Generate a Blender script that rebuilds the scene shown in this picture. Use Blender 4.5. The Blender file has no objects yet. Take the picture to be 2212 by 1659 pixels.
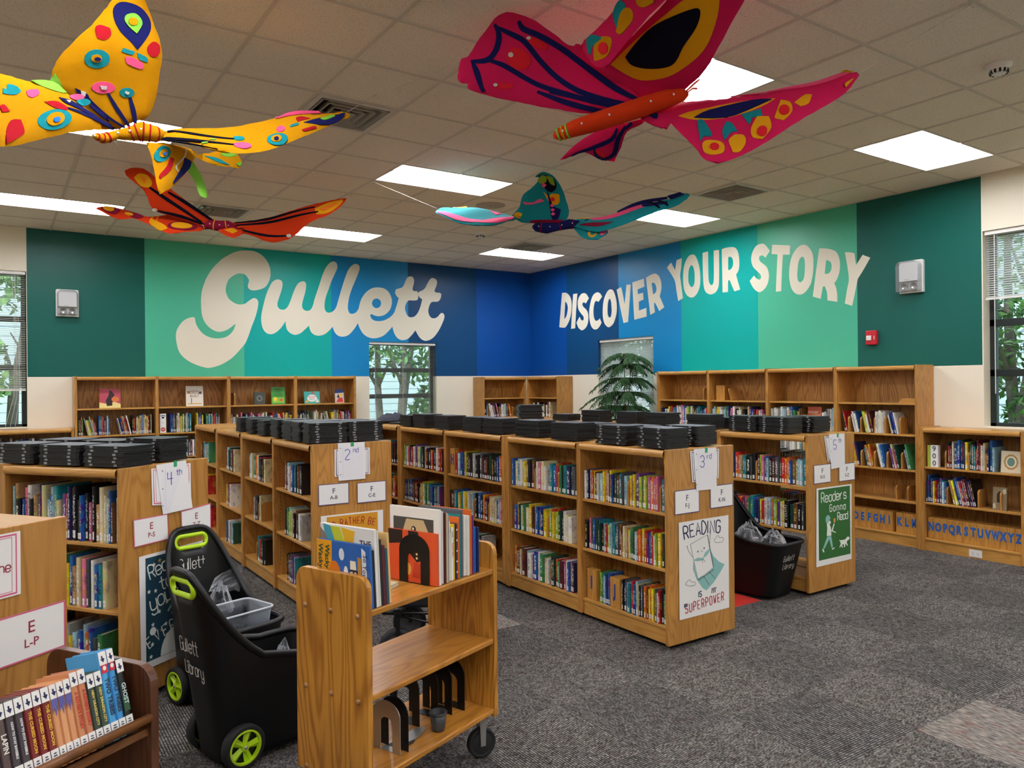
import bpy, bmesh, math, random
from math import sin, cos, pi, radians, hypot, atan2
from mathutils import Vector, Matrix, noise
from mathutils.geometry import tessellate_polygon
SC = bpy.context.scene
COL = SC.collection
rnd = random.Random(7)
# ------------------------------------------------------------------ camera, world, sun, exposure
cam = bpy.data.cameras.new('camera'); cam_ob = bpy.data.objects.new('camera', cam); COL.objects.link(cam_ob)
cam.sensor_width = 36; cam.sensor_fit = 'HORIZONTAL'; cam.lens = 1647.8 / 2212 * 36; cam.clip_start = .05; cam.clip_end = 200
yaw, pit, rol = 0.5973, 0.0004, -0.0094
f_ = Vector((sin(yaw) * cos(pit), cos(yaw) * cos(pit), sin(pit))); r_ = Vector((cos(yaw), -sin(yaw), 0)); u_ = r_.cross(f_)
r2, u2 = r_ * cos(rol) + u_ * sin(rol), -r_ * sin(rol) + u_ * cos(rol)
cam_ob.matrix_world = Matrix(((r2.x, u2.x, -f_.x, 0), (r2.y, u2.y, -f_.y, 0), (r2.z, u2.z, -f_.z, 1.684), (0, 0, 0, 1)))
SC.camera = cam_ob
w = bpy.data.worlds.new('sky'); SC.world = w; w.use_nodes = True
w.node_tree.nodes['Background'].inputs[0].default_value = (.72, .86, 1, 1)
w.node_tree.nodes['Background'].inputs[1].default_value = 3.4
sun = bpy.data.lights.new('sun', 'SUN'); sun.energy = 3.0; sun.angle = .02; sun.color = (1, .95, .85)
sun_ob = bpy.data.objects.new('sun', sun); COL.objects.link(sun_ob); sun_ob.rotation_euler = Vector((.45, .5, -.74)).to_track_quat('-Z', 'Y').to_euler()
SC.view_settings.view_transform = 'Standard'; SC.view_settings.look = 'None'; SC.view_settings.gamma = 1; SC.view_settings.exposure = 0.0
LAMP = 42.0
SC.cycles.diffuse_bounces = 8; SC.cycles.max_bounces = 14; SC.cycles.transparent_max_bounces = 24
# ------------------------------------------------------------------ helpers
def lin(h):
    v = [int(h[i:i + 2], 16) / 255 for i in (1, 3, 5)]
    return tuple(c / 12.92 if c <= .04045 else ((c + .055) / 1.055) ** 2.4 for c in v) + (1,)
MATS = {}
def mat(name, col, rough=.55, metal=0, spec=.5, emit=0, alpha=1, bump=0, bscale=200, coat=0):
    if name in MATS: return MATS[name]
    m = bpy.data.materials.new(name); m.use_nodes = True; nt = m.node_tree; b = nt.nodes['Principled BSDF']
    b.inputs['Base Color'].default_value = lin(col); b.inputs['Roughness'].default_value = rough
    b.inputs['Metallic'].default_value = metal; b.inputs['Specular IOR Level'].default_value = spec; b.inputs['Coat Weight'].default_value = coat
    if emit: b.inputs['Emission Color'].default_value = lin(col); b.inputs['Emission Strength'].default_value = emit
    if alpha < 1: b.inputs['Alpha'].default_value = alpha
    if bump:
        n = nt.nodes.new('ShaderNodeTexNoise'); n.inputs['Scale'].default_value = bscale; n.inputs['Detail'].default_value = 3
        t = nt.nodes.new('ShaderNodeTexCoord'); nt.links.new(t.outputs['Object'], n.inputs['Vector'])
        q = nt.nodes.new('ShaderNodeBump'); q.inputs['Strength'].default_value = bump; q.inputs['Distance'].default_value = .01
        nt.links.new(n.outputs[0], q.inputs['Height']); nt.links.new(q.outputs[0], b.inputs['Normal'])
    MATS[name] = m
    return m
class NT:
    def __init__(s, name):
        s.m = bpy.data.materials.new(name); s.m.use_nodes = True; s.t = s.m.node_tree; s.b = s.t.nodes['Principled BSDF']; MATS[name] = s.m
    def n(s, typ, **kw):
        o = s.t.nodes.new('ShaderNode' + typ)
        for k, v in kw.items():
            if k[0] == 'i': s.put(o.inputs[int(k[1:])], v)
            else: setattr(o, k, v)
        return o
    def put(s, inp, v):
        if hasattr(v, 'is_linked') or isinstance(v, bpy.types.NodeSocket): s.t.links.new(v, inp)
        else: inp.default_value = v
    def math(s, op, a, b=None, c=None):
        o = s.n('Math', operation=op); s.put(o.inputs[0], a)
        if b is not None: s.put(o.inputs[1], b)
        if c is not None: s.put(o.inputs[2], c)
        return o.outputs[0]
    def mix(s, fac, a, b, blend='MIX'):
        o = s.n('Mix', data_type='RGBA', blend_type=blend); s.put(o.inputs[0], fac); s.put(o.inputs[6], a); s.put(o.inputs[7], b)
        return o.outputs[2]
    def ramp(s, fac, stops, interp='LINEAR'):
        o = s.n('ValToRGB'); e = o.color_ramp.elements; o.color_ramp.interpolation = interp
        while len(e) < len(stops): e.new(.5)
        for k, (p, c) in enumerate(stops): e[k].position = p; e[k].color = lin(c) if isinstance(c, str) else c
        s.put(o.inputs[0], fac); return o.outputs[0]
def wood(name, light, dark, axis='z', rough=.32, freq=1.0, bold=1.0, coat=.15):
    k = NT(name); tc = k.n('TexCoord').outputs['Object']
    st = {'x': (.55, 4, 4), 'y': (4, .55, 4), 'z': (4, 4, .55)}[axis]
    mp = k.n('Mapping'); k.put(mp.inputs[0], tc); mp.inputs[3].default_value = tuple(v * freq for v in st)
    oi = k.n('ObjectInfo').outputs['Random']
    cx = k.n('CombineXYZ'); k.put(cx.inputs[0], k.math('MULTIPLY', oi, 37)); k.put(cx.inputs[2], k.math('MULTIPLY', oi, 11))
    k.put(mp.inputs[1], cx.outputs[0])
    n1 = k.n('TexNoise'); k.put(n1.inputs['Vector'], mp.outputs[0]); n1.inputs['Scale'].default_value = 1.6; n1.inputs['Detail'].default_value = 1.5
    sn = k.math('SINE', k.math('MULTIPLY', n1.outputs[0], 95))
    ln = k.math('POWER', k.math('MULTIPLY_ADD', sn, .5, .5), 2.2)
    mp2 = k.n('Mapping'); k.put(mp2.inputs[0], tc)
    mp2.inputs[3].default_value = {'x': (6, 220, 220), 'y': (220, 6, 220), 'z': (220, 220, 6)}[axis]
    n2 = k.n('TexNoise'); k.put(n2.inputs['Vector'], mp2.outputs[0]); n2.inputs['Scale'].default_value = 1; n2.inputs['Detail'].default_value = 2
    fac = k.math('ADD', k.math('MULTIPLY', ln, .55 * bold), k.math('MULTIPLY_ADD', n2.outputs[0], .9, -.3))
    c = k.ramp(fac, [(0, light), (1, dark)])
    n3 = k.n('TexNoise'); k.put(n3.inputs['Vector'], tc); n3.inputs['Scale'].default_value = 1.7
    c2 = k.mix(.35, c, k.ramp(n3.outputs[0], [(.3, '#8f8f8f'), (.7, '#ffffff')]), 'MULTIPLY')
    k.put(k.b.inputs['Base Color'], c2); k.b.inputs['Roughness'].default_value = rough; k.b.inputs['Coat Weight'].default_value = coat; k.b.inputs['Coat Roughness'].default_value = .2
    return k.m
class MB:
    """collects geometry, then builds ONE mesh object"""
    def __init__(s): s.v = []; s.f = []; s.m = []
    def add(s, vs, fs, m=0):
        o = len(s.v); s.v += [tuple(p) for p in vs]
        for f in fs: s.f.append(tuple(i + o for i in f)); s.m.append(m)
    def box(s, x0, x1, y0, y1, z0, z1, m=0, M=None):
        vs = [Vector((x, y, z)) for z in (z0, z1) for y in (y0, y1) for x in (x0, x1)]
        if M: vs = [M @ p for p in vs]
        s.add(vs, [(0, 2, 3, 1), (4, 5, 7, 6), (0, 1, 5, 4), (2, 6, 7, 3), (0, 4, 6, 2), (1, 3, 7, 5)], m)
    def quad(s, a, b, c, d, m=0): s.add([a, b, c, d], [(0, 1, 2, 3)], m)
    def tube(s, pts, r, n=8, m=0, close=False, caps=True, sx=1.0):
        pts = [Vector(p) for p in pts]; N = len(pts); up = Vector((0, 0, 1)); rings = []
        for i, p in enumerate(pts):
            a = pts[i - 1] if (i or close) else p; b = pts[(i + 1) % N] if (i < N - 1 or close) else p
            d = (b - a).normalized()
            if abs(d.z) > .98 and i == 0: up = Vector((1, 0, 0))
            x = d.cross(up)
            if x.length < 1e-4: x = d.cross(Vector((.3, 1, .2)))
            x.normalize(); y = x.cross(d).normalized(); up = y
            rr = r[i] if isinstance(r, (list, tuple)) else r
            rings.append([p + x * cos(2 * pi * k / n) * rr * sx + y * sin(2 * pi * k / n) * rr for k in range(n)])
        o = len(s.v)
        for R in rings: s.v += [tuple(q) for q in R]
        for i in range(N if close else N - 1):
            j = (i + 1) % N
            for k in range(n):
                s.f.append((o + i * n + k, o + i * n + (k + 1) % n, o + j * n + (k + 1) % n, o + j * n + k)); s.m.append(m)
        if caps and not close:
            s.f.append(tuple(o + k for k in range(n))[::-1]); s.m.append(m); s.f.append(tuple(o + (N - 1) * n + k for k in range(n))); s.m.append(m)
    def lathe(s, prof, n=20, m=0, M=None):
        """profile (r, h) spun about local z"""
        o = len(s.v)
        for r, h in prof:
            for k in range(n):
                p = Vector((r * cos(2 * pi * k / n), r * sin(2 * pi * k / n), h))
                s.v.append(tuple(M @ p if M else p))
        for i in range(len(prof) - 1):
            for k in range(n):
                s.f.append((o + i * n + k, o + i * n + (k + 1) % n, o + (i + 1) * n + (k + 1) % n, o + (i + 1) * n + k)); s.m.append(m)
    def prism(s, poly, z0, z1, m=0, M=None, ms=None):
        """extruded 2-D outline (x, y), any shape, between z0 and z1"""
        n = len(poly); o = len(s.v)
        for z in (z0, z1):
            for x, y in poly:
                p = Vector((x, y, z)); s.v.append(tuple(M @ p if M else p))
        tri = tessellate_polygon([[Vector((x, y, 0)) for x, y in poly]])
        for t in tri:
            a, b, c = (poly[i] for i in t)
            t = tuple(t) if (b[0] - a[0]) * (c[1] - a[1]) - (b[1] - a[1]) * (c[0] - a[0]) > 0 else tuple(t)[::-1]
            s.f.append(tuple(o + n + i for i in t)); s.m.append(m); s.f.append(tuple(o + i for i in t[::-1])); s.m.append(m)
        area = sum(poly[i][0] * poly[(i + 1) % n][1] - poly[(i + 1) % n][0] * poly[i][1] for i in range(n))
        for i in range(n):
            j = (i + 1) % n; q = (o + i, o + j, o + n + j, o + n + i)
            s.f.append(q if area > 0 else q[::-1]); s.m.append(m if ms is None else ms)
    def build(s, name, mats, parent=None, smooth=False, bevel=0, solid=0):
        me = bpy.data.meshes.new(name); me.from_pydata(s.v, [], s.f)
        for q in (mats if isinstance(mats, (list, tuple)) else [mats]): me.materials.append(q)
        me.polygons.foreach_set('material_index', s.m)
        if smooth: me.polygons.foreach_set('use_smooth', [True] * len(s.f))
        me.update(); o = bpy.data.objects.new(name, me); COL.objects.link(o)
        if parent: o.parent = parent
        if solid: q = o.modifiers.new('s', 'SOLIDIFY'); q.thickness = solid; q.offset = 0
        if bevel: q = o.modifiers.new('b', 'BEVEL'); q.width = bevel; q.segments = 2; q.limit_method = 'ANGLE'; q.angle_limit = .7
        return o
def tag(o, label=None, cat=None, group=None, kind=None):
    if label: o['label'] = label
    if cat: o['category'] = cat
    if group: o['group'] = group
    if kind: o['kind'] = kind
    return o
def thing(name, label, cat, loc=(0, 0, 0), rz=0, group=None, M=None):
    o = bpy.data.objects.new(name, None); COL.objects.link(o); o.empty_display_size = .1
    o.location = loc; o.rotation_euler = (0, 0, rz)
    if M: o.matrix_world = M
    return tag(o, label, cat, group)
def smooth2(pts, sub=4, closed=True):
    """Catmull-Rom through (x, y, corner) points, sharp where corner is set"""
    n = len(pts); out = []
    for i in range(n if closed else n - 1):
        p0, p1, p2, p3 = pts[(i - 1) % n], pts[i], pts[(i + 1) % n], pts[(i + 2) % n]
        if not closed:
            if i == 0: p0 = p1
            if i == n - 2: p3 = p2
        if p1[2]: p0 = p1
        if p2[2]: p3 = p2
        for k in range(sub):
            t = k / sub
            out.append(tuple(.5 * (2 * p1[a] + (p2[a] - p0[a]) * t + (2 * p0[a] - 5 * p1[a] + 4 * p2[a] - p3[a]) * t * t + (3 * p1[a] - p0[a] - 3 * p2[a] + p3[a]) * t ** 3) for a in (0, 1)))
    if not closed: out.append(pts[-1][:2])
    return out
def flat_shape(name, loops, thick, mats, parent=None, M=None):
    """2-D outline with holes, filled and given thickness (local XY, thickness along +z)"""
    cu = bpy.data.curves.new(name, 'CURVE'); cu.dimensions = '2D'; cu.fill_mode = 'BOTH'; cu.extrude = thick / 2
    for lp in loops:
        sp = cu.splines.new('POLY'); sp.points.add(len(lp) - 1); sp.use_cyclic_u = True
        for q, p in zip(sp.points, lp): q.co = (p[0], p[1], 0, 1)
    t = bpy.data.objects.new('t', cu); me = bpy.data.meshes.new_from_object(t); me.name = name
    bpy.data.objects.remove(t); bpy.data.curves.remove(cu)
    me.transform(Matrix.Translation((0, 0, thick / 2)))
    if M: me.transform(M)
    me.materials.clear()
    for q in (mats if isinstance(mats, (list, tuple)) else [mats]): me.materials.append(q)
    o = bpy.data.objects.new(name, me); COL.objects.link(o)
    if parent: o.parent = parent
    return o
def text(body, size, m, parent, M, thick=.0006, bold=0, align='CENTER', name='lettering', space=1.0, sx=1.0, line=1.0):
    cu = bpy.data.curves.new(name, 'FONT'); cu.body = body; cu.size = size; cu.align_x = align; cu.align_y = 'CENTER'; cu.extrude = thick / 2; cu.offset = bold; cu.space_character = space; cu.space_line = line
    cu.resolution_u = 2; t = bpy.data.objects.new('t', cu); me = bpy.data.meshes.new_from_object(t); me.name = name
    bpy.data.objects.remove(t); bpy.data.curves.remove(cu)
    me.transform(M @ Matrix.Diagonal((sx, 1, 1, 1))); me.materials.clear(); me.materials.append(m)
    o = bpy.data.objects.new(name, me); COL.objects.link(o)
    if parent: o.parent = parent
    return o
GL = dict(zip('ABCDEFGHIJKLMNOPRSTUVWXYZ', ('02 28 42;14 34', '02 08 38 47 46 35 05;35 44 43 32 02', '47 38 18 07 03 12 32 43', '02 08 28 46 44 22 02', '42 02 08 48;05 35', '02 08 48;05 35', '47 38 18 07 03 12 32 43 45 25', '02 08;42 48;05 45', '22 28', '38 33 22 12 03', '02 08;48 05 42', '08 02 42', '02 08 25 48 42', '02 08 42 48', '18 07 03 12 32 43 47 38 18', '02 08 38 47 46 35 05', '02 08 38 47 46 35 05;25 42', '47 38 18 07 06 15 35 44 43 32 12 03', '08 48;28 22', '08 03 12 32 43 48', '08 22 48', '08 12 26 32 48', '02 48;08 42', '08 25 48;25 22', '08 48 02 42')))
GL.update(zip('abcdeghiklnorstuwy', ('46 16 05 03 12 32 43;46 42', '08 02;05 16 36 45 43 32 12 03', '45 36 16 05 03 12 32 43', '48 42;45 36 16 05 03 12 32 43', '04 44 45 36 16 05 03 12 32 43', '45 36 16 05 03 12 32 43;46 41 30 10 01', '08 02;05 16 36 45 42', '22 26;28 27', '08 02;46 04 42', '28 22', '02 06;05 16 36 45 42', '16 05 03 12 32 43 45 36 16', '02 06;04 15 26 36', '45 36 16 05 14 34 43 32 12 03', '28 23 32 42;06 46', '06 03 12 32 43;46 42', '06 12 24 32 46', '06 03 12 32 43;46 41 30 10 01')))
GL.update({'2': '07 18 38 47 46 02 42', '3': '07 18 38 47 46 35 15;35 44 43 32 12 03', '4': '08 05 45;38 32', '5': '48 08 05 35 44 43 32 12 03', "'": '28 27'})
NARROW = 'Iil'
def pen(mb, poly, wd, h=.0006, m=0, z=0):
    """a flat pen line along (x, y) points"""
    n = len(poly)
    for sgn in (0,):
        L_, R_ = [], []
        for i, p in enumerate(poly):
            a = poly[max(i - 1, 0)]; b = poly[min(i + 1, n - 1)]; dx, dy = b[0] - a[0], b[1] - a[1]; q = hypot(dx, dy) or 1
            L_.append((p[0] - dy / q * wd / 2, p[1] + dx / q * wd / 2)); R_.append((p[0] + dy / q * wd / 2, p[1] - dx / q * wd / 2))
        for i in range(n - 1):
            vs = [(*R_[i], z), (*R_[i + 1], z), (*L_[i + 1], z), (*L_[i], z)]
            vs += [(x, y, z + h) for x, y, _ in vs]
            mb.add(vs, [(4, 5, 6, 7), (0, 1, 5, 4), (2, 3, 7, 6), (0, 4, 7, 3), (1, 2, 6, 5)], m)
def script(mb, s, x, y, ch, wd, adv=None, slant=0, m=0, z=0, curve=None, aspect=.5):
    """hand lettering: ch is the capital height, curve(x) -> (dy, angle)"""
    u = ch / 6
    for c in s:
        if c in GL:
            nar = c in NARROW
            dy, an = curve(x) if curve else (0, 0)
            for st in GL[c].split(';'):
                p = [((int(t[0]) - (2 if nar else 0)) * u * aspect * 1.5, (int(t[1]) - 2) * u) for t in st.split()]
                p = smooth2([(a, b, 0) for a, b in p], 3, False) if len(p) > 2 and c not in 'AEFHIKLMNTVWXYZik4' else p
                q = []
                for a, b in p:
                    a += b * slant
                    q.append((x + a * cos(an) - b * sin(an), y + dy + a * sin(an) + b * cos(an)))
                pen(mb, q, wd, m=m, z=z)
            x += (adv or (ch * aspect * 1.35)) * (.45 if nar else 1)
        else: x += (adv or ch * aspect) * .7
    return x
def board(o, ux, uy):
    """matrix of an upright panel face: local x along (ux, uy), local y up, local z out of the face"""
    n = (uy, -ux)
    return Matrix(((ux, 0, n[0], o[0]), (uy, 0, n[1], o[1]), (0, 1, 0, o[2] if len(o) > 2 else 0), (0, 0, 0, 1)))
ORD = 'first second third fourth fifth sixth seventh eighth ninth tenth eleventh twelfth thirteenth fourteenth fifteenth sixteenth seventeenth eighteenth nineteenth twentieth'.split()
TEN = {2: 'twenty', 3: 'thirty', 4: 'forty', 5: 'fifty'}
def ordn(n):
    if n <= 20: return ORD[n - 1]
    return (TEN[n // 10][:-1] + 'ieth') if n % 10 == 0 else TEN[n // 10] + '-' + ORD[n % 10 - 1]
def T(x=0, y=0, z=0): return Matrix.Translation((x, y, z))
def RX(a): return Matrix.Rotation(a, 4, 'X')
def RY(a): return Matrix.Rotation(a, 4, 'Y')
def RZ(a): return Matrix.Rotation(a, 4, 'Z')
LETTERS=[('l',[[3000,3629,0,3109,3627,0,3209,3586,0,3281,3518,0,3325,3432,0,3341,3336,0,3329,3245,0,3289,3157,0,3249,3115,0,3182,3083,0,3093,3064,0,3038,3079,0,3017,3117,0,3023,3156,0,3034,3202,0,3018,3240,0,2980,3282,0,2932,3295,0,2878,3289,0,2813,3253,0,2759,3205,0,2727,3137,0,2710,3059,0,2720,2994,0,2751,2929,0,2799,2888,0,2852,2860,0,2906,2853,0,2971,2866,0,3015,2899,0,3070,2942,0,3103,2955,0,3136,2945,0,3158,2913,0,3160,2862,0,3140,2760,0,3106,2652,0,3061,2533,0,3016,2403,0,2971,2302,0,2900,2212,0,2835,2139,0,2760,2071,0,2664,2010,0,2580,1974,0,2476,1951,0,2394,1965,0,2302,1997,0,2212,2044,0,2133,2113,0,2089,2181,0,2065,2276,0,2054,2382,0,2066,2457,0,2097,2521,0,2147,2587,0,2212,2630,0,2278,2648,0,2298,2638,0,2303,2614,0,2312,2561,0,2342,2498,0,2398,2429,0,2469,2385,0,2542,2365,0,2625,2365,0,2710,2387,0,2774,2435,0,2817,2497,0,2844,2572,1,2817,2558,0,2753,2506,0,2689,2471,0,2626,2456,0,2563,2467,0,2501,2503,0,2440,2566,0,2400,2651,0,2385,2747,0,2381,2866,0,2390,2985,0,2414,3084,0,2456,3195,0,2519,3308,0,2592,3401,0,2666,3478,0,2752,3540,0,2837,3589,0,2924,3618,0]]),('l',[[3200,2673,0,3212,2763,0,3241,2889,0,3276,3015,0,3322,3125,0,3362,3196,0,3419,3240,0,3476,3244,0,3510,3212,0,3512,3155,0,3492,3073,0,3457,2969,0,3437,2899,0,3444,2842,0,3484,2810,0,3541,2813,0,3588,2855,0,3629,2944,0,3671,3061,0,3719,3168,0,3766,3223,0,3826,3245,0,3859,3224,0,3866,3166,0,3848,3072,0,3817,2965,0,3801,2883,0,3822,2826,0,3881,2806,0,3935,2832,0,3971,2898,0,3990,2973,0,4032,3096,0,4075,3220,0,4124,3364,0,4172,3469,0,4225,3539,0,4278,3575,0,4326,3573,0,4355,3535,0,4352,3473,0,4314,3389,0,4259,3273,0,4216,3158,0,4167,3023,0,4148,2911,0,4155,2840,0,4186,2801,0,4234,2797,0,4287,2826,0,4330,2879,0,4358,2962,0,4396,3087,0,4446,3244,0,4491,3371,0,4535,3472,0,4590,3538,0,4651,3571,0,4701,3557,0,4720,3512,0,4699,3438,0,4649,3320,0,4587,3181,0,4542,3044,0,4521,2920,0,4524,2848,0,4550,2802,0,4594,2794,0,4649,2817,0,4694,2876,0,4711,2940,0,4740,3024,0,4796,3111,0,4875,3184,0,4955,3221,0,5046,3231,0,5137,3216,0,5206,3167,0,5252,3084,0,5260,2999,0,5238,2913,0,5191,2847,0,5121,2798,0,5041,2777,0,4973,2782,0,4916,2803,0,4892,2797,0,4891,2770,0,4916,2729,0,4961,2705,0,5029,2698,0,5109,2711,0,5190,2746,0,5260,2797,0,5302,2852,0,5332,2928,0,5362,3016,0,5383,3086,1,5351,3106,0,5322,3153,0,5323,3190,0,5347,3224,0,5418,3244,0,5465,3279,0,5502,3357,0,5538,3419,0,5586,3444,0,5634,3437,0,5658,3390,0,5651,3324,0,5633,3269,0,5632,3231,0,5656,3210,0,5705,3213,0,5732,3179,1,5747,3205,0,5802,3230,0,5852,3266,0,5896,3340,0,5940,3409,0,5990,3446,0,6052,3433,0,6081,3391,0,6070,3330,0,6044,3273,0,6031,3239,0,6056,3213,0,6125,3211,0,6157,3191,0,6150,3135,0,6124,3089,0,6086,3063,0,5998,3055,0,5961,3036,0,5929,2979,0,5912,2902,0,5928,2836,0,5971,2789,0,6033,2786,0,6090,2816,0,6140,2868,0,6178,2878,0,6210,2849,0,6209,2793,0,6170,2702,0,6106,2589,0,6030,2493,0,5954,2436,0,5868,2409,0,5794,2426,0,5734,2479,0,5674,2575,1,5613,2503,0,5540,2436,0,5456,2409,0,5386,2421,0,5327,2468,0,5287,2542,0,5266,2621,1,5200,2550,0,5118,2478,0,5026,2439,0,4935,2426,0,4845,2444,0,4768,2494,0,4713,2576,0,4682,2656,1,4636,2584,0,4569,2504,0,4504,2455,0,4433,2438,0,4363,2449,0,4310,2496,0,4284,2551,0,4274,2586,1,4215,2523,0,4152,2471,0,4068,2443,0,3995,2451,0,3944,2485,0,3916,2539,0,3906,2589,1,3831,2519,0,3771,2470,0,3700,2445,0,3631,2463,0,3579,2511,0,3560,2573,0,3553,2642,1,3504,2565,0,3447,2501,0,3389,2459,0,3333,2444,0,3271,2461,0,3227,2516,0,3205,2594,0],[5558,3053,0,5510,3002,0,5491,2925,0,5509,2851,0,5544,2798,0,5598,2782,0,5664,2803,0,5719,2860,0,5763,2949,0,5794,3049,0,5803,3088,1,5758,3113,0,5733,3155,1,5728,3100,0,5703,3066,0,5631,3057,0],[5075,2982,0,5067,2949,0,5045,2921,0,5014,2905,0,4980,2903,0,4949,2917,0,4928,2942,0,4920,2974,0,4928,3008,0,4950,3035,0,4981,3051,0,5015,3053,0,5046,3040,0,5068,3015,0]]),('r',[[927,3221,1,1023,3216,0,1096,3181,0,1154,3121,0,1181,3045,0,1183,2936,0,1156,2821,0,1111,2733,0,1052,2665,0,985,2631,0,843,2647,1],[1014,3070,1,1057,3030,0,1081,2964,0,1070,2892,0,1040,2821,0,980,2771,1]]),('r',[[1227,3172,1,1336,3171,1,1301,2890,0,1271,2602,1,1163,2598,1,1193,2881,0]]),('r',[[1631,3063,1,1547,2984,1,1506,3010,0,1471,3000,0,1464,2974,0,1491,2936,0,1560,2886,0,1600,2830,0,1612,2749,0,1597,2662,0,1548,2595,0,1472,2560,0,1423,2563,0,1360,2603,0,1326,2655,0,1305,2690,1,1389,2784,1,1412,2747,0,1446,2718,0,1481,2719,0,1495,2749,0,1482,2786,0,1420,2840,0,1365,2903,0,1345,2976,0,1349,3047,0,1382,3107,0,1439,3150,0,1508,3159,0,1570,3135,0]]),('r',[[1953,3058,1,1864,2981,1,1818,3002,0,1778,2989,0,1750,2922,0,1739,2835,0,1748,2756,0,1774,2702,0,1813,2684,0,1860,2695,0,1893,2719,1,1935,2647,1,1891,2594,0,1838,2558,0,1778,2547,0,1711,2575,0,1665,2640,0,1637,2739,0,1634,2844,0,1656,2948,0,1691,3041,0,1746,3110,0,1833,3138,0,1905,3112,0]]),('r',[[2157,3150,0,2214,3125,0,2256,3053,0,2286,2958,0,2297,2856,0,2284,2756,0,2251,2674,0,2200,2602,0,2111,2562,0,2047,2587,0,1996,2642,0,1971,2721,0,1964,2817,0,1974,2927,0,2002,3019,0,2054,3099,0,2106,3141,0],[2130,3007,0,2161,2961,0,2172,2884,0,2175,2799,0,2158,2732,0,2126,2712,0,2094,2737,0,2078,2798,0,2081,2884,0,2097,2967,0]]),('r',[[2295,3129,1,2397,3160,1,2441,3018,0,2473,2890,1,2496,3037,0,2516,3180,1,2612,3175,1,2578,2897,0,2544,2614,1,2443,2604,1,2377,2832,0]]),('r',[[2645,3200,1,2892,3230,1,2902,3110,1,2754,3084,1,2764,3011,1,2872,3024,1,2880,2921,1,2780,2897,1,2782,2766,1,2937,2793,1,2941,2664,1,2681,2635,1,2661,2922,0]]),('r',[[2937,3236,1,3028,3265,0,3128,3273,0,3193,3233,0,3236,3157,0,3248,3062,0,3233,2993,0,3211,2936,1,3253,2857,0,3301,2771,1,3199,2723,1,3155,2796,0,3111,2859,1,3097,2829,0,3112,2712,1,3018,2683,1,2979,2955,0],[3049,3143,1,3093,3146,0,3131,3114,0,3150,3057,0,3135,3003,0,3080,2973,1]]),('r',[[3361,3330,1,3440,3391,1,3520,3271,1,3531,3331,0,3546,3410,1,3645,3424,1,3633,3304,0,3612,3199,0,3617,3131,0,3659,2864,1,3572,2832,1,3538,2991,0,3505,3137,0]]),('r',[[3848,3446,0,3891,3425,0,3933,3350,0,3962,3260,0,3978,3153,0,3977,3049,0,3959,2972,0,3919,2904,0,3862,2863,0,3805,2859,0,3744,2889,0,3700,2947,0,3674,3030,0,3667,3138,0,3677,3258,0,3705,3348,0,3759,3421,0,3804,3444,0],[3821,3302,0,3854,3275,0,3875,3206,0,3880,3113,0,3869,3035,0,3842,3005,0,3816,3002,0,3785,3031,0,3764,3080,0,3761,3154,0,3770,3233,0,3793,3283,0]]),('r',[[4024,3442,1,4121,3448,1,4119,3266,0,4121,3103,0,4133,3031,0,4166,2989,0,4195,2998,0,4212,3041,0,4217,3188,0,4216,3445,1,4306,3441,1,4306,3240,0,4301,3017,0,4284,2936,0,4247,2889,0,4197,2869,0,4147,2867,0,4089,2893,0,4052,2942,0,4034,3029,0,4026,3213,0]]),('r',[[4353,3441,1,4431,3451,0,4525,3444,0,4580,3422,0,4618,3366,0,4635,3289,0,4637,3208,0,4623,3129,0,4583,3078,1,4613,2981,0,4647,2877,1,4554,2864,1,4519,2936,0,4477,3021,1,4453,3016,1,4449,2868,1,4360,2869,1,4357,3170,0],[4459,3321,1,4493,3323,0,4528,3295,0,4540,3240,0,4530,3191,0,4499,3158,0,4455,3152,1]]),('r',[[5107,3306,1,5037,3233,1,5010,3260,0,4982,3269,0,4952,3258,0,4945,3232,0,4963,3195,0,5013,3154,0,5058,3111,0,5084,3047,0,5088,2979,0,5069,2905,0,5028,2849,0,4973,2817,0,4931,2816,0,4876,2851,0,4830,2910,0,4798,2971,1,4866,3031,1,4897,2994,0,4938,2971,0,4965,2978,0,4972,3004,0,4957,3040,0,4902,3093,0,4852,3145,0,4827,3210,0,4828,3280,0,4854,3345,0,4906,3402,0,4980,3415,0,5034,3396,0]]),('r',[[5141,3379,1,5401,3329,1,5391,3219,1,5295,3233,1,5278,3030,0,5265,2790,1,5188,2793,1,5204,3039,0,5217,3247,1,5131,3266,1]]),('r',[[5588,3307,0,5633,3286,0,5681,3228,0,5706,3160,0,5711,3060,0,5702,2947,0,5677,2843,0,5627,2770,0,5570,2729,0,5508,2725,0,5454,2752,0,5412,2808,0,5388,2891,0,5380,2995,0,5394,3110,0,5425,3201,0,5476,3266,0,5535,3305,0],[5566,3168,0,5591,3141,0,5598,3075,0,5595,2989,0,5580,2905,0,5538,2868,0,5505,2888,0,5493,2944,0,5497,3016,0,5508,3095,0,5533,3153,0]]),('r',[[5790,3234,1,5871,3221,0,5948,3195,0,6001,3163,0,6034,3106,0,6049,3035,0,6048,2959,0,6028,2886,0,5997,2827,0,5974,2809,1,5997,2758,0,6011,2680,0,6012,2590,1,5888,2619,1,5885,2707,0,5855,2787,1,5831,2782,1,5801,2645,1,5699,2682,1,5742,2956,0],[5877,3085,1,5908,3075,0,5939,3046,0,5946,3000,0,5934,2953,0,5899,2926,0,5856,2930,1]]),('r',[[6112,3141,1,6172,3132,0,6228,3112,1,6233,3057,0,6246,2977,1,6324,3081,1,6412,3037,1,6336,2921,0,6264,2823,1,6230,2678,0,6193,2528,1,6105,2562,1,6135,2722,0,6157,2856,0]])]
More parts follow.
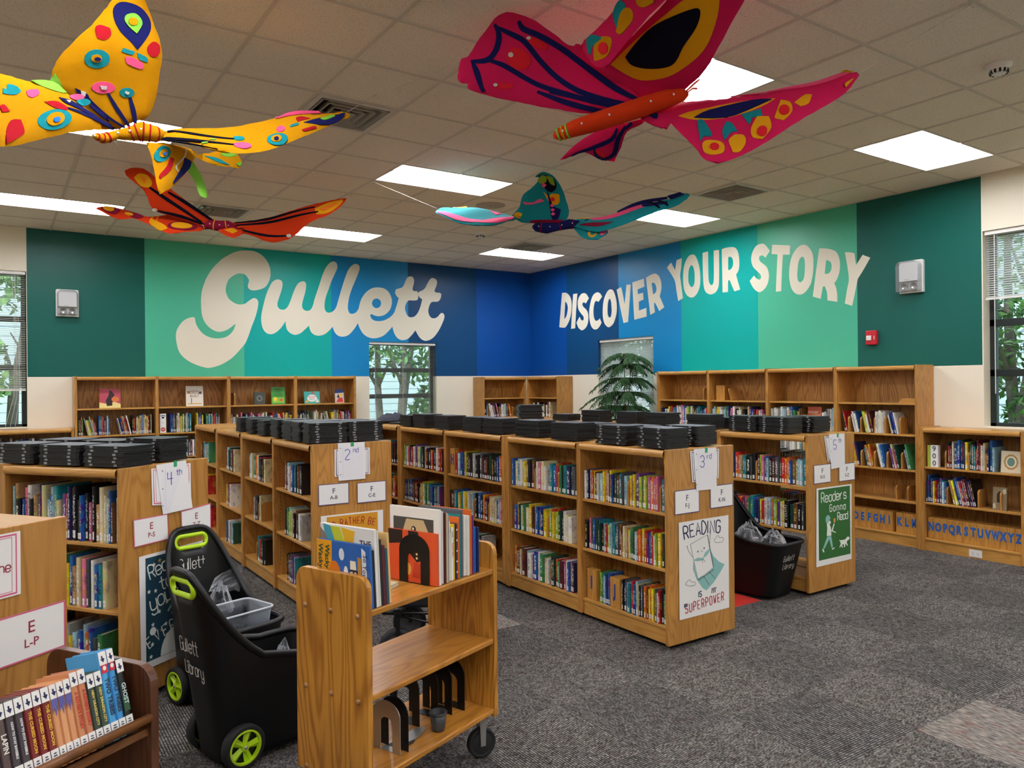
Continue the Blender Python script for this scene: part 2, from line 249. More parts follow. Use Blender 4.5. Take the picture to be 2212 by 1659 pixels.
BODIES={'y':[[0.42,4.249,2.924],[0.465,4.279,2.927],[0.527,4.297,2.962],[0.588,4.292,2.976],[0.64,4.28,2.994],[0.702,4.275,2.991],[0.754,4.288,2.993]],'m':[[2.428,3.125,2.973],[2.485,3.05,2.998],[2.561,2.974,3.022],[2.742,2.827,3.089],[2.834,2.74,3.123],[2.892,2.689,3.138]],'o':[[1.653,7.655,3.218],[1.715,7.625,3.235],[1.796,7.582,3.221],[1.868,7.558,3.232],[1.941,7.544,3.197]],'t':[[4.129,5.656,3.125],[4.197,5.586,3.11],[4.286,5.514,3.122],[4.365,5.46,3.144],[4.442,5.419,3.142]]}
STRINGS={'m':[[3.664,2.223,3.252],[4.283,1.95,3.668],[2.142,3.622,3.468],[2.249,4.624,3.668]],'t':[[3.473,6.345,3.352],[3.032,6.862,3.668],[5.14,4.727,3.364],[5.611,4.333,3.668],[4.129,5.536,3.596],None],'y':[[1.771,4.334,3.329],[2.175,4.817,3.668],[0.614,4.068,3.57],None],'o':[[2.957,7.3,3.576],[3.09,7.462,3.668],[1.04,7.419,3.618],[0.667,6.381,3.668]]}
WINGS=[('y','forewing',[0.4567,4.2118,3.2382],[0.9542,0.2991,-0.0],[0.1343,-0.4284,0.8936],[110,-256,147,-231,214,-183,251,-151,272,-66,271,20,261,86,258,161,225,233,184,301,141,366,121,386,94,395,12,371,-26,326,-47,273,-92,187,-144,100,-194,6,-210,-62,-212,-102,-222,-126,-151,-163,-37,-204],'Y',[('N',[4,330,48,346,105,344,152,314,168,279,161,236,120,149,82,176,28,206,-7,248,-16,292]),('G',[43,290,80,309,111,295,120,270,101,223,61,241,37,264]),('Y',[96,279,96,271,91,263,83,257,74,254,65,254,58,258,54,264,55,272,59,279,67,286,77,289,86,289,93,285]),('D',[-76,185,-57,205,-19,205,-10,177,-31,146,-65,142]),('D',[165,180,191,213,226,205,232,169,206,141,171,153]),('T',[7,67,5,46,-7,26,-27,11,-50,4,-73,5,-90,16,-98,33,-96,53,-85,72,-66,87,-42,95,-20,94,-2,84]),('Y',[-29,58,-29,49,-34,41,-42,34,-52,31,-61,32,-69,36,-72,43,-71,52,-67,60,-58,66,-49,70,-39,69,-32,65]),('N',[-32,54,-33,50,-36,45,-41,42,-47,40,-53,40,-57,42,-59,45,-58,50,-55,54,-50,58,-44,59,-39,59,-35,57]),('T',[53,138,108,139,100,119,50,119]),('T',[120,138,170,130,181,109,138,109]),('P',[71,100,104,108,158,97,165,76,150,66,87,72]),('P',[62,-59,59,-73,47,-87,28,-98,6,-105,-15,-105,-31,-100,-38,-89,-35,-75,-23,-62,-4,-50,18,-44,39,-43,54,-49]),('T',[153,-55,151,-66,144,-77,131,-85,117,-90,103,-89,92,-83,87,-74,88,-64,95,-53,108,-45,122,-40,136,-41,147,-46]),('N',[-107,-114,-51,-126,-30,-148,62,-202,147,-232,136,-241,43,-207,-42,-156,-81,-151]),('N',[34,-99,93,-173,163,-232,171,-223,107,-159,42,-92]),('N',[132,-86,157,-153,190,-214,201,-208,178,-142,144,-80]),('G',[-212,-102,-202,-75,-175,-106,-150,-146,-183,-148,-216,-126]),('W',[-83,-119,-60,-120,-60,-140,-76,-137]),('W',[-6,-71,24,-64,23,-79,4,-85]),('W',[109,-60,129,-60,124,-74,111,-70])],0.035),('y','hindwing',[0.1975,4.0174,2.9123],[0.7326,0.6807,-0.0],[-0.1617,0.174,0.9714],[472,100,291,131,153,156,76,185,-47,141,-110,132,-195,125,-316,112,-466,20,-526,-262,-441,-289,-278,-231,-190,-198,-41,-123,121,-41,308,38],'Y',[('D',[-197,-92,-142,-69,-129,-114,-151,-144,-242,-211,-239,-158]),('T',[133,23,118,-3,86,-30,46,-53,5,-67,-29,-69,-49,-61,-53,-43,-39,-18,-9,8,30,31,71,46,107,50,129,42]),('Y',[86,8,78,-9,61,-25,40,-38,19,-45,2,-45,-8,-38,-9,-26,0,-10,15,6,36,20,57,27,75,28,85,21]),('B',[58,-6,55,-13,49,-19,41,-24,33,-27,27,-27,23,-24,23,-19,26,-12,32,-6,40,-1,47,2,54,2,58,-1]),('P',[-94,76,-39,101,-32,84,-69,52,-95,52]),('G',[-51,142,68,182,144,159,109,137,59,127,-15,126]),('D',[-11,53,56,78,121,69,102,52,37,43]),('T',[-214,43,-198,42,-183,72,-141,76,-125,60,-159,33,-221,15]),('P',[253,176,246,166,229,155,206,144,182,135,161,129,148,129,145,134,152,143,168,154,190,165,214,175,236,180,250,180]),('T',[294,165,286,155,270,143,248,132,226,123,207,119,195,121,192,127,199,137,215,149,236,160,258,169,278,173,291,172]),('N',[71,101,142,114,192,112,488,115,460,99,176,89,106,87]),('N',[291,145,393,126,509,118,520,130,411,147,301,156]),('N',[118,63,273,75,457,94,463,104,283,92,123,72]),('D',[-253,-53,-225,-35,-198,-54,-242,-75]),('W',[105,100,136,108,122,93])],0.035),('y','forewing',[1.2769,4.2506,3.1051],[0.9774,-0.2116,0.0],[0.1428,0.6596,0.7379],[-523,-173,-512,-138,-392,-79,-181,15,45,113,240,219,436,321,483,297,473,255,435,231,357,142,250,27,151,-62,20,-155,-104,-221,-205,-254,-311,-248,-431,-230,-541,-225],'Y',[('P',[35,100,152,188,292,262,311,240,188,165,43,84]),('N',[189,68,333,193,452,285,430,230,336,124,255,81]),('G',[290,146,365,220,385,219,319,147]),('D',[150,101,185,127,231,123,156,66]),('D',[174,1,254,64,262,53,192,-4]),('T',[92,-83,85,-103,69,-122,46,-135,22,-140,0,-136,-14,-124,-18,-106,-12,-85,4,-66,27,-52,52,-47,74,-51,88,-64]),('Y',[61,-89,57,-101,49,-112,37,-119,24,-122,13,-119,6,-112,4,-101,7,-89,16,-78,27,-71,40,-68,51,-71,59,-78]),('N',[44,-99,42,-106,39,-111,34,-115,28,-116,23,-114,20,-110,19,-105,21,-98,25,-93,30,-89,35,-88,40,-89,43,-94]),('P',[-100,-173,-105,-186,-118,-198,-137,-208,-157,-212,-175,-210,-188,-203,-192,-191,-187,-178,-174,-166,-155,-156,-135,-152,-117,-154,-104,-161]),('T',[-133,-113,-137,-122,-145,-131,-157,-137,-171,-140,-183,-139,-191,-133,-193,-125,-190,-116,-182,-107,-169,-100,-156,-98,-144,-99,-136,-104]),('P',[83,-6,80,-17,73,-27,63,-34,53,-36,44,-33,38,-26,36,-16,39,-5,46,5,56,12,67,15,76,12,82,5]),('T',[117,28,160,56,154,33,111,9]),('K',[-511,-170,-351,-170,-185,-135,-185,-126,-351,-153,-511,-161]),('K',[-537,-224,-352,-222,-187,-195,-187,-186,-351,-206,-537,-215]),('K',[-537,-237,-408,-262,-271,-263,-270,-254,-407,-246,-537,-228]),('G',[-310,-191,-277,-178,-278,-167,-311,-181]),('G',[-347,-233,-319,-221,-319,-213,-348,-225])],0.035),('y','hindwing',[0.7875,4.3014,2.8635],[0.8036,0.5951,-0.0],[-0.1788,0.2415,0.9538],[-155,65,-53,91,107,110,200,107,137,36,62,-58,-53,-155,-137,-205,-139,-169,-132,-84,-136,-12],'Y',[('T',[-28,35,-39,13,-59,-7,-82,-22,-104,-29,-121,-26,-129,-14,-128,5,-116,26,-97,47,-75,62,-52,69,-35,66,-26,54]),('Y',[-50,28,-56,17,-66,7,-78,-1,-89,-4,-97,-3,-101,3,-101,13,-95,24,-85,34,-74,42,-62,46,-54,44,-50,38]),('B',[-62,20,-65,16,-69,11,-74,8,-79,7,-83,7,-85,9,-85,13,-82,17,-78,22,-73,25,-68,26,-64,26,-62,24]),('D',[-34,10,-9,6,-45,-62,-119,-121,-114,-97,-62,-41]),('N',[63,34,119,31,105,-9,-26,-125,-25,-110,46,-14]),('W',[92,92,60,39,-4,-28,7,-55,13,-52,5,-27,69,39,97,92])],0.035),('y','hindwing',[1.109,4.5664,3.0096],[0.8968,0.4425,-0.0],[-0.2428,0.4921,0.836],[-221,-52,-96,6,32,57,98,64,127,2,87,-54,24,-60,-97,-72,-181,-60],'Y',[('G',[-29,1,27,46,84,53,80,19,14,-7]),('T',[-143,-38,-67,-31,15,-54,-67,-56]),('G',[65,-38,120,-7,90,-50])],0.025),('y','tail_streamer',[0.9301,4.3738,2.8154],[0.8484,0.5293,-0.0],[-0.3371,0.5403,0.771],[25,131,29,86,31,-18,7,-104,-23,-137,-55,-125,-36,-28,-50,57],'G',[],0.03),('m','hindwing',[2.3805,3.2983,3.3928],[0.5633,-0.8262,0.0],[-0.3363,-0.2293,0.9134],[-410,34,-389,85,-352,89,-264,170,-165,246,-90,265,10,231,94,174,175,101,236,49,281,50,378,-74,499,-183,584,-269,487,-298,329,-298,91,-242,-106,-183,-281,-121,-374,-75,-372,-47,-415,-36,-427,-7],'M',[('N',[-168,218,-157,167,-183,106,-235,68,-328,70,-316,-6,-297,-104,-279,-102,-283,-2,-304,49,-225,41,-156,90,-125,164,-152,222]),('N',[-234,49,-153,5,-46,-74,43,-130,200,-195,376,-262,521,-286,523,-273,384,-238,210,-172,56,-108,-29,-54,-137,26,-226,61]),('N',[-164,204,-70,142,-10,99,56,-3,137,-100,245,-180,377,-241,520,-283,525,-269,388,-217,261,-158,158,-82,80,11,14,114,-53,163,-155,215]),('N',[-27,209,-8,161,77,113,180,37,302,-74,445,-198,569,-272,577,-260,463,-177,322,-54,200,56,95,134,13,180,-11,214]),('N',[18,-150,149,-220,315,-286,396,-301,400,-287,325,-260,161,-196,26,-137]),('N',[90,-161,268,-220,432,-284,435,-276,273,-207,93,-153]),('R',[5,-6,-13,-19,-37,-23,-63,-20,-87,-8,-106,10,-117,32,-118,53,-109,71,-91,84,-67,88,-41,84,-17,73,2,55,13,34,14,12]),('W',[-75,57,-78,52,-82,48,-88,47,-94,48,-100,51,-103,56,-103,61,-101,67,-96,70,-90,72,-84,71,-79,67,-76,63]),('R',[-109,-96,-116,-102,-132,-105,-154,-104,-178,-101,-199,-95,-213,-88,-218,-81,-211,-75,-195,-72,-173,-72,-149,-76,-128,-82,-114,-89]),('R',[120,56,107,53,83,60,56,75,32,95,19,113,19,126,32,129,56,122,83,106,107,87,120,68]),('W',[39,121,38,118,34,116,29,115,24,116,20,118,17,121,16,125,18,128,22,130,27,131,32,130,36,128,39,125]),('W',[-195,-77,-197,-81,-200,-83,-206,-84,-211,-84,-215,-81,-218,-78,-219,-74,-217,-70,-213,-68,-208,-67,-203,-68,-198,-70,-195,-74])],0.05),('m','forewing',[2.7434,2.7209,3.3018],[0.5689,-0.8224,0.0],[-0.6106,-0.4223,0.6699],[-319,12,-189,70,-47,171,77,267,142,322,470,259,431,201,379,129,292,-2,224,-97,111,-192,78,-202,-107,-216,-224,-125],'M',[('A',[-232,12,-52,141,81,223,183,271,323,250,307,167,258,55,203,-8,126,-59,38,-99,-68,-105,-139,-76]),('K',[-151,42,-76,114,4,172,98,205,207,222,233,200,207,135,139,56,90,-20,35,-44,-58,-37,-127,-6])],0.05),('m','folded_edge',[2.5025,2.7638,3.3737],[0.0624,-0.9981,0.0],[0.1629,0.0102,0.9866],[-260,44,-185,77,-1,124,54,218,391,83,312,43,182,-26,30,-93,-49,-128,-124,-115,-176,-71],'M',[('Y',[-129,-83,-123,-8,-69,4,0,-28,-2,-65,-39,-99,-98,-98]),('R',[-26,-78,-34,-87,-47,-89,-62,-86,-76,-76,-86,-64,-91,-50,-88,-38,-80,-29,-67,-27,-52,-31,-38,-40,-28,-53,-24,-66]),('T',[-175,-33,-186,38,-158,49,-85,13,-71,-6,-132,-16,-157,-51]),('T',[12,80,20,120,53,131,97,93,91,59,37,3,25,37]),('Y',[36,-15,64,54,102,72,144,44,149,3,115,-20,64,-36]),('Y',[167,84,182,120,270,82,263,39,213,32,178,54]),('R',[238,77,236,68,229,63,218,64,204,69,192,79,182,91,178,103,179,112,186,117,198,116,211,111,224,101,233,89])],0.05),('m','forewing',[3.1341,2.5238,3.0373],[0.7132,-0.701,0.0],[0.4262,0.4336,0.794],[-438,120,-309,145,-213,144,-66,128,99,125,248,177,377,229,507,284,588,286,596,258,516,143,412,43,299,-68,169,-187,23,-292,-99,-377,-158,-383,-207,-354,-244,-235,-351,-43,-373,-99,-472,-43,-519,27],'M',[('A',[-314,-17,-228,28,-51,52,163,50,88,-2,-57,-42,-232,-48]),('N',[-236,-35,-156,19,51,48,144,41,47,-6,-78,-45]),('A',[-205,-248,-178,-217,-120,-232,-103,-284,-116,-340,-166,-354,-199,-323]),('R',[-129,-289,-132,-304,-139,-315,-148,-321,-157,-320,-165,-313,-171,-300,-172,-285,-169,-270,-162,-258,-153,-252,-144,-253,-135,-261,-130,-274]),('A',[-80,-227,-47,-180,-8,-193,-1,-253,-32,-316,-67,-329]),('A',[32,-146,67,-63,121,-78,124,-165,77,-236,34,-220]),('R',[102,-188,99,-204,91,-216,81,-222,71,-221,62,-213,57,-199,56,-183,60,-167,67,-155,77,-149,88,-150,96,-158,102,-172]),('A',[151,-73,187,36,230,16,232,-56,186,-121,150,-99]),('R',[220,-49,216,-65,208,-78,197,-84,186,-83,177,-74,172,-60,171,-43,175,-27,183,-14,194,-8,205,-9,214,-18,219,-32]),('A',[250,13,308,79,343,83,319,13,276,-17]),('T',[-222,-55,-191,-55,-157,-150,-159,-185,-197,-180,-214,-221]),('T',[-104,-139,-82,-75,-55,-89,-33,-156,-65,-161,-99,-225]),('T',[-6,-36,86,-17,92,-66,42,-68,28,-119]),('Y',[494,270,529,295,573,284,543,257]),('A',[516,181,563,222,550,205,519,165]),('P',[-46,122,99,125,248,173,376,226,494,270,543,254,370,173,222,127,98,107]),('N',[-469,71,-458,-15,-423,-44,-414,-19,-432,14,-452,80])],0.05),('m','hindwing',[2.798,3.1757,2.9836],[0.6733,-0.7394,0.0],[-0.4971,-0.4527,0.7402],[-262,-60,-163,31,-17,112,120,140,226,156,208,123,123,90,86,-2,41,-91,-45,-74,-122,-24,-194,-43],'M',[('N',[69,122,35,71,-52,33,-195,-28,-191,-40,-43,10,49,52,79,115]),('N',[114,130,64,65,36,-27,-35,-66,-30,-79,55,-44,87,53,125,122]),('R',[-2,-46,-9,-48,-21,-43,-36,-33,-48,-20,-55,-8,-55,0,-48,2,-35,-3,-21,-14,-9,-26,-2,-38]),('N',[149,146,114,120,123,108,158,134]),('N',[-65,10,-60,-51,-6,-79,-2,-71,-47,-41,-56,11])],0.05),('o','forewing',[1.3168,7.5492,3.399],[0.9997,0.0237,-0.0],[0.0108,-0.456,0.8899],[-349,216,-291,247,-198,255,-97,195,6,131,159,31,253,-36,365,-103,471,-136,345,-199,176,-162,-44,-125,-111,-84,-152,4,-198,74,-284,137,-333,174],'O',[('A',[-273,168,-235,211,-167,207,-128,152,-145,104,-214,102]),('O2',[-220,191,-179,183,-188,128]),('K',[-150,96,9,-4,321,-169,330,-151,24,26,-141,112]),('K',[7,77,185,-19,442,-154,450,-138,198,10,14,93]),('K',[-53,-119,142,-146,348,-187,352,-170,146,-115,-51,-102]),('W',[-61,-101,-63,-108,-68,-114,-75,-118,-84,-119,-92,-117,-98,-112,-100,-106,-99,-99,-94,-93,-86,-89,-78,-88,-70,-90,-64,-94])],0.035),('o','forewing',[2.3931,7.4218,3.3069],[0.935,-0.3546,0.0],[0.1059,0.2792,0.9544],[-507,-56,-331,-12,-20,82,219,178,430,259,579,286,545,219,396,89,219,-13,60,-163,-80,-223,-188,-223,-297,-181,-482,-131],'O',[('A',[267,133,397,215,537,261,528,222,397,108,283,74]),('O2',[316,136,463,219,495,215,364,125]),('K',[-482,-65,-174,-3,269,145,266,159,-179,22,-485,-52]),('K',[-482,-98,-111,-27,301,96,298,110,-115,-2,-484,-84]),('K',[-406,-138,-175,-181,13,-168,13,-154,-173,-156,-404,-124]),('W',[43,-160,41,-167,35,-173,26,-176,16,-177,8,-174,1,-169,-1,-162,1,-154,7,-148,16,-145,26,-144,35,-147,41,-153])],0.035),('o','hindwing',[1.2694,7.7347,3.2312],[0.9847,-0.1741,0.0],[0.1216,0.688,0.7154],[-507,148,-452,203,-359,209,-261,177,-133,100,-62,61,109,94,239,57,402,-9,389,-101,264,-144,107,-168,-5,-77,-76,-33,-188,33,-281,3,-352,9,-436,78],'O',[('W2',[-466,146,-414,201,-345,192,-301,117,-340,43,-409,74]),('A',[-352,126,-359,105,-377,92,-401,92,-423,104,-439,125,-444,149,-436,170,-418,183,-395,184,-372,172,-356,151]),('W2',[-107,42,-120,29,-151,28,-192,38,-232,57,-261,79,-270,99,-258,111,-227,113,-185,102,-145,84,-116,62]),('A',[-195,64,-200,55,-214,52,-232,54,-249,61,-262,71,-266,81,-261,90,-247,93,-229,91,-211,84,-199,74]),('A',[-62,-25,-34,11,65,-62,94,-117,23,-134,-26,-74]),('W2',[353,-69,334,-102,285,-128,220,-139,156,-132,110,-110,94,-78,112,-45,160,-20,225,-8,290,-15,337,-37]),('A',[308,-77,294,-99,259,-115,213,-120,167,-113,135,-96,124,-73,137,-50,172,-34,218,-29,264,-36,297,-53]),('A',[-52,-15,-18,58,-22,66,-57,-7]),('A',[-3,-34,25,60,20,65,-8,-29])],0.035),('o','hindwing',[1.8847,7.4654,3.1586],[0.98,-0.1989,0.0],[0.1657,0.8167,0.5527],[-127,26,8,71,117,-24,15,-120,-71,-64],'O',[('A',[-69,4,7,30,49,-23,3,-59])],0.025),('t','forewing',[3.6708,5.9884,3.2328],[0.8735,-0.4869,0.0],[0.4339,0.7784,0.4536],[-356,242,-313,340,-138,308,114,160,384,-20,347,-168,182,-307,-1,-251,-185,-115,-317,73],'T',[('P',[-346,219,-183,18,22,-136,230,-150,355,-73,332,-182,183,-293,1,-209,-184,-93,-317,88]),('A',[-188,314,-59,287,-81,207]),('P',[148,69,260,-2,199,-42]),('T',[40,-174,327,-135,328,-115,41,-154])],0.035),('t','hindwing',[4.1564,5.5774,3.3479],[0.7724,-0.6352,0.0],[-0.1273,-0.1547,0.9797],[-290,-118,-221,-45,-180,65,-83,136,-24,208,-71,219,-4,257,90,226,164,128,210,1,231,-96,209,-173,159,-191,-90,-193,-205,-180],'T',[('K',[-34,199,-5,235,90,204,123,148,116,102,68,76,16,115,-6,152]),('L',[-47,190,-5,229,37,209,32,166,-25,156]),('L',[33,221,90,204,111,134,70,150]),('P',[-10,134,4,167,35,142,12,118]),('P',[-185,-1,-95,-8,-28,23,10,0,-86,-21,-163,-24]),('A',[2,87,49,43,87,66,148,55,149,-10,114,-36,57,-12]),('R',[107,14,105,6,99,0,91,-4,82,-3,73,0,67,7,66,15,68,23,74,29,82,33,91,32,100,28,105,22]),('N',[31,114,68,21,95,-45,161,-75,141,-149,102,-182,74,-147,57,-35]),('P',[99,-40,97,-45,92,-50,85,-52,78,-52,71,-49,66,-44,65,-39,66,-33,71,-29,78,-26,86,-27,93,-29,97,-34]),('P',[102,-79,100,-84,95,-89,88,-91,81,-91,74,-88,69,-84,68,-78,70,-72,74,-68,81,-66,89,-66,96,-68,100,-73]),('P',[105,-114,103,-120,99,-124,92,-127,84,-126,77,-124,73,-119,71,-113,73,-108,78,-103,85,-101,92,-101,99,-104,104,-109]),('W2',[-128,-169,-51,-162,179,-169,159,-194,-90,-195]),('A',[-276,-109,-241,-88,-193,-102,-204,-130,-242,-119,-204,-143,-252,-142])],0.035),('t','forewing',[4.7024,5.0852,3.1902],[0.4954,-0.8686,0.0],[0.6691,0.3816,0.6378],[-492,-111,-452,-2,-274,19,-11,87,259,182,502,302,538,245,444,103,296,3,147,-97,-47,-170,-206,-231,-337,-187],'T',[('P',[-327,-9,-78,35,105,92,227,103,153,50,-63,-26,-275,-51]),('N',[-77,40,142,116,350,217,339,249,121,174,-89,72]),('N',[151,65,229,65,370,112,359,148,209,130,140,101]),('K',[189,139,306,35,305,59,188,164]),('K',[259,170,372,77,372,101,258,194]),('A',[373,234,416,255,458,253,414,216]),('A',[-441,-5,-330,4,-382,-28]),('W2',[-394,-130,-264,-92,-84,-98,-224,-164]),('N',[340,254,444,308,491,256,392,182])],0.035),('t','hindwing',[4.4637,5.3081,3.061],[0.8909,-0.4542,0.0],[0.4037,0.7919,0.4582],[-132,132,16,92,177,67,161,-69,49,-205,-71,-147],'T',[('A',[61,-81,48,-119,30,-150,9,-167,-9,-168,-23,-152,-28,-123,-25,-86,-12,-48,6,-16,27,2,46,3,60,-13,65,-44]),('T',[39,-82,33,-102,24,-119,13,-128,4,-129,-3,-121,-5,-104,-3,-84,3,-64,12,-47,23,-38,32,-37,39,-46,42,-62]),('P',[96,8,173,46,144,-76,81,-146])],0.03)]
# ------------------------------------------------------------------ materials
OAK = wood('oak upright', '#cb944a', '#9c6326', 'z', bold=.8)
OAKH = wood('oak along', '#d6a052', '#aa7029', 'x', rough=.28, bold=.6)
OAKB = wood('oak back', '#c9944c', '#935d22', 'z', bold=1.3, rough=.4)
OAKD = wood('oak dim', '#b57c3c', '#87531f', 'z', bold=.9)
TRUCK = wood('truck oak', '#d8993a', '#9a5c1a', 'z', rough=.35, bold=1.1, coat=.2)
TRUCKH = wood('truck oak along', '#d08f36', '#9c601f', 'x', rough=.28, bold=.9, coat=.25)
WALNUT = wood('walnut', '#6b4028', '#3f2313', 'z', rough=.3, bold=.9, coat=.3)
WALNUTH = wood('walnut along', '#8a5a30', '#56321a', 'x', rough=.28, bold=.7, coat=.3)
PINE = wood('pine', '#d9a14c', '#b06f25', 'z', rough=.45, bold=.9)
PAPER = mat('paper', '#f2f2f0', .7); PAPER2 = mat('poster paper', '#efefec', .6); INK = mat('ink', '#23233a', .6); MAROON = mat('maroon ink', '#9c2f45', .6)
PLUM = mat('plum card', '#55406b', .7); ROSE = mat('rose card', '#d0607f', .7); VIOLET = mat('violet pen', '#4b3ea8', .6); GTAPE = mat('green tape', '#2fa36b', .5)
BLACK = mat('black plastic', '#07080a', .42, spec=.4); BLACK2 = mat('black steel', '#08080a', .35); RUBBER = mat('rubber', '#1a1a1b', .75); LIME = mat('lime plastic', '#b9e01c', .4)
STEEL = mat('steel', '#b9b9b4', .35, .8); WHITE = mat('white plastic', '#e6e4df', .4); DARKG = mat('window metal', '#16211f', .45)
def plaster(name, c, rough=.38):
    return mat(name, c, rough, spec=.28, bump=.04, bscale=90)
CREAM = plaster('cream paint', '#ebe4cf', .6); IVORY = plaster('lettering paint', '#e6e1cd', .5)
DTEAL = plaster('dark teal paint', '#0f5c52'); SEA = plaster('sea green paint', '#4bb794'); TEAL = plaster('teal paint', '#00a9a0'); AZURE = plaster('azure paint', '#0d86c2'); NAVY = plaster('navy paint', '#0f4675'); ROYAL = plaster('royal paint', '#0a4c9c')
# carpet tiles
k = NT('carpet'); tc = k.n('TexCoord').outputs['Object']; sp = k.n('SeparateXYZ'); k.put(sp.inputs[0], tc)
tx = k.math('DIVIDE', k.math('SUBTRACT', sp.outputs[0], 3.66), .61); ty = k.math('DIVIDE', k.math('SUBTRACT', sp.outputs[1], 1.95), .61)
par = k.math('FLOORED_MODULO', k.math('ADD', k.math('FLOOR', tx), k.math('FLOOR', ty)), 2)
# ribs along x or y by tile, broken into small loops of mixed yarn
rib = k.n('Mix', data_type='FLOAT'); k.put(rib.inputs[0], par); k.put(rib.inputs[2], sp.outputs[0]); k.put(rib.inputs[3], sp.outputs[1])
alo = k.n('Mix', data_type='FLOAT'); k.put(alo.inputs[0], par); k.put(alo.inputs[2], sp.outputs[1]); k.put(alo.inputs[3], sp.outputs[0])
row = k.math('FLOOR', k.math('MULTIPLY', rib.outputs[0], 78)); fr = k.math('FRACT', k.math('MULTIPLY', rib.outputs[0], 78))
cv = k.n('CombineXYZ'); k.put(cv.inputs[0], k.math('MULTIPLY', row, 3.7)); k.put(cv.inputs[1], k.math('MULTIPLY', alo.outputs[0], 95))
nz = k.n('TexNoise'); k.put(nz.inputs['Vector'], cv.outputs[0]); nz.inputs['Scale'].default_value = 1; nz.inputs['Detail'].default_value = 2
hump = k.math('SINE', k.math('MULTIPLY', fr, pi)); hgt = k.math('MULTIPLY', k.math('MULTIPLY_ADD', hump, .6, .42), k.math('MULTIPLY_ADD', nz.outputs[0], 1.4, .1))
vz = k.n('TexNoise'); k.put(vz.inputs['Vector'], tc); vz.inputs['Scale'].default_value = 14; vz.inputs['Detail'].default_value = 4
c1 = k.ramp(hgt, [(.2, '#18171a'), (.58, '#454343'), (1, '#a09a92')])
c2 = k.ramp(vz.outputs[0], [(.38, '#8d7a74'), (.5, '#ffffff'), (.62, '#9aa089')])
cc = k.mix(.5, c1, c2, 'MULTIPLY'); cc = k.mix(k.math('MULTIPLY', par, .22), cc, lin('#262528'))
k.put(k.b.inputs['Base Color'], cc); k.b.inputs['Roughness'].default_value = .95; k.b.inputs['Specular IOR Level'].default_value = .1
bp_ = k.n('Bump'); bp_.inputs['Strength'].default_value = .4; bp_.inputs['Distance'].default_value = .004; k.put(bp_.inputs['Height'], hgt); k.put(k.b.inputs['Normal'], bp_.outputs[0])
CARPET = k.m
k = NT('patterned carpet'); tc = k.n('TexCoord').outputs['Object']; mp = k.n('Mapping'); k.put(mp.inputs[0], tc); mp.inputs[3].default_value = (150, 22, 1)
nz = k.n('TexNoise'); k.put(nz.inputs['Vector'], mp.outputs[0]); nz.inputs['Scale'].default_value = 1
mp2 = k.n('Mapping'); k.put(mp2.inputs[0], tc); mp2.inputs[3].default_value = (24, 9, 1)
n2 = k.n('TexNoise'); k.put(n2.inputs['Vector'], mp2.outputs[0]); n2.inputs['Scale'].default_value = 1
k.put(k.b.inputs['Base Color'], k.mix(k.ramp(n2.outputs[0], [(.58, '#000000'), (.66, '#bbbbbb')]), k.ramp(nz.outputs[0], [(.4, '#4a4744'), (.6, '#8f877c')]), lin('#6b3b30'))); k.b.inputs['Roughness'].default_value = .95
PCARPET = k.m
RCARPET = mat('red carpet', '#c2362c', .95, spec=.1, bump=.6, bscale=300)
# acoustic ceiling tile
k = NT('ceiling tile'); tc = k.n('TexCoord').outputs['Object']; nz = k.n('TexNoise'); k.put(nz.inputs['Vector'], tc); nz.inputs['Scale'].default_value = 150; nz.inputs['Detail'].default_value = 3
k.put(k.b.inputs['Base Color'], k.ramp(nz.outputs[0], [(.33, '#b3a592'), (.42, '#ece2d2')])); k.b.inputs['Roughness'].default_value = .9
CTILE = k.m
TBAR = mat('t bar', '#cfc6b8', .6)
# thin window glass
m = bpy.data.materials.new('glass'); m.use_nodes = True; nt = m.node_tree; nt.nodes.clear()
o_ = nt.nodes.new('ShaderNodeOutputMaterial'); a_ = nt.nodes.new('ShaderNodeBsdfTransparent'); g_ = nt.nodes.new('ShaderNodeBsdfGlossy'); g_.inputs['Roughness'].default_value = .02
x_ = nt.nodes.new('ShaderNodeMixShader'); l_ = nt.nodes.new('ShaderNodeFresnel'); l_.inputs[0].default_value = 1.35; a_.inputs[0].default_value = (.9, .95, .93, 1)
nt.links.new(l_.outputs[0], x_.inputs[0]); nt.links.new(a_.outputs[0], x_.inputs[1]); nt.links.new(g_.outputs[0], x_.inputs[2]); nt.links.new(x_.outputs[0], o_.inputs[0]); GLASS = m
def clear_plastic(name, tint, white, rough, amt):
    m = bpy.data.materials.new(name); m.use_nodes = True; nt = m.node_tree; nt.nodes.clear()
    o_ = nt.nodes.new('ShaderNodeOutputMaterial'); a_ = nt.nodes.new('ShaderNodeBsdfTransparent'); a_.inputs[0].default_value = lin(tint)
    p_ = nt.nodes.new('ShaderNodeBsdfPrincipled'); p_.inputs['Base Color'].default_value = lin(white); p_.inputs['Roughness'].default_value = rough; p_.inputs['Specular IOR Level'].default_value = .9
    x_ = nt.nodes.new('ShaderNodeMixShader'); l_ = nt.nodes.new('ShaderNodeLayerWeight'); l_.inputs[0].default_value = amt
    nt.links.new(l_.outputs['Facing'], x_.inputs[0]); nt.links.new(a_.outputs[0], x_.inputs[1]); nt.links.new(p_.outputs[0], x_.inputs[2]); nt.links.new(x_.outputs[0], o_.inputs[0]); return m
BAGM = clear_plastic('bag film', '#e8ecf0', '#dfe2e5', .1, .5); BINM = clear_plastic('bin plastic', '#eef2f5', '#cfd6de', .25, .22)
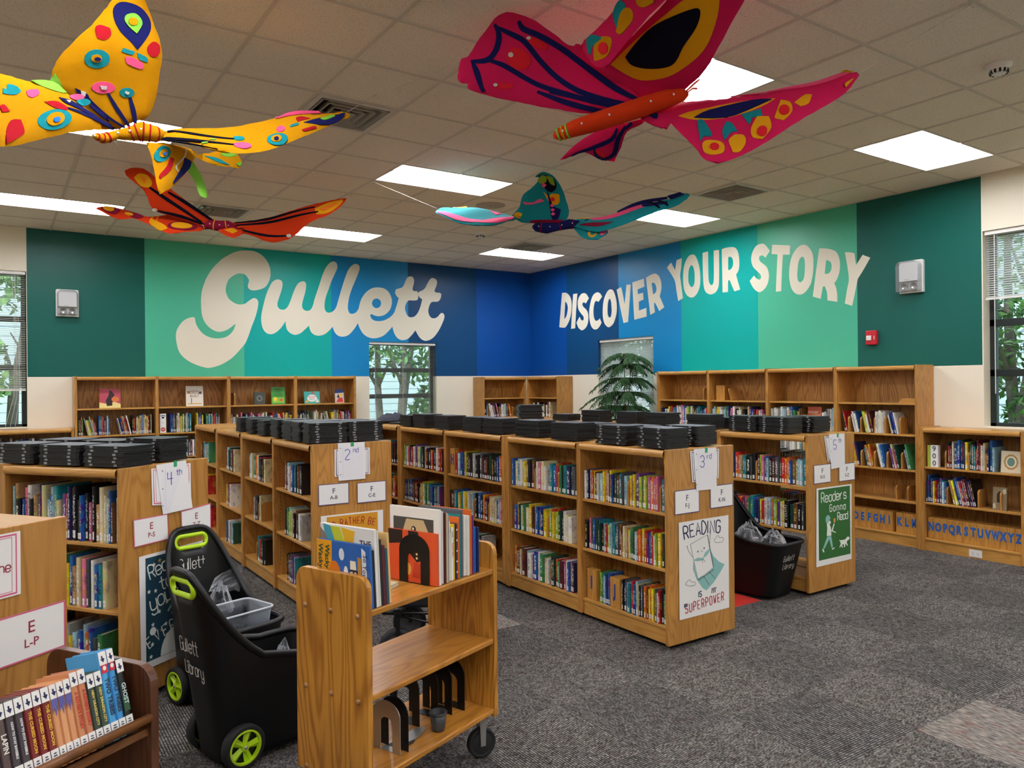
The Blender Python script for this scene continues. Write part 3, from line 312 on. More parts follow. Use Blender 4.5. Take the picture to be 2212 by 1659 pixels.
# ------------------------------------------------------------------ room shell
XR, YL, X0, Y0, ZC = 7.972, 11.116, -4.4, -4.6, 3.668
TL, GX, GY = .6096, 1.2157, 4.3664
def struct(o): o['kind'] = 'structure'; return o
fl = MB(); fl.quad((X0 - .2, Y0 - .2, 0), (XR + .2, Y0 - .2, 0), (XR + .2, YL + .2, 0), (X0 - .2, YL + .2, 0))
floor = struct(fl.build('floor', CARPET))
q = MB(); q.box(3.66, 4.27, 1.34, 1.95, 0, .0012, 0); q.box(2.45, 3.05, 4.39, 5.0, 0, .0012, 0); q.build('patterned_carpet_tile', PCARPET, floor)
q = MB(); q.box(4.29, 4.885, 3.79, 4.39, 0, .0012, 0); q.build('red_carpet_tile', RCARPET, floor)
def wall(name, n0, n1, put, cuts, stripes, mats):
    """a wall as boxes in (u, z) around its openings; painted stripes above the wainscot line"""
    us = sorted({n0, n1} | {c for a in cuts for c in a[:2]} | {s[0] for s in stripes} | {s[1] for s in stripes}); zs = sorted({0, 1.83, ZC} | {c for a in cuts for c in a[2:]})
    b = MB()
    for u0, u1 in zip(us, us[1:]):
        for z0, z1 in zip(zs, zs[1:]):
            if any(a[0] <= u0 and u1 <= a[1] and a[2] <= z0 and z1 <= a[3] for a in cuts): continue
            mi = 0
            if z0 >= 1.829:
                for s in stripes:
                    if s[0] <= u0 and u1 <= s[1]: mi = s[2]
            b.box(*put(u0, u1), z0, z1, mi)
    return struct(b.build(name, mats))
PM = [CREAM, DTEAL, SEA, TEAL, AZURE, NAVY, ROYAL]
LW = [(4.864, 6.061, .9, 2.375), (-1.2, .346, 1.2, 3.13), (-3.9, -2.1, 1.2, 3.13)]
RW = [(8.044, 9.27, .9, 2.375), (1.95, 3.556, 1.215, 3.13), (-1.6, .2, 1.215, 3.13)]
wl = wall('wall_left', X0, XR + .25, lambda a, b: (a, b, YL, YL + .25), LW, [(.351, 1.675, 1), (1.675, 2.959, 2), (2.959, 4.257, 3), (4.257, 5.548, 4), (5.548, 6.845, 5), (6.845, 7.972, 6)], PM)
wr = wall('wall_right', Y0, YL, lambda a, b: (XR, XR + .25, a, b), RW, [(10.072, 11.116, 6), (8.783, 10.072, 5), (7.491, 8.783, 4), (6.195, 7.491, 3), (4.86, 6.195, 2), (3.566, 4.86, 1)], PM)
wall('wall_back', X0 - .25, XR + .25, lambda a, b: (a, b, Y0 - .25, Y0), [], [], [CREAM]); wall('wall_side', Y0, YL + .25, lambda a, b: (X0 - .25, X0, a, b), [], [], [CREAM])
# mural lettering, painted on the walls
for wname, loops in LETTERS:
    lp = []
    for c in loops:
        pts = [(c[i] / 1000, c[i + 1] / 1000, c[i + 2]) for i in range(0, len(c), 3)]
        lp.append(smooth2(pts, 4))
    if wname == 'l': flat_shape('mural_letter', lp, .002, IVORY, wl, Matrix(((1, 0, 0, 0), (0, 0, -1, YL), (0, 1, 0, 0), (0, 0, 0, 1))))
    else: flat_shape('mural_letter', lp, .002, IVORY, wr, Matrix(((0, 0, -1, XR), (-1, 0, 0, 11.116), (0, 1, 0, 0), (0, 0, 0, 1))))
# ceiling: 2 ft tiles, lights and air vents take the place of tiles
LIGHTS = [(5 * i - 2, 5 * j - 2) for i in range(0, 3) for j in range(-2, 3)] + [(-7, 5 * j - 2) for j in range(-2, 3)]
VENTS = [(1, 1), (1, 7), (8, 1), (8, 7)]
skip = {(a + d, b) for a, b in LIGHTS for d in (0, 1)} | set(VENTS)
ce = MB(); gb = MB()
def cx(i): return max(min(GX + i * TL, XR), X0)
def cy(j): return max(min(GY + j * TL, YL), Y0)
for i in range(-10, 12):
    for j in range(-16, 12):
        if (i, j) not in skip and cx(i) < cx(i + 1) and cy(j) < cy(j + 1): ce.quad((cx(i), cy(j), ZC), (cx(i), cy(j + 1), ZC), (cx(i + 1), cy(j + 1), ZC), (cx(i + 1), cy(j), ZC))
for i in range(-9, 12):
    for j in range(-16, 12):
        if not ((i, j) in skip and (i - 1, j) in skip) and cy(j) < cy(j + 1): gb.box(cx(i) - .012, cx(i) + .012, cy(j), cy(j + 1), ZC - .005, ZC + .004)
for j in range(-14, 12):
    for i in range(-10, 12):
        if not ((i, j) in skip and (i, j - 1) in skip): gb.box(cx(i) + .012, max(cx(i + 1) - .012, cx(i) + .012), cy(j) - .012, cy(j) + .012, ZC - .005, ZC + .004)
ceil = struct(ce.build('ceiling', CTILE)); gb.build('ceiling_grid', TBAR, ceil)
q = MB(); q.box(X0 - .25, XR + .25, Y0 - .25, YL + .25, ZC + .3, ZC + .4); struct(q.build('roof', CREAM))
# recessed ceiling lights
LENS = mat('light lens', '#f8f8ff', .5, emit=LAMP); REFL = mat('light reflector', '#e9e7e3', .45)
def light_label(a, b):
    d = {(3, -2): 'recessed ceiling light partly behind the magenta butterfly wing', (8, -2): 'recessed ceiling light between the slogan wall and the round smoke detector', (3, 3): 'recessed ceiling light with a butterfly string hooked beside its corner', (8, 3): 'recessed ceiling light above one wing tip of the teal butterfly', (8, 8): 'recessed ceiling light by the corner of the blue walls', (3, 8): 'recessed ceiling light behind the black veined wing of the orange butterfly', (-2, 8): 'recessed ceiling light above the dark teal end of the mural wall', (-2, 3): 'recessed ceiling light behind the yellow butterfly body'}
    return d.get((a, b), f'recessed ceiling light outside the view, row {ordn(b // 5 + 4)} column {ordn(a // 5 + 4)}')
for a, b in LIGHTS:
    x, y = GX + a * TL, GY + b * TL
    t = thing('ceiling_light', light_label(a, b), 'light', (x, y, ZC), 0, 'recessed ceiling lights')
    W_, D_ = 2 * TL, TL; q = MB(); h = .1
    q.quad((.012, .012, 0), (.012, .012, h), (W_ - .012, .012, h), (W_ - .012, .012, 0)); q.quad((.012, D_ - .012, 0), (W_ - .012, D_ - .012, 0), (W_ - .012, D_ - .012, h), (.012, D_ - .012, h))
    q.quad((.012, .012, 0), (.012, D_ - .012, 0), (.07, D_ - .012, h), (.07, .012, h)); q.quad((W_ - .012, .012, 0), (W_ - .07, .012, h), (W_ - .07, D_ - .012, h), (W_ - .012, D_ - .012, 0))
    q.quad((.012, .012, h), (.012, D_ - .012, h), (W_ - .012, D_ - .012, h), (W_ - .012, .012, h)); q.build('housing', REFL, t)
    q = MB(); n = 8
    for s_ in range(n):
        y0, y1 = .16 + .29 * s_ / n, .16 + .29 * (s_ + 1) / n; z0, z1 = [h - .012 - .055 * sin(pi * v / n) for v in (s_, s_ + 1)]
        q.quad((.07, y0, z0), (.07, y1, z1), (W_ - .07, y1, z1), (W_ - .07, y0, z0))
    q.build('lens', LENS, t, smooth=True)
# ceiling air vents
VENTM = mat('vent enamel', '#cfc8bd', .5); VOID = mat('duct dark', '#17130f', .9)
VL = ['square ceiling air vent beside the tip of the yellow butterfly', 'square ceiling air vent above the orange butterfly', 'square ceiling air vent between the slogan wall and the magenta butterfly', 'square ceiling air vent by the blue corner of the room']
for (a, b), lb in zip(VENTS, VL):
    t = thing('ceiling_vent', lb, 'vent', (GX + (a + .5) * TL, GY + (b + .5) * TL, ZC), 0, 'ceiling air vents')
    q = MB(); q.box(-.29, .29, -.29, .29, .09, .095); q.build('duct', VOID, t)
    q = MB()
    for s_ in (.255,): 
        for x0, x1, y0, y1 in ((-.29, .29, -.29, -s_), (-.29, .29, s_, .29), (-.29, -s_, -s_, s_), (s_, .29, -s_, s_)): q.box(x0, x1, y0, y1, -.012, .0)
    q.build('frame', VENTM, t)
    q = MB()
    for r in (.235, .175, .115, .06):
        w0 = .028 if r > .07 else .06
        z0, z1 = (.045, -.016)
        for g in range(4):
            M = RZ(g * pi / 2)
            q.add([M @ Vector(p) for p in ((-r, -r, z1), (r, -r, z1), (r - w0, -r + w0, z0), (-r + w0, -r + w0, z0))], [(0, 1, 2, 3), (3, 2, 1, 0)])
            q.add([M @ Vector(p) for p in ((-r, -r, z1), (r, -r, z1), (r, -r - .01, z1 + .004), (-r, -r - .01, z1 + .004))], [(0, 1, 2, 3), (3, 2, 1, 0)])
    q.build('louvre_rings', VENTM, t)
# ceiling speaker and smoke detectors
t = thing('ceiling_speaker', 'round flush ceiling speaker grille above the teal butterfly', 'speaker', (GX + 5.5 * TL, GY + 4.5 * TL, ZC))
q = MB(); q.lathe([(0, -.006), (.15, -.006), (.165, -.002), (.165, 0)], 28); q.build('grille', mat('grille', '#b3a898', .6), t, True)
q = MB(); q.lathe([(0, -.01), (.008, -.009), (.008, -.005)], 10); q.build('centre_screw', BLACK, t)
for (a, b), lb in zip([(6.63, -3.49), (6.67, 6.73)], ['round smoke detector on ceiling above the slogan wall window', 'small smoke detector on ceiling under the far end of the teal butterfly']):
    t = thing('smoke_detector', lb, 'smoke detector', (GX + a * TL, GY + b * TL, ZC))
    q = MB(); q.lathe([(.075, 0), (.075, -.012), (.06, -.018), (.055, -.03)], 24); q.build('base', WHITE, t, True)
    q = MB(); q.lathe([(.055, -.03), (.05, -.05), (.03, -.062), (0, -.064)], 24)
    for g in range(12):
        M = RZ(g * pi / 6); q.box(.04, .054, -.006, .006, -.056, -.034, 1, M)
    q.build('sensor_cap', [WHITE, BLACK], t)
# ------------------------------------------------------------------ windows with blinds, trees outside
m = bpy.data.materials.new('blind slat'); m.use_nodes = True; nt = m.node_tree; b_ = nt.nodes['Principled BSDF']; b_.inputs['Base Color'].default_value = lin('#dedbd3'); b_.inputs['Roughness'].default_value = .5
tl_ = nt.nodes.new('ShaderNodeBsdfTranslucent'); tl_.inputs[0].default_value = lin('#e6e6e2'); x_ = nt.nodes.new('ShaderNodeMixShader'); x_.inputs[0].default_value = .6
nt.links.new(b_.outputs[0], x_.inputs[1]); nt.links.new(tl_.outputs[0], x_.inputs[2]); nt.links.new(x_.outputs[0], nt.nodes['Material Output'].inputs[0]); SLAT = m
CORD = mat('blind cord', '#cfcfc6', .7)
def window(n, M, w_, z0, z1, bars, blind_to, tilt, label, pitch=.022):
    """M: local x along wall seen from the room, local y outwards"""
    t = bpy.data.objects.new('window_%d' % n, None); COL.objects.link(t); t.matrix_world = M; struct(t)
    f = MB(); y0, y1 = .13, .19
    f.box(0, w_, y0, y1, z0, z0 + .05); f.box(0, w_, y0, y1, z1 - .05, z1); f.box(0, .055, y0, y1, z0, z1); f.box(w_ - .055, w_, y0, y1, z0, z1)
    for b in bars: f.box(0, w_, y0, y1, b - .035, b + .035)
    f.build('window_frame', DARKG, t, bevel=.004)
    q = MB(); q.box(.05, w_ - .05, .158, .162, z0 + .05, z1 - .05); q.build('pane', GLASS, t)
    q = MB(); q.box(0, w_, -.01, .13, z0 - .0, z0 + .015); q.build('sill', CREAM, t)
    bl = bpy.data.objects.new('window_blind', None); COL.objects.link(bl); bl.matrix_world = M
    tag(bl, label, 'blind', 'mini blinds at the windows')
    q = MB(); q.box(.01, w_ - .01, .02, .06, z1 - .04, z1 - .002); q.build('headrail', WHITE, bl)
    q = MB(); q.box(.012, w_ - .012, .028, .052, blind_to, blind_to + .02); q.build('bottom_rail', WHITE, bl)
    q = MB(); z = blind_to + .03; c, s_ = cos(tilt) * .0125, sin(tilt) * .0125
    while z < z1 - .045:
        for (ya, za, yb, zb) in ((-c, -s_, 0, .0016), (0, .0016, c, s_)):
            q.quad((.013, .04 + ya, z + za), (w_ - .013, .04 + ya, z + za), (w_ - .013, .04 + yb, z + zb), (.013, .04 + yb, z + zb))
        z += pitch
    q.build('slats', SLAT, bl)
    q = MB()
    for x in (.12, w_ / 2, w_ - .12): q.tube([(x, .026, blind_to + .01), (x, .026, z1 - .04)], .0014, 5); q.tube([(x, .054, blind_to + .01), (x, .054, z1 - .04)], .0014, 5)
    q.build('ladder_cords', CORD, bl)
    return bl
def Mw(side, a):
    return Matrix(((1, 0, 0, a), (0, 1, 0, YL), (0, 0, 1, 0), (0, 0, 0, 1))) if side == 'l' else Matrix(((0, 1, 0, XR), (-1, 0, 0, a), (0, 0, 1, 0), (0, 0, 0, 1)))
window(1, Mw('l', 4.864), 1.197, .9, 2.375, (1.93, 1.51), .95, .12, 'white slat blind over the small window under the big script lettering')
bl = window(2, Mw('l', -1.2), 1.546, 1.2, 3.13, (2.55, 1.95), 1.66, .35, 'white slat blind lowered over the window beside the dark teal stripe')
q = MB()
for k_ in range(3): q.tube([(1.40 + .03 * k_, .015, 3.08), (1.42 + .02 * k_, .012, 2.4), (1.41 + .03 * k_, .012, 1.6), (1.32 + .05 * k_, .012, 1.23)], .0022, 5)
q.build('pull_cords', CORD, bl)
window(3, Mw('r', 9.27), 1.226, .9, 2.375, (1.93, 1.51), .95, -.72, 'white slat blind behind the potted pine, slats tilted nearly shut')
bl = window(4, Mw('r', 3.556), 1.606, 1.215, 3.13, (2.24, 1.75), 2.46, -.45, 'white slat blind drawn half up over the tall window past the red alarm')
q = MB(); q.tube([(.1, .012, 3.08), (.1, .012, 1.55)], .004, 6); q.build('tilt_wand', WHITE, bl)
window(5, Mw('l', -3.9), 1.8, 1.2, 3.13, (2.55, 1.95), 1.7, .3, 'white slat blind on the window outside the view, mural wall')
window(6, Mw('r', .2), 1.8, 1.215, 3.13, (2.24, 1.75), 2.4, .5, 'white slat blind on the window outside the view, near')
# outside
GRASSM = mat('lawn', '#6f8a4c', .9); BARK = mat('bark', '#6d625c', .9, bump=.5, bscale=30); SIDING = mat('pale siding', '#c9d6e4', .7)
k = NT('leaf'); oi = k.n('NewGeometry').outputs['Random Per Island'] if False else k.n('ObjectInfo').outputs['Random']
nz = k.n('TexNoise'); k.put(nz.inputs['Vector'], k.n('TexCoord').outputs['Object']); nz.inputs['Scale'].default_value = 3
k.put(k.b.inputs['Base Color'], k.ramp(nz.outputs[0], [(.35, '#2c4f26'), (.55, '#5f8f41'), (.72, '#a3c67c')])); k.b.inputs['Roughness'].default_value = .6
k.b.inputs['Transmission Weight'].default_value = 0; LEAF = k.m
q = MB(); q.box(-30, 40, -30, 40, -.3, -.25); struct(q.build('ground', GRASSM))
for nm, bx, lb in (('neighbour_house', (-8, 12, 20, 24, -.3, 5.2), 'pale clapboard house seen through the windows of the mural wall'), ('neighbour_house', (17, 21, -6, 16, -.3, 5.2), 'pale clapboard house seen through the windows of the slogan wall')):
    x0, x1, y0, y1, z0, z1 = bx; t = thing(nm, lb, 'house', ((x0 + x1) / 2, (y0 + y1) / 2, 0))
    hx, hy = (x1 - x0) / 2, (y1 - y0) / 2; q = MB()
    for c in range(26): q.box(-hx - (.0), hx, -hy - .02, hy, z0 + .21 * c, z0 + .21 * c + .2); q.box(-hx - .02, hx + .02, -hy, hy, z0 + .21 * c + .02, z0 + .21 * c + .19)
    q.build('siding', SIDING, t)
    q = MB(); q.add([(-hx - .4, -hy - .4, z1), (hx + .4, -hy - .4, z1), (hx + .4, hy + .4, z1), (-hx - .4, hy + .4, z1), (-hx - .4 if hx > hy else 0, 0 if hx > hy else -hy - .4, z1 + 1.8), (hx + .4 if hx > hy else 0, 0 if hx > hy else hy + .4, z1 + 1.8)], [(0, 1, 5, 4), (2, 3, 4, 5), (3, 0, 4), (1, 2, 5), (0, 3, 2, 1)] if hx > hy else [(1, 2, 5, 4), (3, 0, 4, 5), (0, 1, 4), (2, 3, 5), (0, 3, 2, 1)])
    q.build('roof', mat('shingle', '#6b6a6d', .9), t)
def tree(label, x, y, stems, crown, n, leaf=.13):
    t = thing('tree', label, 'tree', (x, y, -.26)); q = MB()
    for a, b, lean in stems:
        p = [(a, b, 0)]
        for s_ in range(1, 6): p.append((a + lean[0] * s_ / 5 + rnd.uniform(-.06, .06), b + lean[1] * s_ / 5 + rnd.uniform(-.06, .06), .95 * s_))
        q.tube(p, [.11 - .016 * v for v in range(6)], 8)
        for br in range(4):
            s0 = p[2 + br % 3]; e = (s0[0] + rnd.uniform(-1, 1), s0[1] + rnd.uniform(-1, 1), s0[2] + rnd.uniform(.5, 1.1)); q.tube([s0, ((s0[0] + e[0]) / 2, (s0[1] + e[1]) / 2, s0[2] + .5), e], [.045, .03, .012], 6)
    q.build('trunk', BARK, t, True); q = MB()
    for c in range(n):
        cx_, cy_, cz_, cr = crown[rnd.randrange(len(crown))]
        d = Vector((rnd.gauss(0, 1), rnd.gauss(0, 1), rnd.gauss(0, 1))).normalized() * cr * rnd.uniform(.35, 1) ** .6
        M = T(cx_ + d.x, cy_ + d.y, cz_ + d.z) @ Matrix.Rotation(rnd.uniform(0, 6.3), 4, Vector((rnd.uniform(-1, 1), rnd.uniform(-1, 1), rnd.uniform(-1, 1))).normalized()); s_ = leaf * rnd.uniform(.6, 1.2)
        q.add([M @ Vector(p) for p in ((-s_ * .4, 0, 0), (0, -s_, 0), (s_ * .4, 0, .02), (0, s_, 0))], [(0, 1, 2, 3)])
    o = q.build('leaves', LEAF, t); o['kind'] = 'stuff'
tree('several stemmed tree outside the small window under the big script lettering', 7.2, 15.6, [(-.5, 0, (-.6, .2)), (-.1, .2, (.1, 0)), (.3, 0, (.7, .3)), (.1, -.3, (.3, -.4))], [(0, 0, 3.6, 1.5), (-.9, .4, 3.1, .9), (1.1, 0, 2.9, 1.1), (1.6, .3, 1.3, .8)], 2600)
tree('slim tree outside the tall window by the dark teal stripe', .2, 15.0, [(0, 0, (.3, .1)), (.3, .2, (.5, 0))], [(0, 0, 4.2, 1.0), (-.8, 0, 2.2, .9)], 1400)
tree('leafy tree outside the window behind the potted pine', 12.5, 12.4, [(0, 0, (.3, .3)), (.2, .3, (-.3, .2))], [(0, 0, 3.4, 1.5), (0, .8, 1.8, 1.2)], 1800)
tree('large trunked tree outside the tall window past the red alarm', 11.6, 4.75, [(0, .1, (.15, -.5)), (.1, .0, (.3, .3)), (.4, -.3, (.4, -.9))], [(0, 0, 3.6, 1.25), (-.3, -.9, 3.0, .8), (.2, .8, 2.3, .8), (.4, -.4, 1.4, .7)], 4200, .085)
# ------------------------------------------------------------------ bookcases
PEG = mat('peg hole', '#3a2412', .9)
def frame_at(ox, oy, th):  # local x along the case (to the right seen from the front), local y into it
    return Matrix(((cos(th), -sin(th), 0, ox), (sin(th), cos(th), 0, oy), (0, 0, 1, 0), (0, 0, 0, 1)))
CASES = {}
def bookcase(key, label, ox, oy, th, panels, depth, h, shelves, double=False, backs=None, name='bookcase', kick=.115, lift=.03, ends=(True, True), open_top=True, group=None):
    """panels: list of (x0, x1) uprights; bays lie between consecutive ones; backs: per bay (x0, x1) or None for the back board"""
    M = frame_at(ox, oy, th); t = thing(name, label, 'bookcase', group=group, M=M)
    for i, (a, b) in enumerate(panels):
        end = (i == 0 and ends[0]) or (i == len(panels) - 1 and ends[1]); q = MB()
        q.box(a, b, -.004, depth + (.004 if double else -.003), lift if end else lift + .005, h + .006)
        if not end or not double:
            for xx, s_ in ((a - .0006, -1), (b + .0006, 1)):
                for yy in (.05, (depth / 2 if double else depth) - .07):
                    z = lift + .2
                    while z < h - .1:
                        q.quad((xx, yy - .003, z - .003), (xx, yy + .003, z - .003), (xx, yy + .003, z + .003), (xx, yy - .003, z + .003), 1); z += .032
        q.build('end_panel' if end else 'divider', [OAK, PEG], t, bevel=.003)
    bays = [(panels[i][1], panels[i + 1][0]) for i in range(len(panels) - 1) if panels[i + 1][0] - panels[i][1] > .1]
    for bi, (a, b) in enumerate(bays):
        q = MB(); q.box(a, b, .012, depth - (.012 if double else .004), h - .026, h - .001)
        for yy, s_ in ((.012, -1),) + (((depth - .012), 1),) * double:
            pr = [(yy, h - .001)] + [(yy + s_ * (.014 + .014 * cos(v)), h - .024 + .023 * sin(v)) for v in [pi / 2 - pi * g / 8 for g in range(9)]] + [(yy, h - .047)]
            n = len(pr); vs = [(x, y, z) for x in (a, b) for y, z in pr]
            q.add(vs, [((g, g + 1, n + g + 1, n + g) if s_ > 0 else (g, n + g, n + g + 1, g + 1)) for g in range(n - 1)] + [(0, n, 2 * n - 1, n - 1)])
        q.build('top', OAKH, t)
        for z in shelves:
            for y0, y1 in ([(.014, depth / 2 - .012), (depth / 2 + .012, depth - .014)] if double else [(.014, depth - .012)]):
                q = MB(); q.box(a, b, y0, y1, z - .02, z); q.build('shelf', OAKH, t, bevel=.003)
        bk = backs[bi] if backs else (0, 1)
        if bk:
            yb = depth / 2 if double else depth - .012
            q = MB(); q.box(a + (b - a) * bk[0], a + (b - a) * bk[1], yb - .005, yb + .005, lift + .02, h - .027); q.build('back_board', OAKB, t)
        for y0 in (.022,) + (depth - .04,) * double:
            q = MB(); q.box(a, b, y0, y0 + .018, lift, shelves[-1] - .021); q.build('kick_board', OAKH, t)
    q = MB(); q.box(panels[0][0] + .04, panels[-1][1] - .04, .06, depth - (.06 if double else .03), 0, lift + .004); q.build('plinth', BLACK2, t)
    CASES[key] = dict(M=M, t=t, bays=bays, depth=depth, sh=shelves, h=h, th=th, two=double)
    return t
S3 = (.86, .505, .143)
E5 = (cos(radians(35)), sin(radians(35)))
bookcase('3a', 'double sided oak bookcase with the 3rd sign and the READING poster on its end', 3.487, 5.235, -pi / 2, [(0, .05), (.93, .973), (1.805, 1.83)], .62, 1.257, S3, True, [(0, .72), (0, .62)])
bookcase('3b', 'double sided oak bookcase just behind the one with the 3rd sign', 3.487, 7.215, -pi / 2, [(0, .045), (.945, .987), (1.927, 1.975)], .62, 1.257, S3, True, [(0, 1), (0, .66)], ends=(False, False))
bookcase('3c', 'last section of the oak bookcases in line with the 3rd sign', 3.487, 8.2, -pi / 2, [(0, .03), (.935, .98)], .62, 1.257, S3, True, [(0, 1)], ends=(True, False))
bookcase('2a', 'double sided oak bookcase with the 2nd sign on its end', 1.89, 7.215, -pi / 2, [(0, .025), (.93, .97), (1.845, 1.87)], .62, 1.257, S3, True)
bookcase('2b', 'double sided oak bookcase just behind the one with the 2nd sign', 1.89, 9.16, -pi / 2, [(0, .035), (.955, 1.03), (1.91, 1.94)], .62, 1.257, S3, True, ends=(True, False))
bookcase('5a', 'double sided oak bookcase with the 5th sign and the green Readers poster', 5.25, 5.44, -pi / 2, [(0, .045), (.91, .955), (1.795, 1.82)], .62, 1.257, S3, True, [(0, 1), (0, .45)])
bookcase('5b', 'double sided oak bookcase just behind the one with the 5th sign', 5.25, 8.2, -pi / 2, [(0, .03), (.9, .94), (1.82, 1.86), (2.73, 2.755)], .62, 1.257, S3, True, ends=(True, False))
P4 = (.547, 4.436); n4 = (E5[1], -E5[0])
def off4(p, L): return (p[0] - n4[0] * L, p[1] - n4[1] * L)
o4 = off4(P4, 1.8)
bookcase('4', 'oak bookcase turned at an angle with the 4th sign on its end', o4[0], o4[1], radians(-55), [(0, .025), (.89, .94), (1.775, 1.8)], .62, 1.257, S3, True)
p0 = (.194 - .63 * E5[0], 2.906 - .63 * E5[1]); o0 = off4(p0, .95)
bookcase('0', 'angled oak bookcase with the E L-P card, cut by the picture edge', o0[0], o0[1], radians(-55), [(0, .025), (.925, .95)], .63, 1.257, S3, True)
S5 = (1.455, 1.135, .778, .457, .12)
bookcase('lt', 'tall four bay oak bookcase against the mural wall under the sea green stripe', .826, 10.8, 0, [(0, .03), (.917, .954), (1.811, 1.86), (2.739, 2.787), (3.647, 3.684)], .312, 1.828, (1.43, 1.09, .775, .455, .12), lift=0)
bookcase('ll', 'low oak bookcase against the wall under the tall window by the dark teal stripe', -1.9, 10.8, 0, [(0, .03), (.9, .93), (1.8, 1.83), (2.69, 2.72)], .312, 1.19, (.828, .478, .12), lift=0)
bookcase('ca', 'oak corner bookcase section against the mural wall by the royal blue stripe', 6.76, 10.8, 0, [(0, .03), (.86, .885)], .312, 1.805, S5, lift=0, ends=(True, False))
bookcase('cb', 'oak corner bookcase section against the slogan wall by the royal blue stripe', 7.655, 10.79, -pi / 2, [(0, .03), (.84, .87)], .312, 1.805, S5, lift=0, ends=(False, True))
bookcase('rt', 'tall four bay oak bookcase under the YOUR STORY lettering', 7.645, 7.65, -pi / 2, [(0, .04), (.9, .94), (1.805, 1.845), (2.7, 2.742), (3.594, 3.62)], .322, 1.838, S5, lift=0)
bookcase('rl', 'low oak bookcase with the 900 marker and the N to Z letter blocks', 7.625, 4.025, -pi / 2, [(0, .06), (.925, .96), (1.85, 1.88)], .342, 1.215, (.828, .478, .12), lift=0)
# ------------------------------------------------------------------ books
def book_mat(name, stuff):
    k = NT(name)
    a = k.n('Attribute', attribute_name='loc'); sp = k.n('SeparateXYZ'); k.put(sp.inputs[0], a.outputs['Vector'])
    if stuff:
        c = k.n('Attribute', attribute_name='tint'); colr, rn = c.outputs['Color'], c.outputs['Alpha']
    else:
        oi = k.n('ObjectInfo'); colr, rn = oi.outputs['Color'], oi.outputs['Random']
    x, y, z = sp.outputs
    cv = k.n('CombineXYZ'); k.put(cv.inputs[0], k.math('MULTIPLY', x, 3.2)); k.put(cv.inputs[1], k.math('MULTIPLY', rn, 91)); k.put(cv.inputs[2], k.math('MULTIPLY', z, 26))
    n = k.n('TexNoise'); k.put(n.inputs['Vector'], cv.outputs[0]); n.inputs['Scale'].default_value = 1; n.inputs['Detail'].default_value = 2
    inx = k.math('LESS_THAN', k.math('ABSOLUTE', k.math('SUBTRACT', x, .5)), .27)
    inz = k.math('LESS_THAN', k.math('ABSOLUTE', k.math('SUBTRACT', z, .58)), k.math('MULTIPLY_ADD', rn, .12, .2))
    m = k.math('MULTIPLY', k.math('MULTIPLY', inx, inz), k.math('MULTIPLY', k.math('GREATER_THAN', n.outputs[0], .52), k.math('LESS_THAN', y, .06)))
    r5 = k.math('FRACT', k.math('MULTIPLY', rn, 5.37))
    ink = k.ramp(r5, [(0, '#f0ede4'), (.4, '#e3c25a'), (.55, '#1b1b22'), (.8, '#c8d6dc'), (.92, '#a92f2b')], 'CONSTANT')
    cw = k.n('CombineXYZ'); k.put(cw.inputs[0], k.math('MULTIPLY', y, 3)); k.put(cw.inputs[1], k.math('MULTIPLY', rn, 57)); k.put(cw.inputs[2], k.math('MULTIPLY', z, 3))
    n2 = k.n('TexNoise'); k.put(n2.inputs['Vector'], cw.outputs[0]); n2.inputs['Scale'].default_value = 1.2
    base = k.mix(.55, colr, k.ramp(n2.outputs[0], [(.3, '#6f6f78'), (.5, '#ffffff'), (.7, '#e8dcc0')]), 'MULTIPLY')
    hs = k.n('HueSaturation'); k.put(hs.inputs['Color'], base); k.put(hs.inputs['Hue'], k.math('MULTIPLY_ADD', k.math('GREATER_THAN', n2.outputs[0], .58), .06, .5))
    k.put(k.b.inputs['Base Color'], k.mix(k.math('MULTIPLY', m, .85), hs.outputs[0], ink)); k.b.inputs['Roughness'].default_value = .32
    return k.m
BOOKM, BOOKS_M = book_mat('book cover', False), book_mat('book cover shelved', True)
k = NT('book cover plain'); k.put(k.b.inputs['Base Color'], k.n('ObjectInfo').outputs['Color']); k.b.inputs['Roughness'].default_value = .3; BOOKP = k.m
PAGES = mat('book pages', '#ded3bb', .8); LABELM = mat('call number label', '#efeee9', .55); LINK = mat('label print', '#3a3f52', .6)
BV = MB()  # unit book: x thickness, y depth (spine at 0), z height
sp_ = [(0, .05), (.12, .016), (.3, .003), (.5, 0), (.7, .003), (.88, .016), (1, .05)]
ot = sp_ + [(1, 1), (.9, 1), (.9, .06), (.1, .06), (.1, 1), (0, 1)]
for z0, z1 in ((0, 1),):
    n = len(ot); BV.add([(x, y, z) for z in (z0, z1) for x, y in ot], [(i, (i + 1) % n, n + (i + 1) % n, n + i) for i in range(n)] + [(0, 12, 11, 10), (0, 10, 1), (1, 10, 2), (2, 10, 3), (3, 10, 9), (3, 9, 4), (4, 9, 5), (5, 9, 6), (6, 9, 8, 7), (n, n + 10, n + 11, n + 12), (n, n + 1, n + 10), (n + 1, n + 2, n + 10), (n + 2, n + 3, n + 10), (n + 3, n + 9, n + 10), (n + 3, n + 4, n + 9), (n + 4, n + 5, n + 9), (n + 5, n + 6, n + 9), (n + 6, n + 7, n + 8, n + 9)])
BV.box(.1, .9, .06, .975, .018, .982, 1)
NV = len(BV.v)
def loc_attr(me, pts):
    a = me.attributes.new('loc', 'FLOAT_COLOR', 'POINT'); a.data.foreach_set('color', [c for p in pts for c in (p[0], p[1], p[2], 1)])
pro = BV.build('book', [BOOKM, PAGES]); BOOK_ME = pro.data; loc_attr(BOOK_ME, BV.v); bpy.data.objects.remove(pro)
pro = BV.build('book', [BOOKP, PAGES]); PLAIN_ME = pro.data; bpy.data.objects.remove(pro)
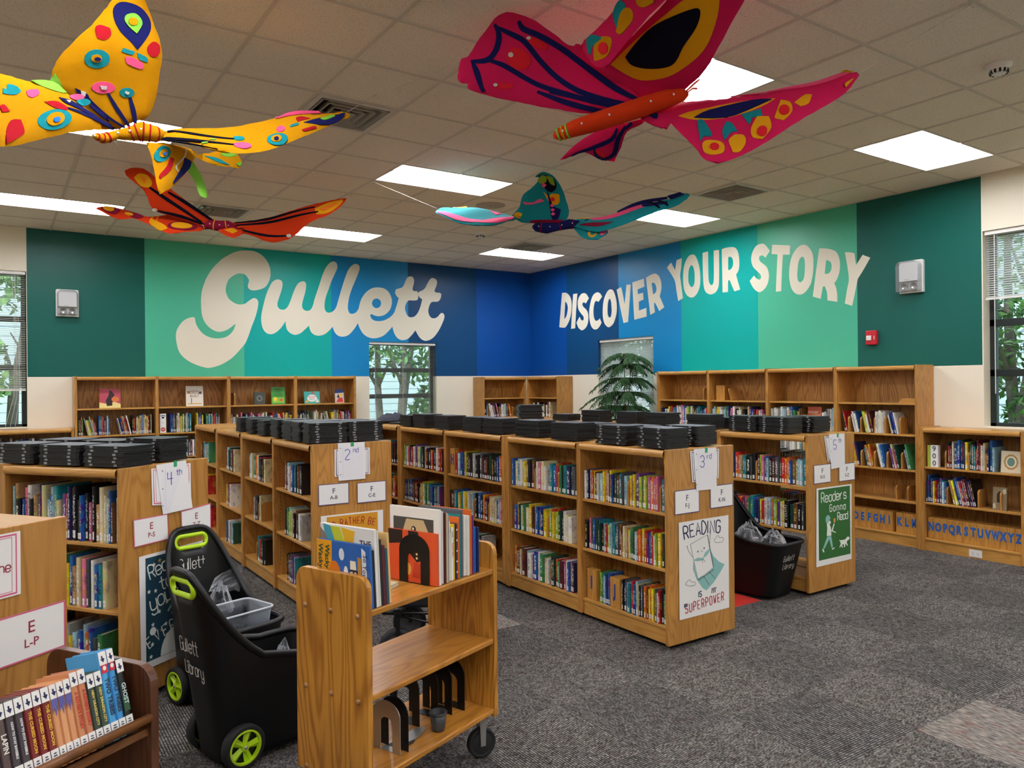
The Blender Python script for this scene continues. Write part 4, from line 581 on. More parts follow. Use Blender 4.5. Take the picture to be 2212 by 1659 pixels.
LV = MB(); LV.add([(x, y - .006, z) for z in (.05, .19) for x, y in ((.06, .04), (.3, .003), (.7, .003), (.94, .04))], [(0, 1, 5, 4), (1, 2, 6, 5), (2, 3, 7, 6)])
LV.add([(x, -.009, z) for z in (.1, .108, .128, .136) for x in (.38, .62)], [(0, 1, 3, 2), (4, 5, 7, 6)], 1)
pro = LV.build('spine_label', [LABELM, LINK]); LAB_ME = pro.data; bpy.data.objects.remove(pro)
PAL = dict(r=('#c3262c', 'red'), d=('#5d1f2a', 'dark red'), o=('#dd6a24', 'orange'), y=('#e8c51f', 'yellow'), l=('#a5c03c', 'lime green'), g=('#3f8a4c', 'green'), e=('#1f4a38', 'dark green'), t=('#1f8d94', 'teal'), c=('#9cc8d2', 'pale blue'), b=('#2562a8', 'blue'), n=('#1e2b57', 'navy'), p=('#6a3c86', 'purple'), k=('#d36a94', 'pink'), w=('#e9e6dd', 'white'), i=('#d9caa0', 'cream'), s=('#a7a7a3', 'grey'), a=('#52565c', 'dark grey'), x=('#17171b', 'black'), h=('#6b4126', 'brown'), u=('#c49a68', 'tan'))
N_BOOK = [0]; STUFF = []
def book(M, th, dp, ht, c, label=None, group=None, lab=True, zl=None, tint=None):
    """one book; M puts its foot corner, x along the shelf, spine towards -y"""
    col = tint or lin(PAL[c][0]); j = rnd.uniform(.8, 1.15); col = (col[0] * j, col[1] * j, col[2] * j, 1)
    if label and N_BOOK[0] < 300:
        N_BOOK[0] += 1
        o = bpy.data.objects.new('book', PLAIN_ME if tint or not lab else BOOK_ME); COL.objects.link(o); o.matrix_world = M @ Matrix.Diagonal((th, dp, ht, 1)); o.color = col
        tag(o, label, 'book', group)
        if lab: b = bpy.data.objects.new('spine_label', LAB_ME); COL.objects.link(b); b.parent = o
        return o
    STUFF.append((M @ Matrix.Diagonal((th, dp, ht, 1)), col, lab, rnd.random()))
def bookend(M, label, w_=.13, h_=.17):
    """oak bookend: upright with a rounded top corner on a thin metal foot; stands across the shelf"""
    pts = [(0, 0), (w_, 0), (w_, h_)] + [(.035 - .035 * sin(v), h_ - .035 + .035 * cos(v)) for v in [pi / 2 * g / 5 for g in range(6)]]
    q = MB(); q.prism(pts[::-1] if False else pts, 0, .016, 0, Matrix(((0, 0, 1, 0), (1, 0, 0, 0), (0, 1, 0, 0), (0, 0, 0, 1))))
    o = q.build('bookend', OAK); o.matrix_world = M; tag(o, label, 'bookend', 'oak bookends on the shelves')
    return o
BE = [0]
SHN = {3: ('top', 'middle', 'bottom'), 5: ('top', 'second', 'third', 'fourth', 'bottom')}
BAYN = {'2a1': 'first bay behind the 2nd sign', '2a0': 'second bay behind the 2nd sign', '2b1': 'third bay behind the 2nd sign', '2b0': 'last bay behind the 2nd sign', '3b1': 'third bay behind the 3rd sign', '3b0': 'fourth bay behind the 3rd sign', '5a1': 'first bay behind the 5th sign', 'ca0': 'corner case on the mural wall', 'rt0': 'slogan case beside the pine', 'rt1': 'slogan case, second bay from pine', 'rt2': 'slogan case, third bay from pine', 'rt3': 'slogan case, bay above D block', 'rl0': 'low case with the 900 marker'}
def shelf_books(key, bay, si, seq, where=None, end='far end', hr=(.19, .225), dp=(.13, .15), x0=0, x1=None, back=.03, tr=(.014, .034), lean=0, be_where=None):
    """fill a shelf of a case; seq letters are spine colours, '|' a bookend, '_' a gap, '(' starts and ')' ends leaning books"""
    c = CASES[key]; a, b = c['bays'][bay]; a += .012; b -= .012; z = c['sh'][si] + .0006
    if x1 is not None: b = a + (b - a) * x1
    a += (b - a) * x0 if x1 is None else 0
    T0 = [(ch, .018 if ch == '|' else .035 if ch == '_' else .055 if ch == '(' else .006 if ch == ')' else rnd.uniform(*tr)) for ch in seq]
    fix = sum(t_[1] for t_ in T0 if t_[0] in '|()_'); tot = sum(t_[1] * (1.06 if '(' in seq else 1) for t_ in T0 if t_[0] not in '|()_'); k_ = min(1.0, (b - a - fix - .008) / tot)
    if tot + fix < (b - a) and seq[-1] != '_': k_ = min(1.35, (b - a - fix - .008) / tot)
    x = a; n = 0; ln = 0; nb = 0; gaps = []
    for ch, t in T0:
        if ch == '(': ln = .22; x += .055; continue
        if ch == ')': ln = 0; x += .006; continue
        if ch not in '|_': t *= k_
        if ch == '_': gaps.append(x); x += t; continue
        yy = back + rnd.uniform(-.012, .012)
        if ch == '|':
            nb += 1; BE[0] += 1
            bookend(c['M'] @ T(x, back + .005, z), f'{ordn(nb)} bookend from the {end}, {where or SHN[len(c["sh"])][si] + " shelf, " + BAYN.get(key + str(bay), key)}')
            x += t; continue
        n += 1; h_ = rnd.uniform(*hr); d_ = rnd.uniform(*dp)
        M = c['M'] @ T(x, yy, z) @ RY(-ln if ln else rnd.uniform(-.0012, .0012))
        lb = None
        if where: lb = f'{PAL[ch][1]} book, {ordn(n)} from the {end}, {where}'
        book(M, t * .94, d_, h_, ch, lb, f'books on the {where}' if where else None)
        x += t * (1.06 if ln else 1)
    return gaps
def flush_stuff():
    """all the books past the 300 that show largest, as one object"""
    vs, fs, ms, lc, tn = [], [], [], [], []
    for M, col, lab, r in STUFF:
        o = len(vs); vs += [tuple(M @ Vector(p)) for p in BV.v]; fs += [tuple(i + o for i in f) for f in BV.f]; ms += BV.m; lc += BV.v; tn += [(*col[:3], r)] * NV
        if lab:
            o = len(vs); vs += [tuple(M @ Vector(p)) for p in LV.v]; fs += [tuple(i + o for i in f) for f in LV.f]; ms += [2 + q for q in LV.m]; lc += [(0, 1, 0)] * len(LV.v); tn += [(1, 1, 1, 1)] * len(LV.v)
    me = bpy.data.meshes.new('shelved_books'); me.from_pydata(vs, [], fs)
    for q in (BOOKS_M, PAGES, LABELM, LINK): me.materials.append(q)
    me.polygons.foreach_set('material_index', ms); loc_attr(me, lc)
    a = me.attributes.new('tint', 'FLOAT_COLOR', 'POINT'); a.data.foreach_set('color', [c for t in tn for c in t])
    o = bpy.data.objects.new('shelved_books', me); COL.objects.link(o); tag(o, 'many smaller looking books filling the farther shelves', 'books', kind='stuff')
def rseq(n, pal='wibcrxnsahgtoydk'): return ''.join(rnd.choice(pal) for _ in range(n))
# --- the shelves whose spines show largest, each book a thing of its own
def near_shelves():
    global gj
    g3 = 'divider end'
    shelf_books('4', 1, 0, 'cuxbkwxuanicbctiaprndxxbxkdxuiicbhiw', 'top shelf by the 4th sign', 'far end', (.2, .3), (.19, .24), tr=(.012, .026))
    shelf_books('4', 1, 1, 'xbgdaeuwgyuwrwiigybuiukatwbti', 'middle shelf below the 4th sign', 'far end', (.19, .27), (.18, .22), tr=(.012, .026), x0=.02)
    shelf_books('4', 1, 2, 'gbdcwexhxprnyebsycubcobag', 'bottom shelf below the 4th sign', 'far end', (.19, .27), (.18, .22), tr=(.014, .026))
    shelf_books('3a', 1, 0, 'wnboryxscykwdybxehtac|ypyplpylkwokk|tb', 'top shelf beside the 3rd sign', g3)
    shelf_books('3a', 1, 1, 'xnkabetexcrtyctnah|xiuytgecroyrpwbrwliyeu', 'middle shelf beside the READING poster', g3)
    gj = shelf_books('3a', 1, 2, '____lgtcbnb___|xnactkrbcixaeohyoyxawrxgs', 'bottom shelf beside the READING poster', g3, x0=.0)
    shelf_books('3a', 0, 0, 'bicwyyaxdh|wkiiwstbr|gxtnxae', 'top shelf, second bay from the 3rd sign', 'far end')
    shelf_books('3a', 0, 1, 'pbuewgiyhdcbbny|lrylgexwiw', 'middle shelf, second bay from READING poster', 'far end')
    shelf_books('3a', 0, 2, 'orhiudcwpbwgiws|xergdkwbon', 'bottom shelf, second bay from READING poster', 'far end')
    shelf_books('5a', 1, 0, 'dhnnroutexax|dlkbcxdahroobhicct', 'top shelf beside the 5th sign', g3)
    shelf_books('5a', 1, 1, 'bnodrpkgtbnyrwcrlpiyxehxa', 'middle shelf behind the Readers poster', g3)
    shelf_books('rl', 0, 0, '_____|xrdwabbeny|eatrdrwi|nbc______', 'top shelf beside the 900 marker', 'marker end', (.2, .29), (.17, .22), back=.03)
    shelf_books('rl', 0, 1, 'nbnbyrdaptcb|(uybbwrnkdnpx)|_____|____', 'middle shelf under the 900 marker', 'marker end', (.2, .27), (.17, .22))
near_shelves_done = False
def far_shelves():
    global gs
    f = shelf_books
    f('2a', 1, 0, '____rhbcwobtexhnx', None); f('2a', 1, 1, '_____xgcliw|xhxws', None, lean=0); f('2a', 1, 2, '_____xhd|xapwt_', None)
    f('2a', 0, 0, '__bcwiogxotinrx|xxi', None); f('2a', 0, 1, '_______sax|ui|', None); f('2a', 0, 2, '________|otgrdcex', None)
    f('2b', 1, 0, '______ncxxeidoi', None); f('2b', 1, 1, '_____y|drsrw', None); f('2b', 1, 2, '_____asbwrsce', None)
    f('2b', 0, 0, '____hhotcssg', None); f('2b', 0, 1, '____oyoxyr', None); f('2b', 0, 2, '____nabxdr', None)
    f('3b', 1, 0, '___|rcsbiyexxxsxxaxxdxe|xxbroc', None); f('3b', 1, 1, 'xxhtbytiyywsc|xxbxoxd|iiibcki', None); f('3b', 1, 2, '___|yxwixsty_bdgxs', None)
    f('3b', 0, 0, 'lgwkxrwpcy|tbxwrxxrxtwwrd', None); f('3b', 0, 1, 'nnanbnhdrx|uywgltxbtdtcp', None); f('3b', 0, 2, rseq(24), None)
    f('3c', 0, 0, rseq(26), None); f('3c', 0, 1, rseq(24), None); f('3c', 0, 2, rseq(20), None)
    f('5a', 0, 0, rseq(28), None); f('5a', 0, 1, rseq(26), None); f('5a', 0, 2, rseq(22), None); f('5a', 1, 2, '___xesaxbn|____', None)
    f('5b', 0, 0, rseq(20), None); f('5b', 1, 0, rseq(20), None); f('5b', 2, 0, rseq(24), None)
    # backs of the books standing on the far faces of the double cases
    for key, bay, sis in (('3a', 1, (0, 1)), ('3a', 0, (0, 1)), ('3b', 1, (0,)), ('5a', 1, (0, 1))):
        c = CASES[key]
        for si in sis:
            a, b = c['bays'][bay]; x = a + .02
            while x < b - .05:
                t = rnd.uniform(.016, .03); h_ = rnd.uniform(.19, .235)
                book(c['M'] @ T(x + t, c['depth'] - .03, c['sh'][si] + .0006) @ RZ(pi), t * .94, .14, h_, rnd.choice('wbnxrwscgtd')); x += t
    # wall cases
    w4 = [('rhxdiwuryg', 'btrwkdbcxxbaurwdpw', 'bniwcxiudawcskn'), ('sbcwiyigxrwt', 'gseiwrcxtlbi', 'yixgwtdekr'), ('axsgwndtsbtcsgwkkwitbkbcnrowui', 'gtdbsi', 'ww'), ('nsaswcxrwikdwssyywhrxcdnwk', 'x', 'b')]
    f('lt', 0, 1, 'xhrg(wywygiwrd)btrkrdkaccb__(wnboiwrdw)xrxwiwyucbuwiwyrxs', None, hr=(.19, .25), dp=(.18, .21)); f('lt', 1, 1, '____bbaaeiwyiilxswgbt__ywxbpy_gtstwdkrtxs__', None, hr=(.19, .26), dp=(.18, .21))
    f('lt', 2, 1, 'swhi_ktxcbskwgxkkiwtibnwrabowrdoiuhny', None, hr=(.18, .24), dp=(.18, .21)); f('lt', 3, 1, 'xnw(ssasg)_wiidhi(ssiwh)yysayyxrkiaxdnpk', None, hr=(.18, .25), dp=(.18, .21))
    for b in range(4):
        f('lt', b, 2, rseq(34, 'wbcxrsiawbnk'), None, hr=(.18, .26), dp=(.18, .21)); f('lt', b, 3, rseq(30), None, hr=(.18, .26), dp=(.18, .21))
    for b in range(3): f('ll', b, 0, rseq(30, 'wxsahbnr'), None, hr=(.19, .28), dp=(.18, .21))
    f('ca', 0, 1, 'xn|(wwpdxk)|nwcwa(o)|', None, hr=(.2, .25), dp=(.18, .21)); f('cb', 0, 1, '__w_xowxaliwyxwrxi', None, hr=(.19, .25), dp=(.18, .21))
    for k_ in ('ca', 'cb'):
        for s_ in (2, 3): f(k_, 0, s_, rseq(26), None, hr=(.19, .25), dp=(.18, .21))
    f('rt', 0, 1, 'n___y_rdtbwwswkcbwil|gix|xxtebckr', None, hr=(.19, .25), dp=(.18, .21)); f('rt', 1, 1, 'ccuywwscgbnwkwxwiw|xx_unbd|rckd|', None, hr=(.19, .25), dp=(.18, .21))
    gs = f('rt', 2, 1, 'swwswcwawsbg_uhh|_______wwaswc', None, hr=(.2, .26), dp=(.19, .22)); f('rt', 3, 1, '(xr)|(wwwwb)|(lywwdd)|wwwwwwww|(wwnbbw)|____', None, hr=(.19, .24), dp=(.18, .21))
    f('rt', 2, 2, 'wwwwsswsww_wcuu', None, hr=(.2, .26), dp=(.19, .22)); f('rt', 3, 2, '(kx)|(uyyon)|(toouo)|(wwcb)|(pikoe)|(cg)_', None, hr=(.2, .26), dp=(.18, .22))
    f('rt', 0, 2, rseq(20), None); f('rt', 1, 2, rseq(20), None)
    f('rt', 3, 3, '__________|_|', 'empty shelf above the letter blocks', 'far end') if False else None
# face-out books along the top shelf of the mural wall case and elsewhere
def cover_book(label, M, w_, h_, th, base, shapes, texts=(), group='picture books standing face out'):
    """a closed book seen from the front: local x across the cover, y up, z out of the cover"""
    o = thing('book', label, 'book', group=group, M=M); q = MB()
    q.box(0, w_, 0, h_, th * .86, th, 0); q.box(0, w_, 0, h_, 0, th * .14, 0); q.box(0, th * .2, 0, h_, 0, th, 0); q.box(.004, w_ - .004, .004, h_ - .004, th * .14, th * .86, 1)
    q.build('cover', [mat('cover ' + base, base, .3), PAGES], o)
    if shapes:
        s = MB(); ml = []
        for c, poly in shapes:
            if c not in ml: ml.append(c)
            s.prism([(a * w_, b * h_) for a, b in poly], th, th + .0006 + .0002 * len(s.f) ** .5 * .1, ml.index(c))
        s.build('cover_picture', [mat('print ' + c, c, .35) for c in ml], o)
    for body, cxx, cyy, sz, c in texts: text(body, sz, mat('print ' + c, c, .4), o, T(cxx * w_, cyy * h_, th + .0012), name='title')
    return o
def disc(cx_, cy_, rx, ry, n=14): return [(cx_ + rx * cos(2 * pi * i / n), cy_ + ry * sin(2 * pi * i / n)) for i in range(n)]
def upright(c, x, y, z, tilt=.12):
    """matrix of a face-out book on a case shelf: leaning back by tilt"""
    return c['M'] @ T(x, y, z) @ RX(pi / 2 - tilt) if True else None
# ------------------------------------------------------------------ closed laptops stacked on the bookcases
LAPB = mat('laptop shell', '#0c0d0f', .45); LAPL = mat('laptop lid', '#3b4046', .42); HINGE = mat('laptop hinge', '#8b8f94', .4, .3)
def chamf(x0, x1, y0, y1, c): return [(x0 + c, y0), (x1 - c, y0), (x1, y0 + c), (x1, y1 - c), (x1 - c, y1), (x0 + c, y1), (x0, y1 - c), (x0, y0 + c)]
LW_, LD_ = .29, .203
q = MB(); q.prism(chamf(-LW_ / 2, LW_ / 2, -LD_ / 2, LD_ / 2, .012), .0015, .0102, 0); q.prism(chamf(-LW_ / 2 + .02, LW_ / 2 - .02, -LD_ / 2 + .02, LD_ / 2 - .02, .01), 0, .0015, 0)
pro = q.build('laptop', LAPB); LB_ME = pro.data; bpy.data.objects.remove(pro)
q = MB(); q.prism(chamf(-LW_ / 2 + .001, LW_ / 2 - .001, -LD_ / 2 + .001, LD_ / 2 - .001, .012), .0112, .0172, 0); q.prism(chamf(-LW_ / 2 + .004, LW_ / 2 - .004, -LD_ / 2 + .004, LD_ / 2 - .004, .011), .0172, .0184, 1)
q.box(-LW_ / 2 + .006, LW_ / 2 - .006, -LD_ / 2 + .006, LD_ / 2 - .006, .0102, .0112, 0)
pro = q.build('lid', [LAPB, LAPL]); LL_ME = pro.data; bpy.data.objects.remove(pro)
q = MB(); q.box(-.011, .011, -LD_ / 2 - .0015, -LD_ / 2 + .006, .0062, .0168)
pro = q.build('hinge', HINGE); LH_ME = pro.data; bpy.data.objects.remove(pro)
q = MB(); M_ = LB_ME
NLAP = [0]
def stack(where, x, y, z, rot, n, full=True, jit=.006):
    for i in range(n):
        NLAP[0] += 1
        o = bpy.data.objects.new('laptop', LB_ME); COL.objects.link(o)
        o.location = (x + rnd.uniform(-jit, jit), y + rnd.uniform(-jit, jit), z + .0187 * i + .0003); o.rotation_euler = (0, 0, rot + rnd.uniform(-.02, .02))
        tag(o, f'{"top" if i == n - 1 else ordn(n - i)} laptop{"" if i == n - 1 else " from top"}, {where}', 'laptop', 'stacked laptops')
        l = bpy.data.objects.new('lid', LL_ME); COL.objects.link(l); l.parent = o
        if full:
            for s_ in (-.085, .085):
                h = bpy.data.objects.new('hinge', LH_ME); COL.objects.link(h); h.parent = o; h.location = (s_, 0, 0)
def on_case(key, where, xr, y, n, rot=0, full=True):
    """xr: distance from the sign end of the case; y across it"""
    c = CASES[key]; L = max(b for _, b in c['bays']) + .025
    p = c['M'] @ Vector((L - xr, y, c['h'] + .0064)); stack(where, p.x, p.y, p.z, c['th'] + rot, n, full)
Q = pi / 2
# row 4, two columns
for i, (xr, y, n, rt, ph) in enumerate([(.155, .125, 6, 0, 'first black stack along window side of 4th case'), (.49, .125, 6, 0, 'second black stack along window side of 4th case'), (.84, .13, 6, 0, 'third black stack along window side of 4th case'), (.2, .43, 7, 0, 'first black stack along aisle side of 4th case'), (.54, .44, 6, 0, 'second black stack along aisle side of 4th case'), (.9, .44, 6, 0, 'third black stack along aisle side of 4th case')]): on_case('4', ph, xr, y, n, rt + rnd.uniform(-.05, .05))
A3 = [(.17, .13, 7), (.58, .13, 7), (1.1, .13, 7), (1.6, .14, 7), (2.08, .14, 7), (2.41, .14, 7), (2.92, .12, 7), (3.4, .13, 7), (3.72, .13, 6)]
def run(key_of, sign, side, lst, rot, full):
    for k_, (d, y, n) in enumerate(lst):
        key, off = key_of(d); on_case(key, f'{ordn(k_ + 1)} black stack along {side} side of {sign} row', d - off, y, n, rot + rnd.uniform(-.1, .1), full and d < 1.0)
def k3(d): return ('3a', 0) if d < 1.8 else ('3b', 1.83) if d < 3.79 else ('3c', 3.81)
def k2(d): return ('2a', 0) if d < 1.85 else ('2b', 1.87)
def k5(d): return ('5a', 0) if d < 1.8 else ('5b', 1.82)
run(k3, '3rd', 'window', A3, 0, True)
run(k3, '3rd', 'far', [(.22, .45, 7), (.72, .45, 6), (1.2, .45, 6), (1.65, .44, 5), (2.2, .46, 5), (2.7, .46, 4)], 0, True)
run(k2, '2nd', 'window', [(.165, .16, 8), (.4, .16, 8), (.63, .16, 8), (.95, .16, 8), (1.33, .16, 7), (1.68, .16, 7), (2.04, .16, 7)], Q, True)
run(k2, '2nd', 'far', [(.2, .465, 8), (.46, .465, 8), (.72, .465, 7), (1.0, .465, 7), (1.35, .465, 6)], Q, True)
run(k5, '5th', 'window', [(.36, .15, 7), (.7, .17, 7), (1.17, .15, 7), (1.74, .18, 7), (2.16, .18, 7), (2.75, .2, 7), (3.3, .22, 4)], 0, True)
run(k5, '5th', 'far', [(.3, .44, 7), (.65, .45, 6), (1.1, .45, 5)], 0, True)
# the untidy far stack on row 5
c = CASES['5b']; stack('tall untidy black stack before the corner bookcase', 5.44, 7.62, 1.2634, -.4, 9, False, .02)
def one(lb, name, x, y, z, rot):
    o = bpy.data.objects.new(name, LB_ME); COL.objects.link(o); o.location = (x, y, z); o.rotation_euler = (0, 0, rot); tag(o, lb, 'laptop', 'stacked laptops')
    l = bpy.data.objects.new('lid', LL_ME); COL.objects.link(l); l.parent = o
one('single closed black laptop lying flat before the heap of jackets', 'laptop', 3.78, 7.72, 1.2575, .5)
# jackets on a black tray, far end of row 3
t = thing('tray', 'black tray under a heap of jackets on the far bookcase top', 'tray', (3.78, 8.0, 1.2635), .25)
q = MB(); q.prism(chamf(-.24, .24, -.13, .13, .03), 0, .012); q.prism(chamf(-.25, .25, -.14, .14, .03), .012, .026); q.build('body', BLACK, t, bevel=.003)
def heap(name, label, cat, mt, x, y, z, rx, ry, h, seed, n=40):
    q = MB(); o = 0; R = 14
    vs, fs = [], []
    for i in range(R + 1):
        for k_ in range(n):
            a = 2 * pi * k_ / n; r = i / R; nz = noise.fractal(Vector((cos(a) * r * 3 + seed, sin(a) * r * 3, seed)), 1, 2, 4)
            e = 1 + .18 * noise.noise(Vector((cos(a) * 1.5, sin(a) * 1.5, seed)))
            vs.append((rx * r * cos(a) * e, ry * r * sin(a) * e, max(0, h * (1 - r ** 3) * (1 + .5 * nz))))
    for i in range(R):
        for k_ in range(n): fs.append((i * n + k_, i * n + (k_ + 1) % n, (i + 1) * n + (k_ + 1) % n, (i + 1) * n + k_))
    q.add(vs, fs); ob = q.build(name, mt, None, True); ob.location = (x, y, z); return tag(ob, label, cat)
heap('jacket', 'crumpled dark grey jacket heaped on a black tray', 'jacket', mat('grey fleece', '#3c3d49', .9, bump=.5, bscale=40), 3.8, 8.0, 1.2905, .22, .12, .07, 3.1)
heap('shirt', 'crumpled white and red cloth spilling from the jacket heap', 'clothing', mat('white cloth', '#cfc5ba', .9, bump=.5, bscale=40), 3.46, 8.06, 1.264, .06, .08, .035, 8.2)
# ------------------------------------------------------------------ signs and posters on the end panels
B3 = board((3.487, 3.4005, 0), 1, 0); B2 = board((1.89, 5.3405, 0), 1, 0); B5 = board((5.25, 3.6155, 0), 1, 0)
B4 = board((P4[0] + n4[0] * .0045, P4[1] + n4[1] * .0045, 0), *E5); B0 = board((.194 + n4[0] * .0045, 2.906 + n4[1] * .0045, 0), *E5)
def sheet(name, label, cat, B, poly, z, mt, th=.0006, border=None, group=None, curl=0):
    """a sheet of paper on a panel; poly in panel coordinates"""
    cx_ = sum(p[0] for p in poly) / len(poly); cz = sum(p[1] for p in poly) / len(poly)
    o = thing(name, label, cat, group=group, M=B @ T(cx_, cz, z)); q = MB(); L = [(x - cx_, y - cz) for x, y in poly]
    q.prism(L, 0, th); q.build('paper', mt, o)
    if border:
        k_, bm = border; inner = [(x * k_[0], y * k_[1]) for x, y in L]; q = MB(); n = len(L)
        for i in range(n):
            j = (i + 1) % n; q.quad((*L[i], th + .0003), (*L[j], th + .0003), (*inner[j], th + .0003), (*inner[i], th + .0003))
        q.build('border', bm, o)
    return o
SERIF = .021
def card(B, label, poly, l1, l2, ink, bm, z=.0004):
    o = sheet('sign_card', label, 'sign', B, poly, z, PAPER, border=((.955, .93), bm), group='call letter cards')
    text(l1, .052, ink, o, T(0, .022, .0012), bold=.0002, name='letters'); text(l2, .038, ink, o, T(0, -.026, .0012), bold=.0002, name='letters'); return o
def rect(x0, x1, y0, y1): return [(x0, y0), (x1, y0), (x1, y1), (x0, y1)]
DG = mat('card ink', '#3a3550', .6)
card(B3, 'white card reading F F-J on the end of the 3rd bookcase', rect(.056, .281, .849, 1.003), 'F', 'F-J', DG, PLUM); card(B3, 'white card reading F K-N on the end of the 3rd bookcase', rect(.385, .608, .857, 1.008), 'F', 'K-N', DG, PLUM)
card(B2, 'white card reading F A-B on the end of the 2nd bookcase', rect(.043, .277, .818, .972), 'F', 'A-B', DG, PLUM); card(B2, 'white card reading F C-E on the end of the 2nd bookcase', rect(.34, .575, .809, .963), 'F', 'C-E', DG, PLUM)
card(B5, 'white card reading F O-S on the end of the 5th bookcase', rect(.061, .283, .878, 1.028), 'F', 'O-S', DG, PLUM); card(B5, 'white card reading F S-Z on the end of the 5th bookcase', rect(.395, .618, .871, 1.016), 'F', 'S-Z', DG, PLUM)
card(B4, 'white card reading E P-S on the angled 4th bookcase', [(.075, .836), (.312, .836), (.306, .98), (.07, .985)], 'E', 'P-S', MAROON, ROSE); card(B4, 'white card reading E T-Z on the angled 4th bookcase', [(.407, .84), (.638, .829), (.637, .99), (.403, .977)], 'E', 'T-Z', MAROON, ROSE)
card(B0, 'white card reading E L-P on the near cut off bookcase end', rect(-.245, -.009, .84, .991), 'E', 'L-P', MAROON, ROSE)
# framed sheets behind the lined paper signs
def framed(B, label, poly, bm):
    o = sheet('framed_sheet', label, 'sign', B, poly, .0004, PAPER, group='bordered sheets on the bookcase ends'); L = [(x - sum(p[0] for p in poly) / 4, y - sum(p[1] for p in poly) / 4) for x, y in poly]
    q = MB(); pen(q, [(x * .9, y * .92) for x, y in L + L[:1]], .006, z=.0007); pen(q, [(x * .8, y * .85) for x, y in L + L[:1]], .0022, z=.0007); q.build('border', bm, o); return o
framed(B3, 'purple bordered sheet behind the 3rd sign', [(.217, 1.045), (.466, 1.055), (.474, 1.244), (.199, 1.243)], PLUM); framed(B2, 'purple bordered sheet behind the 2nd sign', rect(.168, .444, 1.021, 1.219), PLUM)
framed(B5, 'purple bordered sheet behind the 5th sign', [(.245, 1.045), (.46, 1.05), (.45, 1.235), (.198, 1.248)], PLUM); framed(B4, 'pink bordered sheet behind the 4th sign', [(.198, 1.042), (.482, 1.008), (.479, 1.245), (.193, 1.242)], ROSE)
o = framed(B0, 'pink bordered sheet on the near cut off bookcase end', rect(-.44, -.16, 1.05, 1.245), ROSE); q = MB(); script(q, 'ne', .072, -.02, .03, .0035, m=0, z=.0008); q.build('lettering', MAROON, o)
q = MB()
# lined paper signs 2nd to 5th
RULE = mat('paper rule', '#b9c3dd', .7)
def grade(B, num, suf, poly, lab, fold=None, tape=None, holes=True):
    o = sheet('paper_sign', lab, 'sign', B, poly, .0035, mat('lined paper', '#f0f0f2', .75), th=.0008, group='handwritten grade signs'); cx_ = sum(p[0] for p in poly) / 4; cz = sum(p[1] for p in poly) / 4
    q = MB(); script(q, num, -.052, .015, .072, .005, z=.001); script(q, suf, .012, .065, .034, .0035, z=.001); q.build('handwriting', VIOLET, o)
    q = MB()
    for i in range(18):
        y = poly[0][1] - cz + .02 + i * .0125; q.quad((-.09, y, .001), (.09, y, .001), (.09, y + .0008, .001), (-.09, y + .0008, .001))
    q.quad((-.068, -.12, .0011), (-.067, -.12, .0011), (-.067, .125, .0011), (-.068, .125, .0011)); q.build('ruled_lines', RULE, o)
    q = MB(); tx = tape if tape is not None else .005; top = max(p[1] for p in poly) - cz
    q.box(tx - .012, tx + .012, top - .03, top + .004, .0012, .0018); q.build('tape', GTAPE, o)
    q = MB()
    for y in (-.095, 0, .1): q.prism(disc(-.088, y, .0035, .0035, 8), .0009, .0013)
    q.build('punch_hole', BLACK, o)
    if fold: q = MB(); q.add([(a - cx_, b - cz, .0011) for a, b in fold] + [(a - cx_, b - cz, .0016) for a, b in fold], [(3, 4, 5), (0, 1, 4, 3), (1, 2, 5, 4)]); q.build('folded_corner', PAPER, o)
grade(B3, '3', 'rd', [(.252, .987), (.444, .985), (.443, 1.257), (.229, 1.257)], 'lined paper sign reading 3rd taped to the bookcase end'); grade(B2, '2', 'nd', [(.196, .989), (.406, .989), (.403, 1.264), (.192, 1.265)], 'lined paper sign reading 2nd taped to the bookcase end')
grade(B5, '5', 'th', [(.286, .982), (.474, .992), (.472, 1.259), (.257, 1.261)], 'paper sign reading 5th taped to the bookcase end'); grade(B4, '4', 'th', [(.269, .981), (.489, .984), (.44, 1.266), (.224, 1.259)], 'creased paper sign reading 4th taped to the angled bookcase', fold=[(.31, .984), (.488, .986), (.44, 1.262)])
# posters
NAVYI = mat('navy ink', '#1d2350', .6); REDI = mat('red ink', '#b5303c', .6); MINT = mat('mint print', '#8cc2bd', .6); LINE_ = mat('fine black line', '#26262a', .6); LOGO = mat('logo teal', '#1c6f78', .6)
def poster(B, label, poly, mt=PAPER2): return sheet('poster', label, 'poster', B, poly, .0004, mt, th=.0006, group='reading posters')
o = poster(B3, 'white poster reading READING IS MY SUPERPOWER with a caped book', rect(.09, .56, .182, .799))
W_, H_ = .47, .617
def pp(s, w_=431, h_=800, x0=185, y0=690): return [((float(a.split(',')[0]) - x0) / w_ * W_ - W_ / 2, H_ / 2 - (float(a.split(',')[1]) - y0 - skew(float(a.split(',')[0]))) / h_ * H_) for a in s.split()]
def skew(x): return -(x - 185) * .145 + 22
q = MB(); q.prism(pp('445,930 480,1000 530,1050 577,1072 545,1130 480,1220 415,1285 380,1262 330,1185 300,1100 305,1025 320,1110 340,1180 400,1155 478,1095 460,1010'), .0007, .0009); q.prism(pp('305,1025 340,1005 385,1010 380,1030 330,1036'), .0009, .0012); q.prism(pp('385,1010 405,965 445,930 440,965 410,1000'), .0009, .0012); q.build('cape', MINT, o)
q = MB()
